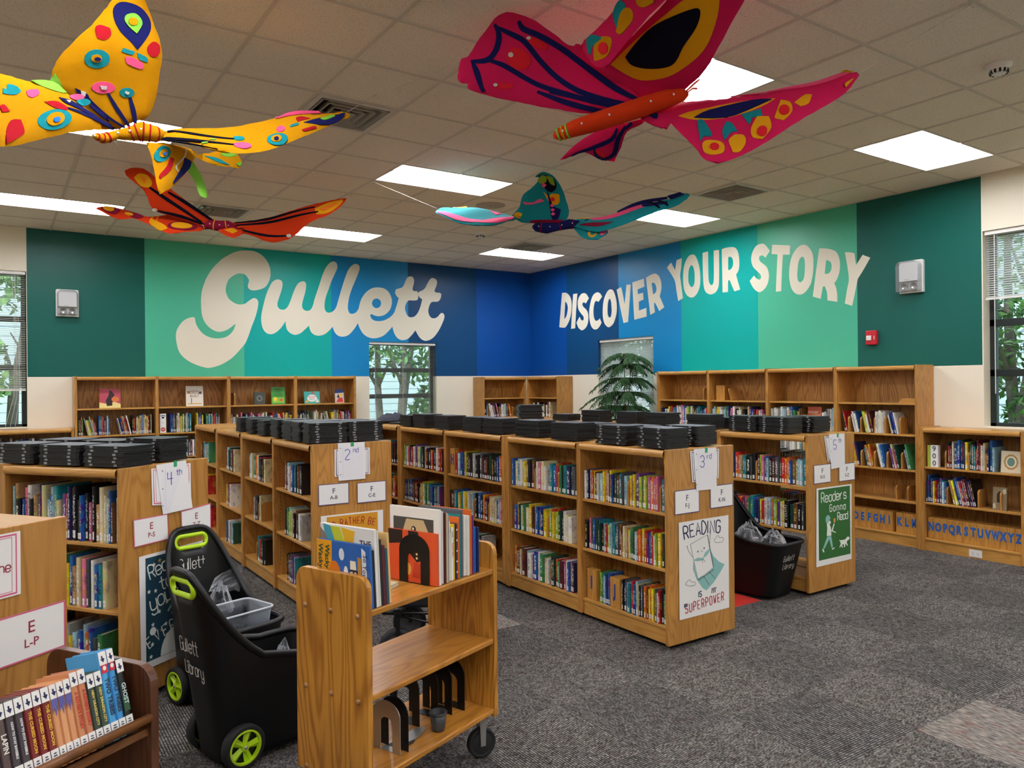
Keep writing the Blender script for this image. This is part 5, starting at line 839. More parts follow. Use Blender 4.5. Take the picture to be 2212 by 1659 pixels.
for s_ in ('280,893 425,815 475,1095 340,1185 280,893', '428,815 480,1090', '340,1192 478,1108', '345,1197 480,1115', '250,905 262,945 298,1000', '255,905 248,915', '440,920 448,860 452,805', '446,805 458,812', '390,1165 415,1200 438,1240', '440,1130 470,1165 492,1190', '370,950 378,958 384,944', '385,1012 382,1050', '385,1012 405,1045', '490,870 485,855 500,850 505,830 525,826 535,845 560,840 570,860 560,880 520,885 490,880 490,870', '238,1225 236,1210 250,1205 255,1192 275,1186 285,1205 315,1205 322,1222 310,1235 270,1238 238,1225'): pen(q, pp(s_), .0022, z=.0012)
for c in ('343,955', '397,928'): a = pp(c)[0]; q.prism(disc(*a, .0055, .0055, 10), .0012, .0016)
q.build('drawing', LINE_, o)
q = MB(); cv = lambda x: (.055 * cos((x) / .2 * 1.2) - .04, -x * 1.2)
script(q, 'READING', -.185, .2, .08, .0085, z=.0012, aspect=.5, curve=lambda x: (.012 - 1.0 * x * x * .5, -x * .8)); q.build('lettering', NAVYI, o)
q = MB(); script(q, 'IS', -.06, -.19, .034, .006, z=.0012); q.build('lettering', NAVYI, o); q = MB(); script(q, 'MY', .065, -.185, .034, .006, z=.0012, slant=.1); q.build('lettering', NAVYI, o)
q = MB(); script(q, 'SUPERPOWER', -.182, -.262, .054, .0065, adv=.038, z=.0012, aspect=.4, curve=lambda x: (.012 * x / .18, .05)); q.build('lettering', REDI, o)
q = MB(); q.box(-.195, -.163, -.235, -.213, .0007, .0012); q.build('publisher_mark', LOGO, o)
o = poster(B5, 'green poster reading Readers Gonna Read with a dog walker', [(.079, .225), (.56, .226), (.57, .84), (.092, .842)]); GP = mat('poster green', '#2d6b2f', .6); CHALK = mat('chalk white print', '#eef3ea', .6)
q = MB(); q.box(-.21, .22, -.262, .296, .0006, .0009); q.build('artwork', GP, o)
q = MB(); script(q, 'Readers', -.17, .19, .075, .008, z=.001, adv=.05, curve=lambda x: (.02 * (x + .17), .03)); script(q, 'Gonna', -.06, .11, .055, .007, z=.001, adv=.047); script(q, 'Read', .045, .03, .06, .0075, z=.001, adv=.037); q.build('lettering', CHALK, o)
def g5(s): return [((float(a.split(',')[0]) - 1215) / 390 * .44 + .005, (588 - (float(a.split(',')[1]) + (float(a.split(',')[0]) - 1215) * .13)) / 845 * .56 + .02) for a in s.split()]
q = MB(); q.prism(g5('1120,600 1140,560 1165,575 1168,600 1150,612 1165,640 1172,690 1172,750 1118,750 1125,660'), .0009, .0013); q.prism(g5('1160,640 1175,690 1190,640 1205,600 1212,612 1190,690 1230,710 1225,720 1180,700'), .001, .0014)
q.build('walker', CHALK, o); q = MB(); q.prism(g5('1283,815 1340,808 1355,790 1375,772 1398,792 1385,815 1365,825 1360,850 1375,888 1362,885 1345,855 1335,905 1325,900 1325,865 1300,868 1312,905 1300,905 1290,880 1272,905 1270,895 1285,860 1280,830 1268,815 1270,805'), .0009, .0013); q.build('dog', CHALK, o); q = MB(); q.prism(g5('1062,905 1078,900 1088,940 1075,942'), .0009, .0013); q.build('shoe', CHALK, o); q = MB(); q.prism(g5('1178,905 1205,895 1212,905 1180,922'), .0009, .0013); q.build('shoe', CHALK, o)
q = MB(); q.prism(g5('1108,585 1105,535 1125,500 1150,505 1165,540 1150,560 1135,600'), .0014, .0017); q.prism(g5('1125,755 1172,755 1190,890 1172,895 1148,790 1090,900 1072,895'), .0009, .0013); q.build('hair_and_trousers', MINT, o)
q = MB(); q.prism(g5('1202,545 1222,540 1222,585 1202,598'), .0014, .0017); q.build('held_book', mat('amber print', '#e0a33a', .6), o)
q = MB(); pen(q, g5('1230,740 1265,780 1345,795'), .0015, z=.001); q.build('lead', LINE_, o)
o = poster(B4, 'navy poster reading Reading take you EVERY partly hidden by a black cart', [(.115, .165), (.585, .165), (.575, .78), (.105, .78)]); SPACE = mat('night print', '#123f52', .6)
q = MB(); q.box(-.197, .2, -.27, .29, .0006, .0009); q.build('artwork', SPACE, o)
q = MB(); script(q, 'Reading', -.165, .17, .075, .0075, z=.0012, adv=.045, curve=lambda x: (.28 * (x + .16), .25)); script(q, 'can', .07, .2, .05, .006, z=.0012, adv=.035); script(q, 'take', -.095, .09, .075, .0075, z=.0012, adv=.045, curve=lambda x: (.25 * (x + .1), .2)); script(q, 'you', -.16, .0, .085, .0075, z=.0012, adv=.052, curve=lambda x: (.25 * (x + .15), .2))
script(q, 'EVERY', -.175, -.2, .06, .0065, z=.0012, adv=.052, curve=lambda x: (.45 * (x + .17) - .9 * (x + .17) ** 2, .5 - 1.4 * (x + .17))); q.build('lettering', CHALK, o)
def star(x, y, r): return [(x + r * (1 if i % 2 == 0 else .42) * sin(pi * i / 5), y + r * (1 if i % 2 == 0 else .42) * cos(pi * i / 5)) for i in range(10)]
q = MB()
for i, (x, y) in enumerate([(-.14, .245), (-.175, .105), (-.13, .1), (-.05, .02), (-.105, -.02), (-.01, -.05), (-.15, -.08), (-.06, -.1), (-.155, -.185), (-.165, -.25), (.12, .12), (.05, -.12)]): q.prism(star(x, y, .014), .001, .0013)
q.prism(disc(-.15, -.115, .022, .022), .001, .0013); q.prism([(-.11, -.27)] + [(.07 + .18 * cos(v), -.27 + .17 * sin(v)) for v in [pi - pi * g / 14 for g in range(15)]] + [(.199, -.27)] if False else [(.05 + .149 * cos(v), -.268 + .15 * sin(v)) for v in [pi * g / 16 for g in range(17)]], .001, .0012); q.build('star_pattern', CHALK, o)
q = MB(); q.prism(star(-.1, .26, .014), .001, .0013); q.prism(star(-.09, -.125, .013), .001, .0013); q.build('gold_stars', mat('gold print', '#d29a3a', .6), o)
q = MB(); q.prism([(-.05, -.03), (.06, .09), (.09, .09), (-.04, -.04)], .001, .0013); q.prism([(0, -.2), (.1, -.19), (.14, -.22), (.05, -.25), (.02, -.24), (.06, -.225)], .0012, .0015); q.build('comet_and_land', MINT, o)
o = poster(B2, 'gold poster reading RATHER BE in red arched letters behind the book truck', rect(.06, .548, .13, .743)); q = MB(); q.box(-.2, .2, -.25, .295, .0006, .0009); q.build('artwork', mat('poster gold', '#d99a22', .6), o)
q = MB(); ar = lambda x: (.03 - 1.0 * x * x, -2.0 * x * .9); script(q, "I'D RATHER BE", -.19, .195, .05, .007, adv=.0315, z=.0012, aspect=.38, curve=ar); q.build('lettering', mat('brick ink', '#b23a22', .6), o)
# ------------------------------------------------------------------ lettered pine blocks
BLUEL = mat('blue letter', '#1f60b8', .5); PURL = mat('violet letter', '#3c3a8c', .5)
def block(ch, M, w_, h_, d_, ink, label, knot=None):
    o = thing('letter_block', label, 'letter block', group='lettered pine shelf blocks', M=M); q = MB(); q.box(0, w_, 0, d_, 0, h_); q.build('block', PINE, o, bevel=.003)
    text(ch, h_ * .56, ink, o, T(w_ / 2, -.0002, h_ * .55) @ RX(pi / 2), thick=.003, bold=.0055, name='letter', sx=.5 if ch in 'WM' else .64)
    return o
c = CASES['rt']; a, b = c['bays'][3]; x = a + .066
for ch in 'CDEFGHI': block(ch, c['M'] @ T(x, .05 + rnd.uniform(0, .004), .1206), .073, .205, .12, BLUEL, f'pine block with a blue letter {ch} on the slogan wall case'); x += .0738
x += .035
for ch in 'KLM': block(ch, c['M'] @ T(x, .05 + rnd.uniform(0, .004), .1206), .073, .205, .12, BLUEL, f'pine block with a blue letter {ch} on the slogan wall case'); x += .0738
c = CASES['rl']; a, b = c['bays'][0]; x = a + .012
for ch in 'NOPQRSTUVWXYZ': block(ch, c['M'] @ T(x, .05 + rnd.uniform(0, .004), .1206), .0643, .205, .12, BLUEL, f'pine block with a blue letter {ch} in the low case'); x += .065
c = CASES['3a']; a, b = c['bays'][1]
block('I', c['M'] @ T(a + .02, .035, .1436), .1, .215, .05, PURL, 'pine block with a violet letter I beside the READING poster')
c = CASES['3b']; a, b = c['bays'][1]; block('H', c['M'] @ T(a + .02, .03, .8606), .085, .235, .05, PURL, 'pine block with a violet letter H two bays behind the 3rd sign')
# number marker 900 and 636, 800 holders
def marker(lbl, M, w_, h_, d_, chars, panel, ink, side=None):
    o = thing('shelf_marker', lbl, 'shelf marker', M=M); q = MB(); q.box(0, w_, 0, d_, 0, h_, 0); q.build('box', panel, o, bevel=.002)
    if side: q = MB(); q.box(-.001, w_ * .3, -.001, d_, 0, h_, 0); q.build('side_band', side, o)
    for i, ch in enumerate(chars): text(ch, h_ * .34, ink, o, T(w_ * (.64 if side else .5), -.0006, h_ * (.83 - i * .33)) @ RX(pi / 2), bold=.001, name='number'); 
    return o
c = CASES['rl']; marker('white marker reading 900 with a lime side on the low case', c['M'] @ T(c['bays'][0][0] + .02, .04, .8286), .1, .215, .05, '900', PAPER, mat('marker brown', '#4a4030', .6), mat('lime band', '#a9b63a', .6))
c = CASES['rt']; marker('small white marker reading 800 beside the pine', c['M'] @ T(c['bays'][0][0] + .07, .04, 1.1356), .06, .19, .05, '800', PAPER, INK)
c = CASES['lt']; o = marker('white marker with a paw print and 636 on the mural wall case', c['M'] @ T(c['bays'][1][0] + .02, .04, 1.0906), .075, .25, .05, '', PAPER, INK)
q = MB(); q.prism(disc(.0375, .045, .028, .028, 16), 0, .002, 0, RX(pi / 2)); q.build('red_disc', mat('red disc', '#c8402f', .6), o); text('636', .022, PAPER, o, T(.0375, -.0024, .045) @ RX(pi / 2), bold=.0005, name='number')
q = MB(); q.prism(disc(.0375, .2, .016, .013, 12), 0, .002, 0, RX(pi / 2))
for i in range(4): q.prism(disc(.016 + .0145 * i, .222 + (.006 if i in (1, 2) else 0), .006, .008, 8), 0, .002, 0, RX(pi / 2))
q.build('paw_print', NAVYI, o); text('Pets', .014, mat('grey print', '#8a8a92', .6), o, T(.0375, -.0006, .13) @ RX(pi / 2), name='word')
# ------------------------------------------------------------------ face-out books on the mural wall case
c = CASES['lt']; zt = 1.4306
def FO(i, x): return upright(c, c['bays'][i][0] + x, .09, zt, .1)
cover_book('red and gold book cover standing face out, first bay of the mural wall case', FO(0, .25), .24, .245, .012, '#b9485a', [('#e8d68a', [(0, 0), (1, 0), (1, .2), (.7, .32), (.4, .2), (0, .3)]), ('#2a1f24', [(.35, .1), (.6, .12), (.62, .45), (.72, .7), (.5, .95), (.42, .6), (.3, .4)]), ('#d97b3c', disc(.75, .45, .18, .14))])
cover_book('cream book cover with brown block lettering standing face out, second bay', FO(1, .35), .22, .27, .012, '#e4dfcf', [('#a5703a', [(.08, .62), (.25, .62), (.25, .75), (.08, .75)]), ('#57422f', [(.75, .6), (.92, .6), (.92, .72), (.75, .72)]), ('#d8a84a', [(.1, .1), (.9, .1), (.9, .14), (.1, .14)]), ('#4b4b4f', [(.3, .14), (.34, .14), (.34, .4), (.3, .4)])], [('NEW', .5, .72, .045, '#7a4a22'), ('NEVER BEFORE', .5, .63, .017, '#7a4a22'), ('BUILT', .5, .5, .045, '#7a2f22')])
cover_book('dark grey notebook with a ring pattern standing face out, third bay', FO(2, .34), .15, .175, .012, '#3d423d', [('#6d746c', disc(.5, .5, .28, .25)), ('#3d423d', disc(.5, .5, .16, .14))])
cover_book('bright green cookbook standing face out beside the dark notebook', FO(2, .58), .2, .245, .012, '#3f9a3a', [('#8cc63f', [(.08, .08), (.92, .08), (.92, .4), (.08, .4)]), ('#f0d040', disc(.3, .3, .14, .12)), ('#d23c2c', disc(.72, .24, .1, .08))], [('KIDS', .5, .85, .04, '#1d4f1f'), ('CAN', .5, .7, .035, '#1d4f1f'), ('COOK', .5, .55, .04, '#1d4f1f')])
cover_book('teal landscape book about origami pets standing face out, fourth bay', FO(3, .13), .235, .175, .012, '#3fb0a6', [('#f2efe6', disc(.5, .45, .32, .3)), ('#d8402e', [(.4, .85), (.7, .8), (.6, .98)]), ('#e8a83a', [(.05, .1), (.2, .35), (.28, .1)]), ('#e8e4da', [(.7, .1), (.85, .4), (.95, .1)])], [('ORIGAMI', .5, .55, .033, '#c93a2a'), ('PETS', .5, .35, .038, '#2a6fa0')])
cover_book('red and blue comic cover leaning face out at the end of the mural wall case', FO(3, .6), .14, .205, .01, '#c9bfb4', [('#28306b', [(0, .7), (1, .75), (1, 1), (0, 1)]), ('#c8322e', [(.1, .05), (.9, .05), (.8, .4), (.4, .35)]), ('#e9b93a', disc(.6, .55, .2, .12)), ('#2b2b3a', [(.2, .4), (.5, .35), (.4, .68)])])
for i, xx, w_ in ((2, .012, .075), (2, .1, .06)):
    pass
bookend(c['M'] @ T(c['bays'][2][0] + .06, .05, zt), 'oak bookend standing alone, third bay of the mural wall case', .16, .17)
# odd bits on the slogan wall case top shelf
c = CASES['rt']; q = MB(); q.box(0, .14, 0, .12, 0, .19); o = q.build('wooden_box', PINE, None, bevel=.003); o.matrix_world = c['M'] @ T(c['bays'][1][0] + .04, .08, 1.4556); tag(o, 'plain pine block standing on the slogan wall case', 'block')
bookend(c['M'] @ T(c['bays'][0][1] - .12, .06, 1.4556), 'oak bookend at the end of the first bay, slogan wall case top shelf', .16, .16)
bookend(c['M'] @ T(c['bays'][1][0] + .3, .05, 1.4556) @ RY(-.3), 'oak bookend leaning on the plain pine block', .16, .16)
for i in range(3):
    q = MB(); q.box(0, .17, 0, .12, 0, .014); o = q.build('oak_strip', OAKH, None, bevel=.002); o.matrix_world = c['M'] @ T(c['bays'][3][1] - .2 + .008 * i, .06 + .01 * i, 1.4556 + .0152 * i); tag(o, f'{("bottom", "middle", "top")[i]} one of three thin oak slats stacked on the slogan wall case', 'wood strip', 'stacked oak slats')
cb_ = CASES['cb']; q = MB(); q.box(0, .14, 0, .1, 0, .02); o = q.build('oak_strip', OAKH, None, bevel=.002); o.matrix_world = cb_['M'] @ T(.66, .08, 1.4556); tag(o, 'short oak slat lying on the corner bookcase shelf', 'wood strip')
c = CASES['rt']
for k_, x in enumerate((.03, .61, .73)): bookend(c['M'] @ T(c['bays'][3][0] + x, .06, .4576), f'{ordn(k_ + 1)} oak bookend from the far end on the empty shelf above the letter blocks', .15, .15)
# face-out cover beside the shelf books
c = CASES['rl']; cover_book('cream ornamented book standing face out at the end of the 900 shelf', c['M'] @ T(c['bays'][0][1] - .19, .07, .8286) @ RX(pi / 2 - .1), .17, .2, .014, '#ddd2b2', [('#b58a4a', disc(.5, .5, .36, .36, 10)), ('#e6dcc0', disc(.5, .5, .27, .27, 14)), ('#6f8f80', disc(.5, .5, .19, .2, 14))])
cover_book('brown stone patterned book standing face out under the 900 shelf', c['M'] @ T(c['bays'][0][1] - .26, .06, .4786) @ RX(pi / 2 - .08), .12, .21, .012, '#8b7a5e', [('#3d2c1c', [(.3, .35), (.6, .3), (.7, .65), (.5, .85), (.3, .7)]), ('#c8bd9c', [(.05, .05), (.25, .08), (.2, .3), (.04, .25)]), ('#c8bd9c', [(.75, .7), (.95, .75), (.9, .95), (.7, .9)])])
# ------------------------------------------------------------------ wooden book truck
def rounded(y0, y1, z0, z1, r, n=6):
    p = [(y0, z0), (y1, z0)]
    p += [(y1 - r + r * cos(a), z1 - r + r * sin(a)) for a in [pi / 2 * g / n for g in range(n + 1)]]
    p += [(y0 + r - r * sin(a), z1 - r + r * cos(a)) for a in [pi / 2 * g / n for g in range(n + 1)]]
    return p
YZ = Matrix(((0, 0, 1, 0), (1, 0, 0, 0), (0, 1, 0, 0), (0, 0, 0, 1)))   # outline (y, z) extruded along x
def caster(t, x, y, r, top, yaw_):
    c = bpy.data.objects.new('caster', None); COL.objects.link(c); c.parent = t; c.location = (x, y, 0); c.rotation_euler = (0, 0, yaw_)
    q = MB(); q.lathe([(0, -.016), (r * .7, -.016), (r * .8, -.012), (r * .82, -.016), (r, -.012), (r, .012), (r * .82, .016), (r * .8, .012), (r * .7, .016), (0, .016)], 24, 0, T(0, 0, r) @ RX(pi / 2)); q.build('wheel', RUBBER, c, True)
    q = MB()
    for s_ in (-1, 1): q.prism([(-.016, top), (.016, top), (.012, r - .01), (-.012, r - .01)], s_ * .022 - .0015, s_ * .022 + .0015, 0, T(.0, 0, 0) @ Matrix(((1, 0, 0, 0), (0, 0, 1, 0), (0, 1, 0, 0), (0, 0, 0, 1))))
    q.box(-.03, .03, -.03, .03, top - .004, top); q.tube([(0, -.024, r), (0, .024, r)], .006, 8); q.build('fork', STEEL, c)
TM = frame_at(1.15, 2.621, radians(21.08))
t = thing('book_truck', 'wooden rolling book truck with picture books on its top shelf', 'book truck', M=TM)
for x in (-.026, .76):
    q = MB(); q.prism(rounded(0, .393, .185, .978 if x < 0 else .968, .05), x, x + .026, 0, YZ); p = q.build('side_panel', TRUCK, t, bevel=.005)
    if x < 0:
        for z in (.83, .515, .2):
            for y, dz in ((.05, 0), (.195, .0), (.34, .0)):
                s_ = MB(); s_.lathe([(.0105, 0), (.009, .004), (.004, .006), (0, .0065)], 10, 0, T(x, y, z + dz) @ RY(-pi / 2)); s_.build('screw_cap', wood('cap wood', '#b98a58', '#8d5a2c'), p, True)
for z in (.853, .538, .223):
    q = MB(); q.box(0, .76, .004, .389, z - .024, z); q.build('shelf', TRUCKH, t, bevel=.005)
for x, y, r in ((.03, .05, .4), (.03, .34, 2), (.735, .06, -.5), (.735, .33, -.5)): caster(t, x, y, .067, .188, r)
def tcover(label, x, w_, h_, th, base, shapes=(), texts=(), y=.012, tilt=0, spine=None, z=.8556, titles=()):
    """book standing across the truck with its cover towards the near end panel, spine on the aisle side"""
    M = TM @ T(x, y + w_, z) @ RY(-tilt) @ Matrix(((0, 0, -1, 0), (-1, 0, 0, 0), (0, 1, 0, 0), (0, 0, 0, 1)))
    o = cover_book(label, M, w_, h_, th, base, shapes, texts, 'picture books on the book truck')
    q = MB(); q.box(w_ - .001, w_ + .0012, 0, h_, 0, th); s_ = q.build('spine', mat('cover ' + (spine or base), spine or base, .3), o); N_BOOK[0] += 1
    for body, sz, c_, yy in titles: text(body, sz, mat('print ' + c_, c_, .4), o, T(w_ + .0016, yy * h_, th / 2) @ RY(pi / 2) @ RZ(-pi / 2), name='title')
    return o
tcover('blue picture book reading Pres with an orange figure, standing against the near truck panel', .021, .285, .235, .012, '#2f67b5', [('#e8a21e', [(0, 0), (.36, 0), (.4, .3), (.28, .6), (.3, 1), (0, 1)]), ('#d97a1c', disc(.33, .42, .12, .26)), ('#f2ead0', [(.62, .1), (.78, .06), (.74, .72), (.64, .72)]), ('#b98a44', [(.77, .3), (.83, .3), (.85, .78), (.78, .8)]), ('#e9ecf0', [(.86, .05), (.95, .05), (.93, .9), (.86, .95)]), ('#dfe8f0', disc(.48, .8, .05, .1)), ('#dfe8f0', disc(.55, .5, .04, .12))], [], tilt=.05)
o = bpy.context.scene.objects
tx_ = [k for k in COL.objects if k.get('label', '').startswith('blue picture book reading Pres')][0]
text('Pres', .062, INK, tx_, T(.69 * .285, .36 * .235, .0135) @ RZ(-pi / 2), bold=.001, name='title'); text('So You Want', .03, NAVYI, tx_, T(.9 * .285, .5 * .235, .0135) @ RZ(-pi / 2 - .08), name='title')
for i_ in range(2): text('Wacky Wacky', .034, mat('print green', '#1f4a34', .5), tx_, T((.06 + .13 * i_) * .285, .5 * .235, .0135) @ RZ(-pi / 2 - .05), bold=.0006, name='title')
tcover('black spined thin book behind the blue picture book on the truck', .0325, .25, .215, .01, '#22242a', tilt=.05)
o_ = tcover('white book with a coloured triangle cover on the truck', .0488, .29, .292, .014, '#e6e6e2', [('#4aa3b8', [(.1, .75), (.3, .72), (.2, .98), (.06, 1)]), ('#c8cf3a', [(.3, .72), (.5, .7), (.38, .98), (.2, .98)]), ('#e9b52c', [(.5, .7), (.58, .5), (.66, .95), (.4, .98)]), ('#6b3a22', [(.2, .35), (.5, .35), (.46, .75), (.22, .7)]), ('#8e8378', [(0, .4), (.12, .45), (.12, .85), (0, .95)]), ('#d9b183', disc(.62, .5, .1, .12))], [('THE', .85, .8, .034, '#3a2422'), ('U', .84, .6, .085, '#5a2a22')], tilt=.05)
for k_, (x_, w_, h_, th_, b_, l_) in enumerate([(.0585, .27, .285, .008, '#d9d4c6', 'thin cream book behind the triangle cover book on the truck'), (.071, .25, .25, .012, '#2a2a2e', 'black book behind the triangle cover book, before the tan book'), (.0885, .2, .225, .016, '#5a2630', 'maroon book standing just before the tall tan book'), (.102, .24, .21, .012, '#2f5a66', 'slate teal book standing just before the tall tan book'), (.1135, .285, .268, .01, '#e0b878', 'tall tan picture book at the open end of the first truck group')]): tcover(l_, x_, w_, h_, th_, b_, tilt=.05)
q = MB(); q.box(0, .17, 0, .11, 0, .004); q.box(0, .17, 0, .11, .012, .016); q.box(0, .004, 0, .11, 0, .016); q.box(.004, .168, .002, .108, .004, .012, 1); o = q.build('book', [mat('cover sage', '#c9c6a8', .4), PAGES]); o.matrix_world = TM @ T(.15, .12, .8535) @ RZ(.25); tag(o, 'small pale book lying flat on the truck behind the tan book', 'book'); N_BOOK[0] += 1
def arch_end(M, label, w_, h_, leg, m_, plate=.13, group='metal bookends', parent_m=None):
    """sheet steel bookend with an arched cut-out and a flat foot; local x along the shelf, y across"""
    o = thing('metal_bookend', label, 'bookend', group=group, M=M); r = w_ / 2
    out = [(0, 0), (leg, 0), (leg, h_ - w_ * .62)] + [(r - (r - leg) * cos(a), h_ - w_ * .62 + (r - leg) * .8 * sin(a)) for a in [pi * g / 10 for g in range(1, 10)]] + [(w_ - leg, h_ - w_ * .62), (w_ - leg, 0), (w_, 0), (w_, h_ - r * .8)]
    out += [(r + r * cos(a), h_ - r * .8 + r * .8 * sin(a)) for a in [pi * g / 12 for g in range(1, 12)]] + [(0, h_ - r * .8)]
    q = MB(); q.prism(out, 0, .0035, 0, YZ); q.build('upright', m_, o)
    q = MB(); q.prism(rounded(leg * .9, w_ - leg * .9, 0, plate, .03), 0, .0015, 0, Matrix(((0, 1, 0, 0), (1, 0, 0, 0), (0, 0, 1, .0004), (0, 0, 0, 1)))); q.build('foot_plate', parent_m or m_, o); return o
arch_end(TM @ T(.375, .05, .8535), 'black arched metal bookend holding the picture books on the truck top', .165, .205, .045, BLACK)
tcover('orange and black picture book with a cat, just behind the black bookend', .3925, .27, .215, .012, '#d9552c', [('#1f1b1d', [(.42, 1), (.46, .55), (.6, .4), (.72, .45), (.7, .7), (.62, 1)]), ('#2a1d1c', [(0, .7), (.3, .75), (.3, 1), (0, 1)]), ('#e8b04a', disc(.42, .25, .06, .12)), ('#c23a1e', [(.5, .1), (.8, .1), (.75, .35), (.55, .4)]), ('#f3d9a0', disc(.6, .56, .02, .025)), ('#f3d9a0', disc(.6, .48, .02, .025))])
o_ = tcover('tall white framed picture book of a pale animal face behind the orange book', .409, .275, .312, .014, '#e8e6e0', [('#4b4a46', [(.08, .1), (.9, .1), (.9, .86), (.08, .86)]), ('#c6b184', [(.22, .1), (.8, .1), (.88, .55), (.7, .84), (.35, .84), (.2, .5)]), ('#d9a3b2', disc(.26, .42, .1, .16)), ('#b07a9a', [(.64, .3), (.78, .5), (.86, .52), (.82, .6), (.7, .55), (.6, .38)]), ('#2a2420', disc(.5, .7, .05, .05)), ('#e9dfc4', disc(.49, .71, .02, .02))])
x = .424
for c_, th, h_, l_ in [('w', .014, .3, 'white spined tall book next to the framed picture book'), ('d', .009, .295, 'narrow maroon spine after the tall white book'), ('i', .012, .29, 'tall cream spine between maroon and grey on the truck'), ('s', .013, .28, 'tall grey green spine before the white WH book'), ('w', .013, .252, 'white spine reading WH on the book truck'), ('w', .016, .222, 'short white spine reading Suburban on the book truck'), ('y', .012, .235, 'yellow spine beside the short white Suburban book'), ('n', .013, .236, 'navy spine with pale stars on the book truck'), ('o', .01, .262, 'peach orange spine right after the navy starred book'), ('t', .013, .27, 'teal spine before the big dark grey book'), ('a', .024, .288, 'wide dark grey book with a white disc on the truck'), ('w', .011, .262, 'first of three white spines after the dark grey book'), ('w', .011, .26, 'middle of three white spines after the dark grey book'), ('w', .011, .258, 'last of three white spines before the orange map book'), ('o', .018, .28, 'orange map patterned book on the truck'), ('p', .007, .255, 'thin mauve spine between orange map book and blue books'), ('b', .012, .205, 'first short blue book near the far truck panel'), ('b', .012, .2, 'second short blue book near the far truck panel'), ('n', .01, .198, 'last short navy book against the far truck panel')]:
    o = book(TM @ T(x, .012 + rnd.uniform(0, .012), .8556), th, .24 if h_ > .24 else .18, h_, c_, l_, 'picture books on the book truck', False)
    if 'WH' in l_: text('WH', .014, INK, None, o.matrix_world @ Matrix.Diagonal((1 / th, 1 / .24, 1 / h_, 1)) if False else TM @ T(x + th / 2, .009, .8535 + h_ * .8) @ RX(pi / 2) @ RZ(-pi / 2), name='title').parent = None
    x += th * 1.04
for ob_ in [k for k in COL.objects if k.name.startswith('title') and not k.parent]:
    b_ = [k for k in COL.objects if 'reading WH' in k.get('label', '')][0]; ob_.parent = b_; ob_.matrix_parent_inverse = b_.matrix_world.inverted()
def sub(o, ch): ch.parent = o; ch.matrix_parent_inverse = o.matrix_world.inverted(); return ch
b_ = [k for k in COL.objects if 'reading Suburban' in k.get('label', '')][0]; p_ = b_.matrix_world.translation; R3_ = TM.to_3x3().to_4x4()
sub(b_, text('Suburban', .016, REDI, None, T(*p_) @ R3_ @ T(.008, -.002, .13) @ RX(pi / 2) @ RZ(-pi / 2), name='title'))
b_ = [k for k in COL.objects if 'pale stars' in k.get('label', '')][0]; p_ = b_.matrix_world.translation; q = MB()
for i in range(5): q.prism(star(.0065, .03 + .045 * i, .006), 0, .0008, 0, T(*p_) @ R3_ @ T(0, -.002, 0) @ RX(pi / 2))
sub(b_, q.build('stars', CHALK))
# steel bookends and a cup on the bottom shelf
zb = .2235
arch_end(TM @ T(.2, .055, zb), 'silver and black bookend at the near end of the bottom truck shelf', .15, .2, .042, STEEL, .13, parent_m=STEEL); arch_end(TM @ T(.235, .045, zb + .002), 'black bookend standing right behind the silver one', .15, .205, .042, BLACK, .1)
q = MB(); q.prism(disc(0, 0, .075, .03, 18), 0, .002); o = q.build('bookend_foot', STEEL); o.matrix_world = TM @ T(.36, .13, zb + .0025) @ RZ(.2); o.name = 'steel_plate'; tag(o, 'pale oval steel plate lying on the bottom truck shelf', 'plate')
t = thing('cup', 'small dark cup on the bottom truck shelf', 'cup', M=TM @ T(.455, .075, zb)); q = MB(); q.lathe([(0, 0), (.026, 0), (.03, .01), (.036, .078), (.033, .078), (.028, .012), (0, .01)], 20); q.build('body', mat('smoked plastic', '#3a3b3d', .35), t, True); q = MB(); q.lathe([(.038, .07), (.039, .076), (.036, .08), (.033, .076)], 20); q.build('rim', mat('smoked plastic', '#3a3b3d', .35), t, True)
for i, (x, y) in enumerate([(.43, .16), (.53, .14), (.6, .12), (.665, .1)]): arch_end(TM @ T(x, y, zb), f'{ordn(i + 1)} of four black arched bookends from the cup, bottom truck shelf', .17, .225, .04, BLACK, .055)
# ------------------------------------------------------------------ dark slanted book truck, near corner
DM = frame_at(.353, 2.30, radians(32)); t = thing('book_truck', 'dark walnut book truck with slanted shelf, carrying new novels', 'book truck', M=DM)
for x in (0, -1.0):
    q = MB(); q.prism(rounded(0, .43, .1, .915, .055), x, x + .026, 0, YZ); q.build('side_panel', WALNUT, t, bevel=.006)
for zf in (.745, .42):
    q = MB(); q.prism([(.012, zf), (.2, zf - .05), (.2, zf - .07), (.012, zf - .02)], -.974, 0, 0, YZ); q.build('slanted_shelf', WALNUTH, t)
    q = MB(); q.prism([(.418, zf), (.23, zf - .05), (.23, zf - .07), (.418, zf - .02)], -.974, 0, 0, YZ); q.build('slanted_shelf', WALNUTH, t)
    q = MB(); q.tube([(-.974, .004, zf + .03), (.0, .004, zf + .03)], .0125, 12); q.tube([(-.974, .426, zf + .03), (.0, .426, zf + .03)], .0125, 12); q.build('rail', WALNUTH, t, True)
q = MB(); q.prism([(.2, .64), (.23, .64), (.224, .89), (.214, .89), (.2, .7)], -.974, 0, 0, YZ); q.build('centre_board', WALNUT, t)
for x, y in ((-.06, .06), (-.06, .37), (-.92, .06), (-.92, .37)): caster(t, x, y, .045, .1, .5)
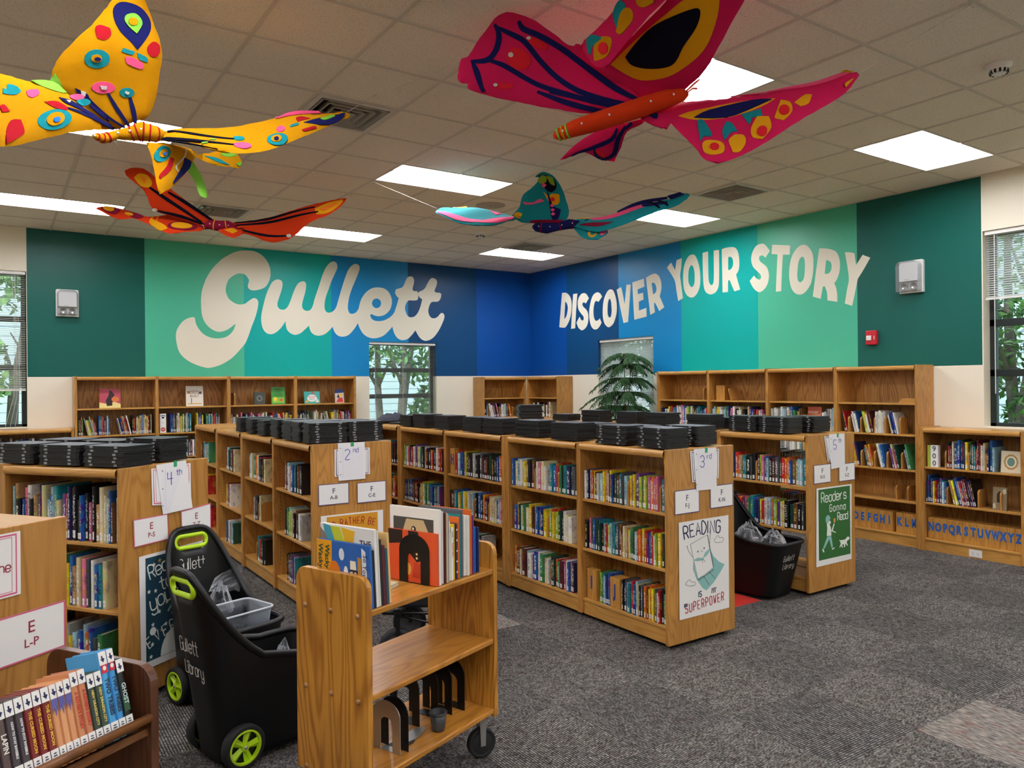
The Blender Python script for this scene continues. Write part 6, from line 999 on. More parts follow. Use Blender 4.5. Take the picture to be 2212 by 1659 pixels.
SPN = [('#1f2a2c', .0225, .2, 'GHOST', '#cfe0e0', 'dark green novel, first from the end panel of the walnut truck'), ('#3f93cf', .021, .235, 'TWO TRIBES', '#2a3442', 'blue novel, second from the end panel of the walnut truck'), ('#4aa0d8', .024, .235, 'TWO TRIBES', '#2a3442', 'blue novel, third from the end panel of the walnut truck'), ('#3f5146', .0215, .19, 'NEW DRAGON CITY', '#d8c268', 'dark green novel, fourth from the end panel of the walnut truck'), ('#3a4a44', .0215, .19, 'NEW DRAGON CITY', '#d8c268', 'dark green novel, fifth from the end panel of the walnut truck'),
       ('#c77f5c', .0215, .21, "A ROVER'S STORY", '#c8402c', 'peach novel, sixth from the end panel of the walnut truck'), ('#c9885e', .0215, .21, "A ROVER'S STORY", '#c8402c', 'peach novel, seventh from the end panel of the walnut truck'), ('#d99a6a', .0185, .2, '', '#5b5aa0', 'orange novel, eighth from the end panel of the walnut truck'), ('#dba070', .0185, .2, '', '#5b5aa0', 'orange novel, ninth from the end panel of the walnut truck'), ('#d99868', .0185, .2, '', '#5b5aa0', 'orange novel, tenth from the end panel of the walnut truck'),
       ('#7d2a2c', .0215, .2, 'THE CURSED MOON', '#e8b23a', 'dark red novel, eleventh from the end panel of the walnut truck'), ('#7d2a2c', .0215, .2, 'THE CURSED MOON', '#e8b23a', 'dark red novel, twelfth from the end panel of the walnut truck'), ('#7d2a2c', .0215, .2, 'THE CURSED MOON', '#e8b23a', 'dark red novel, thirteenth from the end panel of the walnut truck'), ('#4a4248', .022, .2, 'HOW TO STAY INVISIBLE', '#d9d9d9', 'grey novel, fourteenth from the end panel of the walnut truck'), ('#4a4248', .022, .2, 'HOW TO STAY INVISIBLE', '#d9d9d9', 'grey novel, fifteenth from the end panel of the walnut truck'), ('#5a4a48', .022, .2, 'LAPIN', '#e8e4da', 'brown novel, sixteenth from the end panel of the walnut truck'), ('#3a3a4a', .022, .2, '', '#e8e4da', 'slate novel, seventeenth from the end panel of the walnut truck')]
x = -.03; TILT = .26
for i, (c_, th, h_, ti, ink, lb) in enumerate(SPN):
    x -= th * 1.02; M = DM @ T(x, .024, .748) @ RX(-TILT)
    o = book(M, th * .97, .13, h_, 'x', lb, 'novels on the slanted dark truck', False, tint=lin(c_)); o.color = lin(c_)
    B_ = M @ Matrix(((1, 0, 0, 0), (0, 0, -1, -.0008), (0, 1, 0, 0), (0, 0, 0, 1)))
    q = MB(); q.prism(rect(.0006, th * .97 - .0006, .025, .048), 0, .0006, 0, B_); q.prism(rect(.006, th * .97 - .006, .031, .034), .0006, .0008, 1, B_); q.prism(rect(.007, th * .97 - .007, .037, .04), .0006, .0008, 1, B_); sub(o, q.build('spine_label', [LABELM, LINK]))
    q = MB(); q.prism(rect(.0006, th * .97 - .0006, h_ - .036, h_ - .001), 0, .0006, 0, B_); q.prism([(.004, h_ - .02), (.008, h_ - .02), (.008, h_ - .012), (.012, h_ - .012), (.012, h_ - .018), (.017, h_ - .02), (.012, h_ - .03), (.009, h_ - .026)], .0006, .0009, 1, B_); sub(o, q.build('state_sticker', [LABELM, NAVYI]))
    if 'TRIBES' in ti: q = MB(); q.prism(rect(.003, th - .003, h_ - .058, h_ - .036), 0, .0006, 0, B_); q.prism(disc(th / 2, h_ - .045, .005, .006), .0006, .0009, 1, B_); sub(o, q.build('red_sticker', [mat('sticker red', '#c8283a', .5), LABELM]))
    if ti:
        L_ = h_ - .09 - (.02 if 'TRIBES' in ti else 0); s_ = min(.017, L_ / len(ti) * 1.45)
        sub(o, text(ti, s_, mat('title ' + ink, ink, .5), None, B_ @ T(th / 2, .05 + L_ / 2 + .002, .0006) @ RZ(-pi / 2), bold=.0004, name='title'))
    elif i < 10:
        q = MB(); q.prism([(.001, h_ - .037), (th - .002, h_ - .037), (th - .003, h_ - .07), (th * .7, h_ - .055), (th * .5, h_ - .08), (th * .3, h_ - .058), (.001, h_ - .072)], 0, .0005, 0, B_); sub(o, q.build('drip_pattern', mat('title ' + ink, ink, .5)))
    if i == 0: q = MB(); q.prism(rect(.002, th - .003, .06, .1), 0, .0004, 0, B_); sub(o, q.build('cover_patch', mat('leaf print', '#2f5a3c', .5)))
# ------------------------------------------------------------------ black rolling carts
def bag(name, label, x, y, z, rx, ry, h, seed, flap=None):
    q = MB(); n, R = 26, 12; vs, fs = [], []
    for i in range(R + 1):
        for k_ in range(n):
            a = 2 * pi * k_ / n; r = i / R; p = Vector((cos(a) * r, sin(a) * r, 0)); nz = noise.turbulence(p * 2.6 + Vector((seed, seed * 2, 0)), 3, True)
            vs.append((rx * r * cos(a) * (1 + .3 * noise.noise(p * 2 + Vector((seed, 0, 0)))), ry * r * sin(a) * (1 + .3 * noise.noise(p * 2 + Vector((0, seed, 0)))), h * (1 - r * r) + .085 * nz * (1.1 - r)))
    for i in range(R):
        for k_ in range(n): fs.append((i * n + k_, i * n + (k_ + 1) % n, (i + 1) * n + (k_ + 1) % n, (i + 1) * n + k_))
    q.add(vs, fs); o = q.build(name, BAGM); o.location = (x, y, z); tag(o, label, 'plastic bag', 'clear plastic bags in the carts')
    if flap:
        f = MB(); m_ = 6; P_ = [[Vector(flap[0]).lerp(Vector(flap[1]), i / m_).lerp(Vector(flap[3]).lerp(Vector(flap[2]), i / m_), j / m_) + Vector((0, 0, .012 * noise.noise(Vector((i * .9, j * .9, seed))))) for j in range(m_ + 1)] for i in range(m_ + 1)]
        for i in range(m_):
            for j in range(m_): f.quad(P_[i][j], P_[i + 1][j], P_[i + 1][j + 1], P_[i][j + 1])
        f.build('open_flap', BAGM, o)
    return o
def cables(label, x, y, z, r, seed, n=7, grp='cable tangles in the carts'):
    rr = random.Random(seed); q = MB()
    for k_ in range(n):
        p = [(rr.uniform(-r, r), rr.uniform(-r, r), rr.uniform(.004, .05)) for _ in range(7)]
        s_ = []
        for i in range(len(p) - 1):
            p0, p1, p2, p3 = p[max(i - 1, 0)], p[i], p[i + 1], p[min(i + 2, len(p) - 1)]
            for g in range(6):
                t_ = g / 6; s_.append(tuple(.5 * (2 * p1[a] + (p2[a] - p0[a]) * t_ + (2 * p0[a] - 5 * p1[a] + 4 * p2[a] - p3[a]) * t_ * t_ + (3 * p1[a] - p0[a] - 3 * p2[a] + p3[a]) * t_ ** 3) for a in range(3)))
        q.tube([(a, b, max(c, .004)) for a, b, c in s_], .0032, 6)
    o = q.build('power_cables', BLACK2, None, True); o.location = (x, y, z); return tag(o, label, 'cables', grp)
def cart(label, x, y, ang, hw=.19, length=.5, write=None):
    """local x forward (away from the tall back), y to the side, origin on the floor between the wheels"""
    t = thing('rolling_cart', label, 'cart', (x, y, 0), ang); n = 72; RIM, TOP = .44, .885
    def per(f):
        x0, x1, w_ = -.07 - .06 * f, length - .1 + .1 * f, hw - .035 + .035 * f; c_, a_ = (x0 + x1) / 2, (x1 - x0) / 2; out = []
        for k_ in range(n):
            v = 2 * pi * (k_ + .5) / n; e = .4
            out.append(Vector((c_ + a_ * abs(cos(v)) ** e * (1 if cos(v) > 0 else -1), w_ * abs(sin(v)) ** e * (1 if sin(v) > 0 else -1), 0)))
        return out
    base, rim = per(0), per(1); top = []
    for p in rim:   # the side rims climb in a curve to the tall rounded back
        s_ = max(0, min(1, (.2 - p.x) / .33)); z = RIM + (TOP - RIM) * s_ ** 1.9 * (1 - .16 * (abs(p.y) / hw) ** 4); u_z = (z - RIM) / (TOP - RIM)
        top.append(Vector((p.x - .07 * u_z, p.y * (1 - .2 * u_z ** 1.5), z)))
    R = 22; rows = []
    for i in range(R + 1):
        f = i / R; rows.append([b_ * (1 - min(1, f * 1.0)) + Vector((0, 0, .03)) * (1 - f) + t_ * f for b_, t_ in zip(base, top)])
    HZ, HW, HR = TOP - .07, .06, .03
    fs = []
    for i in range(R):
        for k_ in range(n):
            q4 = (rows[i][k_], rows[i][(k_ + 1) % n], rows[i + 1][(k_ + 1) % n], rows[i + 1][k_]); c_ = sum(q4, Vector()) / 4
            if c_.x < -.12 and hypot(max(0, abs(c_.y) - HW), c_.z - HZ) < HR + .004: continue
            fs.append((i * n + k_, i * n + (k_ + 1) % n, (i + 1) * n + (k_ + 1) % n, (i + 1) * n + k_))
    q = MB(); q.add([p for r in rows for p in r], fs + [tuple(range(n))[::-1]]); q.build('tub', BLACK, t, True, solid=.008)
    q = MB(); q.tube([tuple(p) for p in top], .017, 8, close=True); q.build('rim', BLACK, t, True)
    xb = lambda z: -.085 - .115 * (z - .03) / (TOP - .03)
    BK = Matrix(((0, 0, 1, xb(.5) - .0), (1, 0, 0, 0), (0, 1, 0, 0), (0, 0, 0, 1))); BK = T(xb(.5), 0, .5) @ RY(-math.atan(.115 / (TOP - .03))) @ T(-xb(.5), 0, -.5) @ BK
    hole = [((HW if cos(a) > 0 else -HW) + (HR + .004) * cos(a), HZ + (HR + .004) * sin(a)) for a in [2 * pi * g / 28 + .001 for g in range(28)]]
    q = MB(); q.tube([tuple(BK @ Vector((a, b, 0))) for a, b in hole], .0125, 8, close=True); q.build('handle', LIME, t, True)
    for s_ in (-1, 1):
        wh = bpy.data.objects.new('wheel', None); COL.objects.link(wh); wh.parent = t; wh.location = (0, s_ * (hw - .02), .097); wh.rotation_euler = (-s_ * pi / 2, 0, 0)
        q = MB(); q.lathe([(.075, -.022), (.09, -.025), (.097, -.018), (.097, .018), (.09, .025), (.075, .022)], 30); q.build('tyre', RUBBER, wh, True)
        q = MB(); q.lathe([(.0765, -.016), (.0765, .022), (.068, .024), (.066, .006)], 30); q.lathe([(.066, .0), (0, .0)], 30, 1); q.lathe([(0, .022), (.016, .022), (.018, .006)], 20)
        for g in range(5):
            a = 2 * pi * g / 5; Mq = RZ(a); q.add([Mq @ Vector(p) for p in ((.012, -.012, .004), (.07, -.021, .004), (.07, .021, .004), (.012, .012, .004), (.012, 0, .02), (.069, 0, .017))], [(0, 1, 5, 4), (4, 5, 2, 3), (1, 2, 5)])
        q.build('hub', [LIME, BLACK2], wh)
        q = MB(); q.lathe([(0, .027), (.007, .026), (.009, .022)], 12); q.build('hub_cap', STEEL, wh, True)
    q = MB(); q.tube([(0, -hw + .02, .097), (0, hw - .02, .097)], .008, 8); q.build('axle', STEEL, t)
    if write in ('in', 'out'):
        z0 = .52 if write == 'out' else .66; W = BK @ T(0, 0, -.0085) @ RY(pi) if write == 'out' else BK @ T(0, 0, .0075)
        q2 = MB(); script(q2, 'Gullett', -.085, z0, .062, .0045, adv=.027, z=0, aspect=.36, slant=.05); script(q2, 'Library', -.065, z0 - .1, .058, .0045, adv=.025, z=0, aspect=.36, slant=.05)
        q2.v = [tuple(W @ Vector(p)) for p in q2.v]; q2.build('chalk_writing', mat('chalk pen', '#cfcdc6', .8), t)
    elif write == 'front':
        q2 = MB(); script(q2, 'Gullett', -.1, .31, .045, .003, adv=.026, z=0, aspect=.36, slant=.08); script(q2, 'Library', -.09, .245, .042, .003, adv=.025, z=0, aspect=.36, slant=.08)
        fx = length - .1 + .1 * (.28 - .03) / (RIM - .03); W = T(fx + .006, 0, .28) @ RY(math.atan(.1 / (RIM - .03))) @ T(0, 0, -.28) @ Matrix(((0, 0, 1, 0), (1, 0, 0, 0), (0, 1, 0, 0), (0, 0, 0, 1))); q2.v = [tuple(W @ Vector(p)) for p in q2.v]; q2.build('chalk_writing', mat('chalk pen', '#cfcdc6', .8), t)
    return t
A1 = radians(15.5); cart('front black rolling cart with lime wheels beside the wooden book truck', .86, 3.61, A1, .175, .5, 'out')
cables('black cables lying in the front cart beside the book truck', .86 + .2 * cos(A1), 3.61 + .2 * sin(A1), .32, .1, 5); bag('plastic_bag', 'clear plastic bag in the front cart beside the book truck', .86 + .3 * cos(A1), 3.61 + .3 * sin(A1), .34, .07, .08, .06, 2.2)
A2 = radians(-72); C2 = (.98, 4.43); cart('black rolling cart facing forward in front of the 4th sign, holding a clear bin', *C2, A2, .205, .44, 'in')
def loc2(a, f, s_): return a[0] + f * cos(A2) - s_ * sin(A2), a[1] + f * sin(A2) + s_ * cos(A2)
bx, by = loc2(C2, .24, .0)
t = thing('storage_bin', 'clear plastic storage bin set in the cart by the 4th sign', 'bin', (bx, by, .345), A2)
def rr_(a, b, r, z): return [Vector((sx_ * (a - r) + r * cos(v), sy_ * (b - r) + r * sin(v), z)) for sx_, sy_, v0 in ((1, 1, 0), (-1, 1, pi / 2), (-1, -1, pi), (1, -1, 3 * pi / 2)) for v in [v0 + pi / 2 * g / 4 for g in range(5)]]
rows = [rr_(.105, .14, .03, 0), rr_(.113, .148, .03, .06), rr_(.124, .16, .035, .155)]; q = MB(); n = 20
q.add([p for r in rows for p in r], [(i * n + k_, i * n + (k_ + 1) % n, (i + 1) * n + (k_ + 1) % n, (i + 1) * n + k_) for i in range(2) for k_ in range(n)] + [tuple(range(n))]); q.build('walls', BINM, t, True, solid=.002)
q = MB(); q.tube([tuple(p) for p in rr_(.129, .165, .038, .157)], .006, 8, close=True); q.build('rim', mat('bin rim', '#c9d0d6', .3, alpha=.8), t, True)
cables('black cables coiled in the clear storage bin', bx, by, .375, .075, 11, 9); bag('plastic_bag', 'clear plastic bag behind the storage bin in the cart', *loc2(C2, .02, .05), .44, .075, .085, .12, 4.4, ((-.05, .05, .1), (.12, .05, .08), (.16, .12, .22), (.0, .12, .16)))
bag('plastic_bag', 'crumpled clear bag at the side of the cart by the 4th sign', *loc2(C2, .05, -.1), .42, .05, .05, .09, 6.1)
A3_ = radians(-86); C3 = (5.03, 4.15); cart('black rolling cart full of clear bags beside the bookcase with the 5th sign', *C3, A3_, .2, .52, 'front')
bag('plastic_bag', 'large clear bag heaped in the cart beside the 5th sign', 5.0, 4.0, .42, .13, .12, .1, 1.3); bag('plastic_bag', 'clear bag hanging over the front of the cart beside the 5th sign', 5.05, 3.8, .42, .11, .1, .07, 7.7)
# ------------------------------------------------------------------ folding wagon half hidden behind the book truck
t = thing('folding_wagon', 'black folding wagon partly seen between the book truck shelves', 'wagon', (2.31, 4.29, 0), radians(-35)); FAB = mat('black canvas', '#101013', .9)
q = MB(); q.box(-.27, .27, -.2, .2, .33, .345); q.box(-.27, .27, -.2, -.19, .33, .56); q.box(-.27, .27, .19, .2, .33, .56); q.box(-.27, -.26, -.2, .2, .33, .56); q.box(.26, .27, -.2, .2, .33, .56); q.build('canvas_body', FAB, t)
q = MB()
for y in (-.215, .215): q.tube([(-.29, y, .3), (.29, y, .3)], .011, 8); q.tube([(-.29, y, .57), (.29, y, .57)], .01, 8); q.tube([(-.29, y, .3), (-.29, y, .57)], .01, 8); q.tube([(.29, y, .3), (.29, y, .57)], .01, 8); q.tube([(-.25, y, .3), (.0, y, .24), (.25, y, .3)], .008, 8)
for x in (-.29, 0, .29): q.tube([(x, -.215, .3), (x, .215, .3)], .01, 8)
q.build('frame', BLACK2, t, True)
for x in (-.2, .2):
    for y in (-.25, .25):
        w_ = bpy.data.objects.new('wheel', None); COL.objects.link(w_); w_.parent = t; w_.location = (x, y, .11); w_.rotation_euler = (pi / 2, 0, .3 if x < 0 else 0)
        q = MB(); q.lathe([(.08, -.025), (.1, -.028), (.11, -.018), (.11, .018), (.1, .028), (.08, .025)], 26); q.build('tyre', RUBBER, w_, True); q = MB(); q.lathe([(.08, -.018), (.03, -.012), (0, -.016)], 26); q.lathe([(.08, .018), (.03, .012), (0, .016)], 26); q.build('hub', mat('grey plastic', '#55565a', .5), w_)
        q = MB(); q.box(-.012, .012, .11 if False else -.0, .2, -.04, -.034); q.box(-.012, .012, 0, .2, .034, .04); q.box(-.02, .02, .19, .21, -.04, .04); q.build('fork', BLACK2, w_)
q = MB(); q.tube([(-.29, 0, .3), (-.36, 0, .42), (-.33, 0, .6)], .01, 8); q.tube([(-.33, -.06, .6), (-.33, .06, .6)], .012, 8); q.build('pull_handle', BLACK2, t, True)
# ------------------------------------------------------------------ felt butterflies hung from the ceiling
def felt(name, c): return mat('felt ' + name, c, .95, spec=.1, bump=.35, bscale=350)
FELT = {k_: felt(k_, c_) for k_, c_ in dict(Y='#b98003', N='#171a52', T='#157f86', G='#74b13c', P='#e0507c', D='#a31722', R='#d0202c', M='#c41a50', O='#c43511', O2='#e87424', K='#0e0e1e', A='#d99a12', B='#2a6fd0', W='#c9c4bc', W2='#7c1230', L='#7f9c2a').items()}
FELT['T2'] = FELT['T']
def seg_dist(p, loop):
    best = 9
    for i in range(len(loop)):
        a, b = loop[i], loop[(i + 1) % len(loop)]; dx, dy = b[0] - a[0], b[1] - a[1]; L2 = dx * dx + dy * dy or 1e-9
        t_ = max(0, min(1, ((p[0] - a[0]) * dx + (p[1] - a[1]) * dy) / L2)); d = hypot(p[0] - a[0] - t_ * dx, p[1] - a[1] - t_ * dy)
        if d < best: best = d
    return best
def inside(p, lp):
    r = False
    for i in range(len(lp)):
        a, b = lp[i - 1], lp[i]
        if (a[1] > p[1]) != (b[1] > p[1]) and p[0] < (b[0] - a[0]) * (p[1] - a[1]) / (b[1] - a[1]) + a[0]: r = not r
    return r
def fine(loop, size):
    """triangulate an outline and refine it: verts, tris, boundary edges"""
    bm = bmesh.new(); vs = [bm.verts.new((x, y, 0)) for x, y in loop]
    for t_ in tessellate_polygon([[Vector((x, y, 0)) for x, y in loop]]):
        try: bm.faces.new([vs[i] for i in t_])
        except ValueError: pass
    for _ in range(5):
        lo = [e for e in bm.edges if e.calc_length() > size]
        if not lo: break
        bmesh.ops.subdivide_edges(bm, edges=lo, cuts=1); bmesh.ops.triangulate(bm, faces=bm.faces[:]); bmesh.ops.beautify_fill(bm, faces=bm.faces[:], edges=[e for e in bm.edges if len(e.link_faces) == 2])
    bmesh.ops.recalc_face_normals(bm, faces=bm.faces[:])
    if bm.faces and sum(f.normal.z * f.calc_area() for f in bm.faces) < 0: bmesh.ops.reverse_faces(bm, faces=bm.faces[:])
    bm.verts.index_update(); V = [tuple(v.co) for v in bm.verts]; F = [tuple(v.index for v in f.verts) for f in bm.faces]; E_ = [tuple(v.index for v in e.verts) for e in bm.edges if len(e.link_faces) == 1]; bm.free(); return V, F, E_
def pair(l): return [(l[i] / 1000, l[i + 1] / 1000) for i in range(0, len(l), 2)]
def soften(lp):
    """round an outline everywhere but at its sharp points"""
    n = len(lp); out = []
    for i in range(n):
        a, b, c = lp[i - 1], lp[i], lp[(i + 1) % n]; v = atan2(b[1] - a[1], b[0] - a[0]) - atan2(c[1] - b[1], c[0] - b[0]); v = abs((v + pi) % (2 * pi) - pi); out.append((b[0], b[1], v > 1.25))
    return smooth2(out, 3)
FLY = {}
for k_, lb in dict(y='large yellow felt butterfly with navy teardrops, hung from the ceiling', m='large magenta felt butterfly with an orange body, hung from the ceiling', o='orange felt butterfly with black veins hung under the yellow one', t='teal felt butterfly with pink edges hung near the middle of the room').items():
    b_ = BODIES[k_]; c_ = b_[len(b_) // 2]; FLY[k_] = thing('butterfly_mobile', lb, 'butterfly', c_, group='hanging felt butterflies')
for bf, name, o_, uu, vv, ol, colr, decos, th in WINGS:
    loop = soften(pair(ol)); c_ = FLY[bf].location; M = Matrix(((uu[0], vv[0], 0, o_[0] - c_.x), (uu[1], vv[1], 0, o_[1] - c_.y), (uu[2], vv[2], 0, o_[2] - c_.z), (0, 0, 0, 1))); nn = Vector(uu).cross(Vector(vv))
    for i in range(3): M[i][2] = nn[i]
    dn = []   # a slightly wavy hand sewn edge
    for i in range(len(loop)):
        a, b = loop[i], loop[(i + 1) % len(loop)]; L_ = hypot(b[0] - a[0], b[1] - a[1]); m_ = max(1, int(L_ / .03))
        for g in range(m_): dn.append((a[0] + (b[0] - a[0]) * g / m_ + rnd.uniform(-.0025, .0025), a[1] + (b[1] - a[1]) * g / m_ + rnd.uniform(-.0025, .0025)))
    def hh(p): return th * .5 * math.sqrt(max(0, 1 - (1 - min(seg_dist(p, loop) / .07, 1)) ** 2)) + .002
    def wav(p): return .014 * sin(p[0] * 8 + p[1] * 5) + .008 * sin(p[1] * 13 - p[0] * 4)
    q = MB(); ms = [colr]; V, F, Ed = fine(dn, .06); on = {i for e in Ed for i in e}; H = [0 if i in on else hh(p) for i, p in enumerate(V)]
    q.add([M @ Vector((p[0], p[1], wav(p) + h_)) for p, h_ in zip(V, H)], F, 0); q.add([M @ Vector((p[0], p[1], wav(p) - h_)) for p, h_ in zip(V, H)], [f[::-1] for f in F], 0)
    done = []
    for di, (dc, dl) in enumerate(decos):
        if dc not in ms: ms.append(dc)
        l2 = soften(pair(dl)); V, F, Ed = fine(l2, .035); ctr = (sum(p[0] for p in l2) / len(l2), sum(p[1] for p in l2) / len(l2)); lv = sum(inside(ctr, pr_) for pr_ in done); done.append(l2); lift = .002 + .0045 * lv + .0002 * di
        P_ = [M @ Vector((p[0], p[1], wav(p) + hh(p) + lift)) for p in V]; P2 = [M @ Vector((p[0], p[1], wav(p) + hh(p) - .002)) for p in V]; k2 = len(V)
        q.add(P_, F, ms.index(dc)); q.add(P_ + P2, [(a, b, b + k2, a + k2) for a, b in Ed], ms.index(dc))
    o = q.build(name, [FELT[c2] for c2 in ms], FLY[bf]); me = o.data; me.polygons.foreach_set('use_smooth', [True] * len(me.polygons))
GEM = mat('glass gem', '#dfe6ea', .08, spec=1.0, metal=.3)
BR = dict(y=[.012, .024, .022, .034, .048, .04, .022], m=[.03, .043, .048, .05, .046, .03], o=[.035, .045, .05, .045, .03], t=[.04, .05, .035, .045, .035])
BC = dict(y='Y', m='O', o='W2', t='N')
for k_ in 'ymot':
    root = FLY[k_]; c_ = root.location; pts = [Vector(p) - c_ for p in BODIES[k_]]; ext = []
    for i in range(len(pts) - 1):
        for g in range(4): ext.append((pts[i].lerp(pts[i + 1], g / 4), BR[k_][i] + (BR[k_][i + 1] - BR[k_][i]) * g / 4))
    ext.append((pts[-1], BR[k_][-1])); d0 = (ext[0][0] - ext[1][0]).normalized(); d1 = (ext[-1][0] - ext[-2][0]).normalized()
    ext = [(ext[0][0] + d0 * ext[0][1] * .8, ext[0][1] * .35)] + ext + [(ext[-1][0] + d1 * ext[-1][1] * .8, ext[-1][1] * .35)]
    q = MB(); q.tube([tuple(p) for p, _ in ext], [r for _, r in ext], 14); bd = q.build('body', FELT[BC[k_]], root, True)
    def ring(i0, i1, mt, nm='stripe'):
        q = MB(); a, ra = ext[i0]; b, rb = ext[i0 + 1]; p = [a.lerp(b, t_) for t_ in (0, i1)]; q.tube([tuple(v) for v in p], [ra + .003, ra + (rb - ra) * i1 + .003], 14); q.build(nm, FELT[mt], bd, True)
    if k_ == 'y':
        for i in (2, 4, 6, 13, 15, 17, 19, 21): ring(i, .5, 'D')
    if k_ == 'm':
        for i, mt in ((1, 'G'), (2, 'Y'), (3, 'G')): ring(i, .4, mt)
    if k_ == 'o':
        for i in (2, 7, 12): ring(i, .4, 'A')
    if k_ == 't':
        for i in (3, 9, 14): ring(i, .4, 'W2')
    head = ext[-2][0]; q = MB(); d = d1; sd = d.cross(Vector((0, 0, 1))).normalized()
    for s_ in (-1, 1): q.tube([tuple(head + sd * s_ * .012), tuple(head + d * .05 + sd * s_ * .03 + Vector((0, 0, .03))), tuple(head + d * .075 + sd * s_ * .06 + Vector((0, 0, .035)))], .004, 6)
    q.build('antennae', FELT['O' if k_ == 'm' else 'K'], root, True)
    q = MB()
    for i in range(2, len(ext) - 1, 4): p, r = ext[i]; q.lathe([(.007, 0), (.004, .004), (0, .005)], 8, 0, T(*(p - Vector((.2, .3, 0)).normalized() * (r + .002))) @ RX(pi / 2))
    q.build('gems', GEM, root)
    st = STRINGS[k_]
    for a, b in zip(st[::2], st[1::2]):
        a = Vector(a); b = Vector(b) if b else Vector((a.x, a.y, ZC)); q = MB(); q.tube([tuple(a - c_), tuple(b - c_)], .0016, 5); q.tube([tuple(b - c_ + Vector((.02 * cos(v), .006 * sin(v), -.012 + .012 * sin(v)))) for v in [2 * pi * g / 10 for g in range(10)]], .0012, 5, close=True); q.build('hanging_string', mat('thread', '#b9b2a6', .6), root)
# ------------------------------------------------------------------ wall fittings
HOUS = mat('lamp housing', '#d6d5d0', .35); CLEAR = clear_plastic('lamp guard', '#eef0f2', '#d9dcde', .08, .3)
def em_light(M, label):
    t = thing('emergency_light', label, 'emergency light', group='wall emergency lights', M=M); q = MB(); q.prism(rounded(-.125, .125, 0, .34, .02), 0, .03, 0, T(0, 0, 0) @ Matrix(((1, 0, 0, 0), (0, 0, -1, 0), (0, 1, 0, 0), (0, 0, 0, 1)))); q.build('backplate', HOUS, t, bevel=.003)
    XZ = Matrix(((1, 0, 0, 0), (0, 0, -1, 0), (0, 1, 0, 0), (0, 0, 0, 1)))
    q = MB(); q.prism(rounded(-.1, .1, .12, .315, .03), .03, .085, 0, XZ); q.build('battery_case', mat('lamp case', '#e9e8e4', .25), t, bevel=.01)
    q = MB(); q.prism(rounded(-.1, .1, .03, .12, .02), .03, .045, 0, XZ); q.build('lamp_tray', HOUS, t)
    q = MB()
    for x in (-.035, -.018, 0): q.prism(disc(x, .135, .0035, .0035, 8), .085, .0865, 0, XZ)
    q.build('test_button', BLACK, t)
    for x in (-.05, .05):
        q = MB(); q.lathe([(.0, .0), (.03, .0), (.038, .03), (.036, .034), (.03, .022), (.012, .012), (0, .012)], 18, 0, T(x, -.045, .075) @ RX(pi / 2 + .25)); q.build('lamp_head', mat('lamp chrome', '#c9c9c6', .2, .7), t, True)
    q = MB(); q.prism(rounded(-.112, .112, .012, .325, .05), .03, .13, 0, XZ); q.build('wire_guard', CLEAR, t, bevel=.03)
em_light(Mw('l', .78) @ T(0, 0, 2.59), 'white emergency light on the dark teal stripe of the mural wall'); em_light(Mw('r', 4.24) @ T(0, 0, 2.6), 'white emergency light on the slogan wall above the red alarm')
t = thing('fire_alarm', 'red fire alarm strobe on the dark teal part of the slogan wall', 'fire alarm', M=Mw('r', 4.68) @ T(0, 0, 2.08)); q = MB(); q.box(-.06, .06, -.05, 0, 0, .155); q.build('housing', mat('alarm red', '#c0182a', .35), t, bevel=.008); q = MB(); q.box(-.045, .012, -.068, -.05, .045, .1); q.build('strobe_lens', mat('strobe lens', '#e3e0dc', .15), t, bevel=.008)
text('FIRE', .022, PAPER, t, T(.038, -.0512, .075) @ RX(pi / 2) @ RZ(-pi / 2), name='lettering')
t = thing('power_outlet', 'white double power outlet in the kick board of the low 900 bookcase', 'outlet', M=CASES['rl']['M'] @ T(.47, .0218, .012)); q = MB(); q.box(0, .115, -.003, 0, 0, .07); q.build('cover_plate', WHITE, t, bevel=.002)
q = MB()
for x in (.035, .08): q.box(x - .008, x - .006, -.0036, -.003, .03, .042); q.box(x + .004, x + .006, -.0036, -.003, .03, .04); q.prism(disc(x - .001, .022, .003, .003, 8), .003, .0036, 0, Matrix(((1, 0, 0, 0), (0, 0, -1, 0), (0, 1, 0, 0), (0, 0, 0, 1))))
q.build('socket_slots', BLACK, t)
# ------------------------------------------------------------------ potted Norfolk pine by the window
t = thing('potted_pine', 'tall potted pine with drooping branches before the bright blind', 'plant', (7.5, 8.17, 0)); q = MB(); q.lathe([(0, 0), (.12, 0), (.16, .3), (.17, .3), (.17, .33), (.15, .33), (.14, .28), (0, .28)], 24); q.build('pot', mat('clay pot', '#8a4a2c', .7), t, True)
q = MB(); q.lathe([(0, .295), (.143, .29)], 20); q.build('soil', mat('soil', '#2c1f15', .95), t)
ST = [((0, .02, .28), (.02, .0, 1.1), (.0, -.02, 2.1), -1), ((.03, -.04, .28), (-.01, -.08, 1.1), (.04, -.12, 2.06), 1), ((-.04, .06, .28), (-.05, .1, .9), (-.05, .15, 1.5), 0)]; q = MB()
for a, b, c_, _ in ST: q.tube([a, b, c_], [.014, .011, .004], 8)
q.build('stem', mat('pine stem', '#6b4a2a', .8), t, True); fol = MB(); br = MB(); rp = random.Random(21)
def needles(p, d, L_, up):
    """one drooping branchlet clothed in short needles"""
    s_ = [Vector(p)]; d = Vector(d)
    for i in range(5): d = (d + Vector((0, 0, -.32))).normalized(); s_.append(s_[-1] + d * L_ / 5)
    fol.tube([tuple(v) for v in s_], [.0065, .0085, .008, .007, .005, .002], 5)
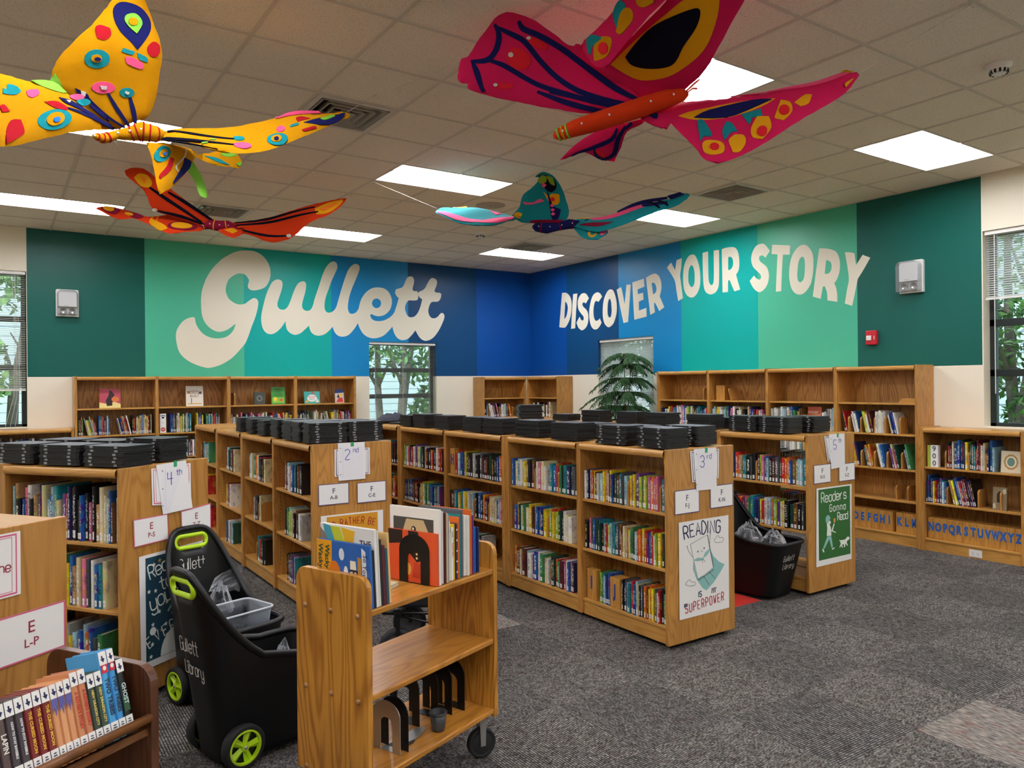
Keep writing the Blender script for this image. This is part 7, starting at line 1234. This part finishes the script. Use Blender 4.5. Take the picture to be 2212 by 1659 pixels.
for a, b, c_, ph in ST:
    a, b, c_ = Vector(a), Vector(b), Vector(c_); z = .75
    while z < c_.z + .02:
        f_z = (z - a.z) / (c_.z - a.z); p0 = a.lerp(c_, f_z) if f_z <= 1 else c_; nb = 5; L0 = .56 * (1.12 - .55 * z / 2.0) + .1
        for k_ in range(nb):
            v = 2 * pi * k_ / nb + z * 5 + ph; L_ = L0 * rp.uniform(.75, 1.1); d = Vector((cos(v), sin(v), 0)); pr = []
            if p0.x + d.x * L_ > .36: L_ = max(.12, (.36 - p0.x) / max(d.x, .1))
            if d.y < -.5: L_ *= .75
            for i in range(9): s_ = i / 8; pr.append(p0 + d * L_ * s_ + Vector((0, 0, .2 * L_ * s_ - .55 * L_ * s_ ** 2.4)))
            br.tube([tuple(x_) for x_ in pr], [.006 - .0006 * i for i in range(9)], 5); sd = d.cross(Vector((0, 0, 1)))
            for i in range(2, 9):
                for s2 in (-1, 1):
                    for e_ in (0, .5): 
                        if i + e_ <= 8: 
                            pp_ = pr[i] if not e_ else pr[i].lerp(pr[min(i + 1, 8)], .5); needles(pp_, d * .55 + sd * s2 * .75 + Vector((0, 0, .1)), rp.uniform(.08, .15) * (1.1 - .4 * (i / 8)), 0)
            needles(pr[8], d, .1, 0)
        z += .2 if z + .2 < c_.z or z > c_.z - .03 else c_.z - z
br.build('branches', mat('pine stem', '#6b4a2a', .8), t, True); fol.build('foliage', mat('pine needles', '#2f5a2c', .6, bump=.6, bscale=400), t, True)
near_shelves()
c = CASES['3a']; block('J', c['M'] @ T(gj[4] + .003, .03, .1436), .098, .205, .1, PURL, 'pine block with a violet letter J beside the READING poster')
far_shelves(); flush_stuff()
c = CASES['rt']; cover_book('orange soccer book standing face out among the slogan wall books', c['M'] @ T(gs[1] + .012, .09, 1.1356) @ RZ(-.25) @ RX(pi / 2 - .12), .21, .26, .012, '#b9502a', [('#d87f4a', [(0, .45), (1, .5), (1, .7), (0, .62)]), ('#7a2e18', [(.2, .05), (.75, .05), (.6, .4), (.35, .4)])], [('soccer', .45, .78, .06, '#f3ead8')])
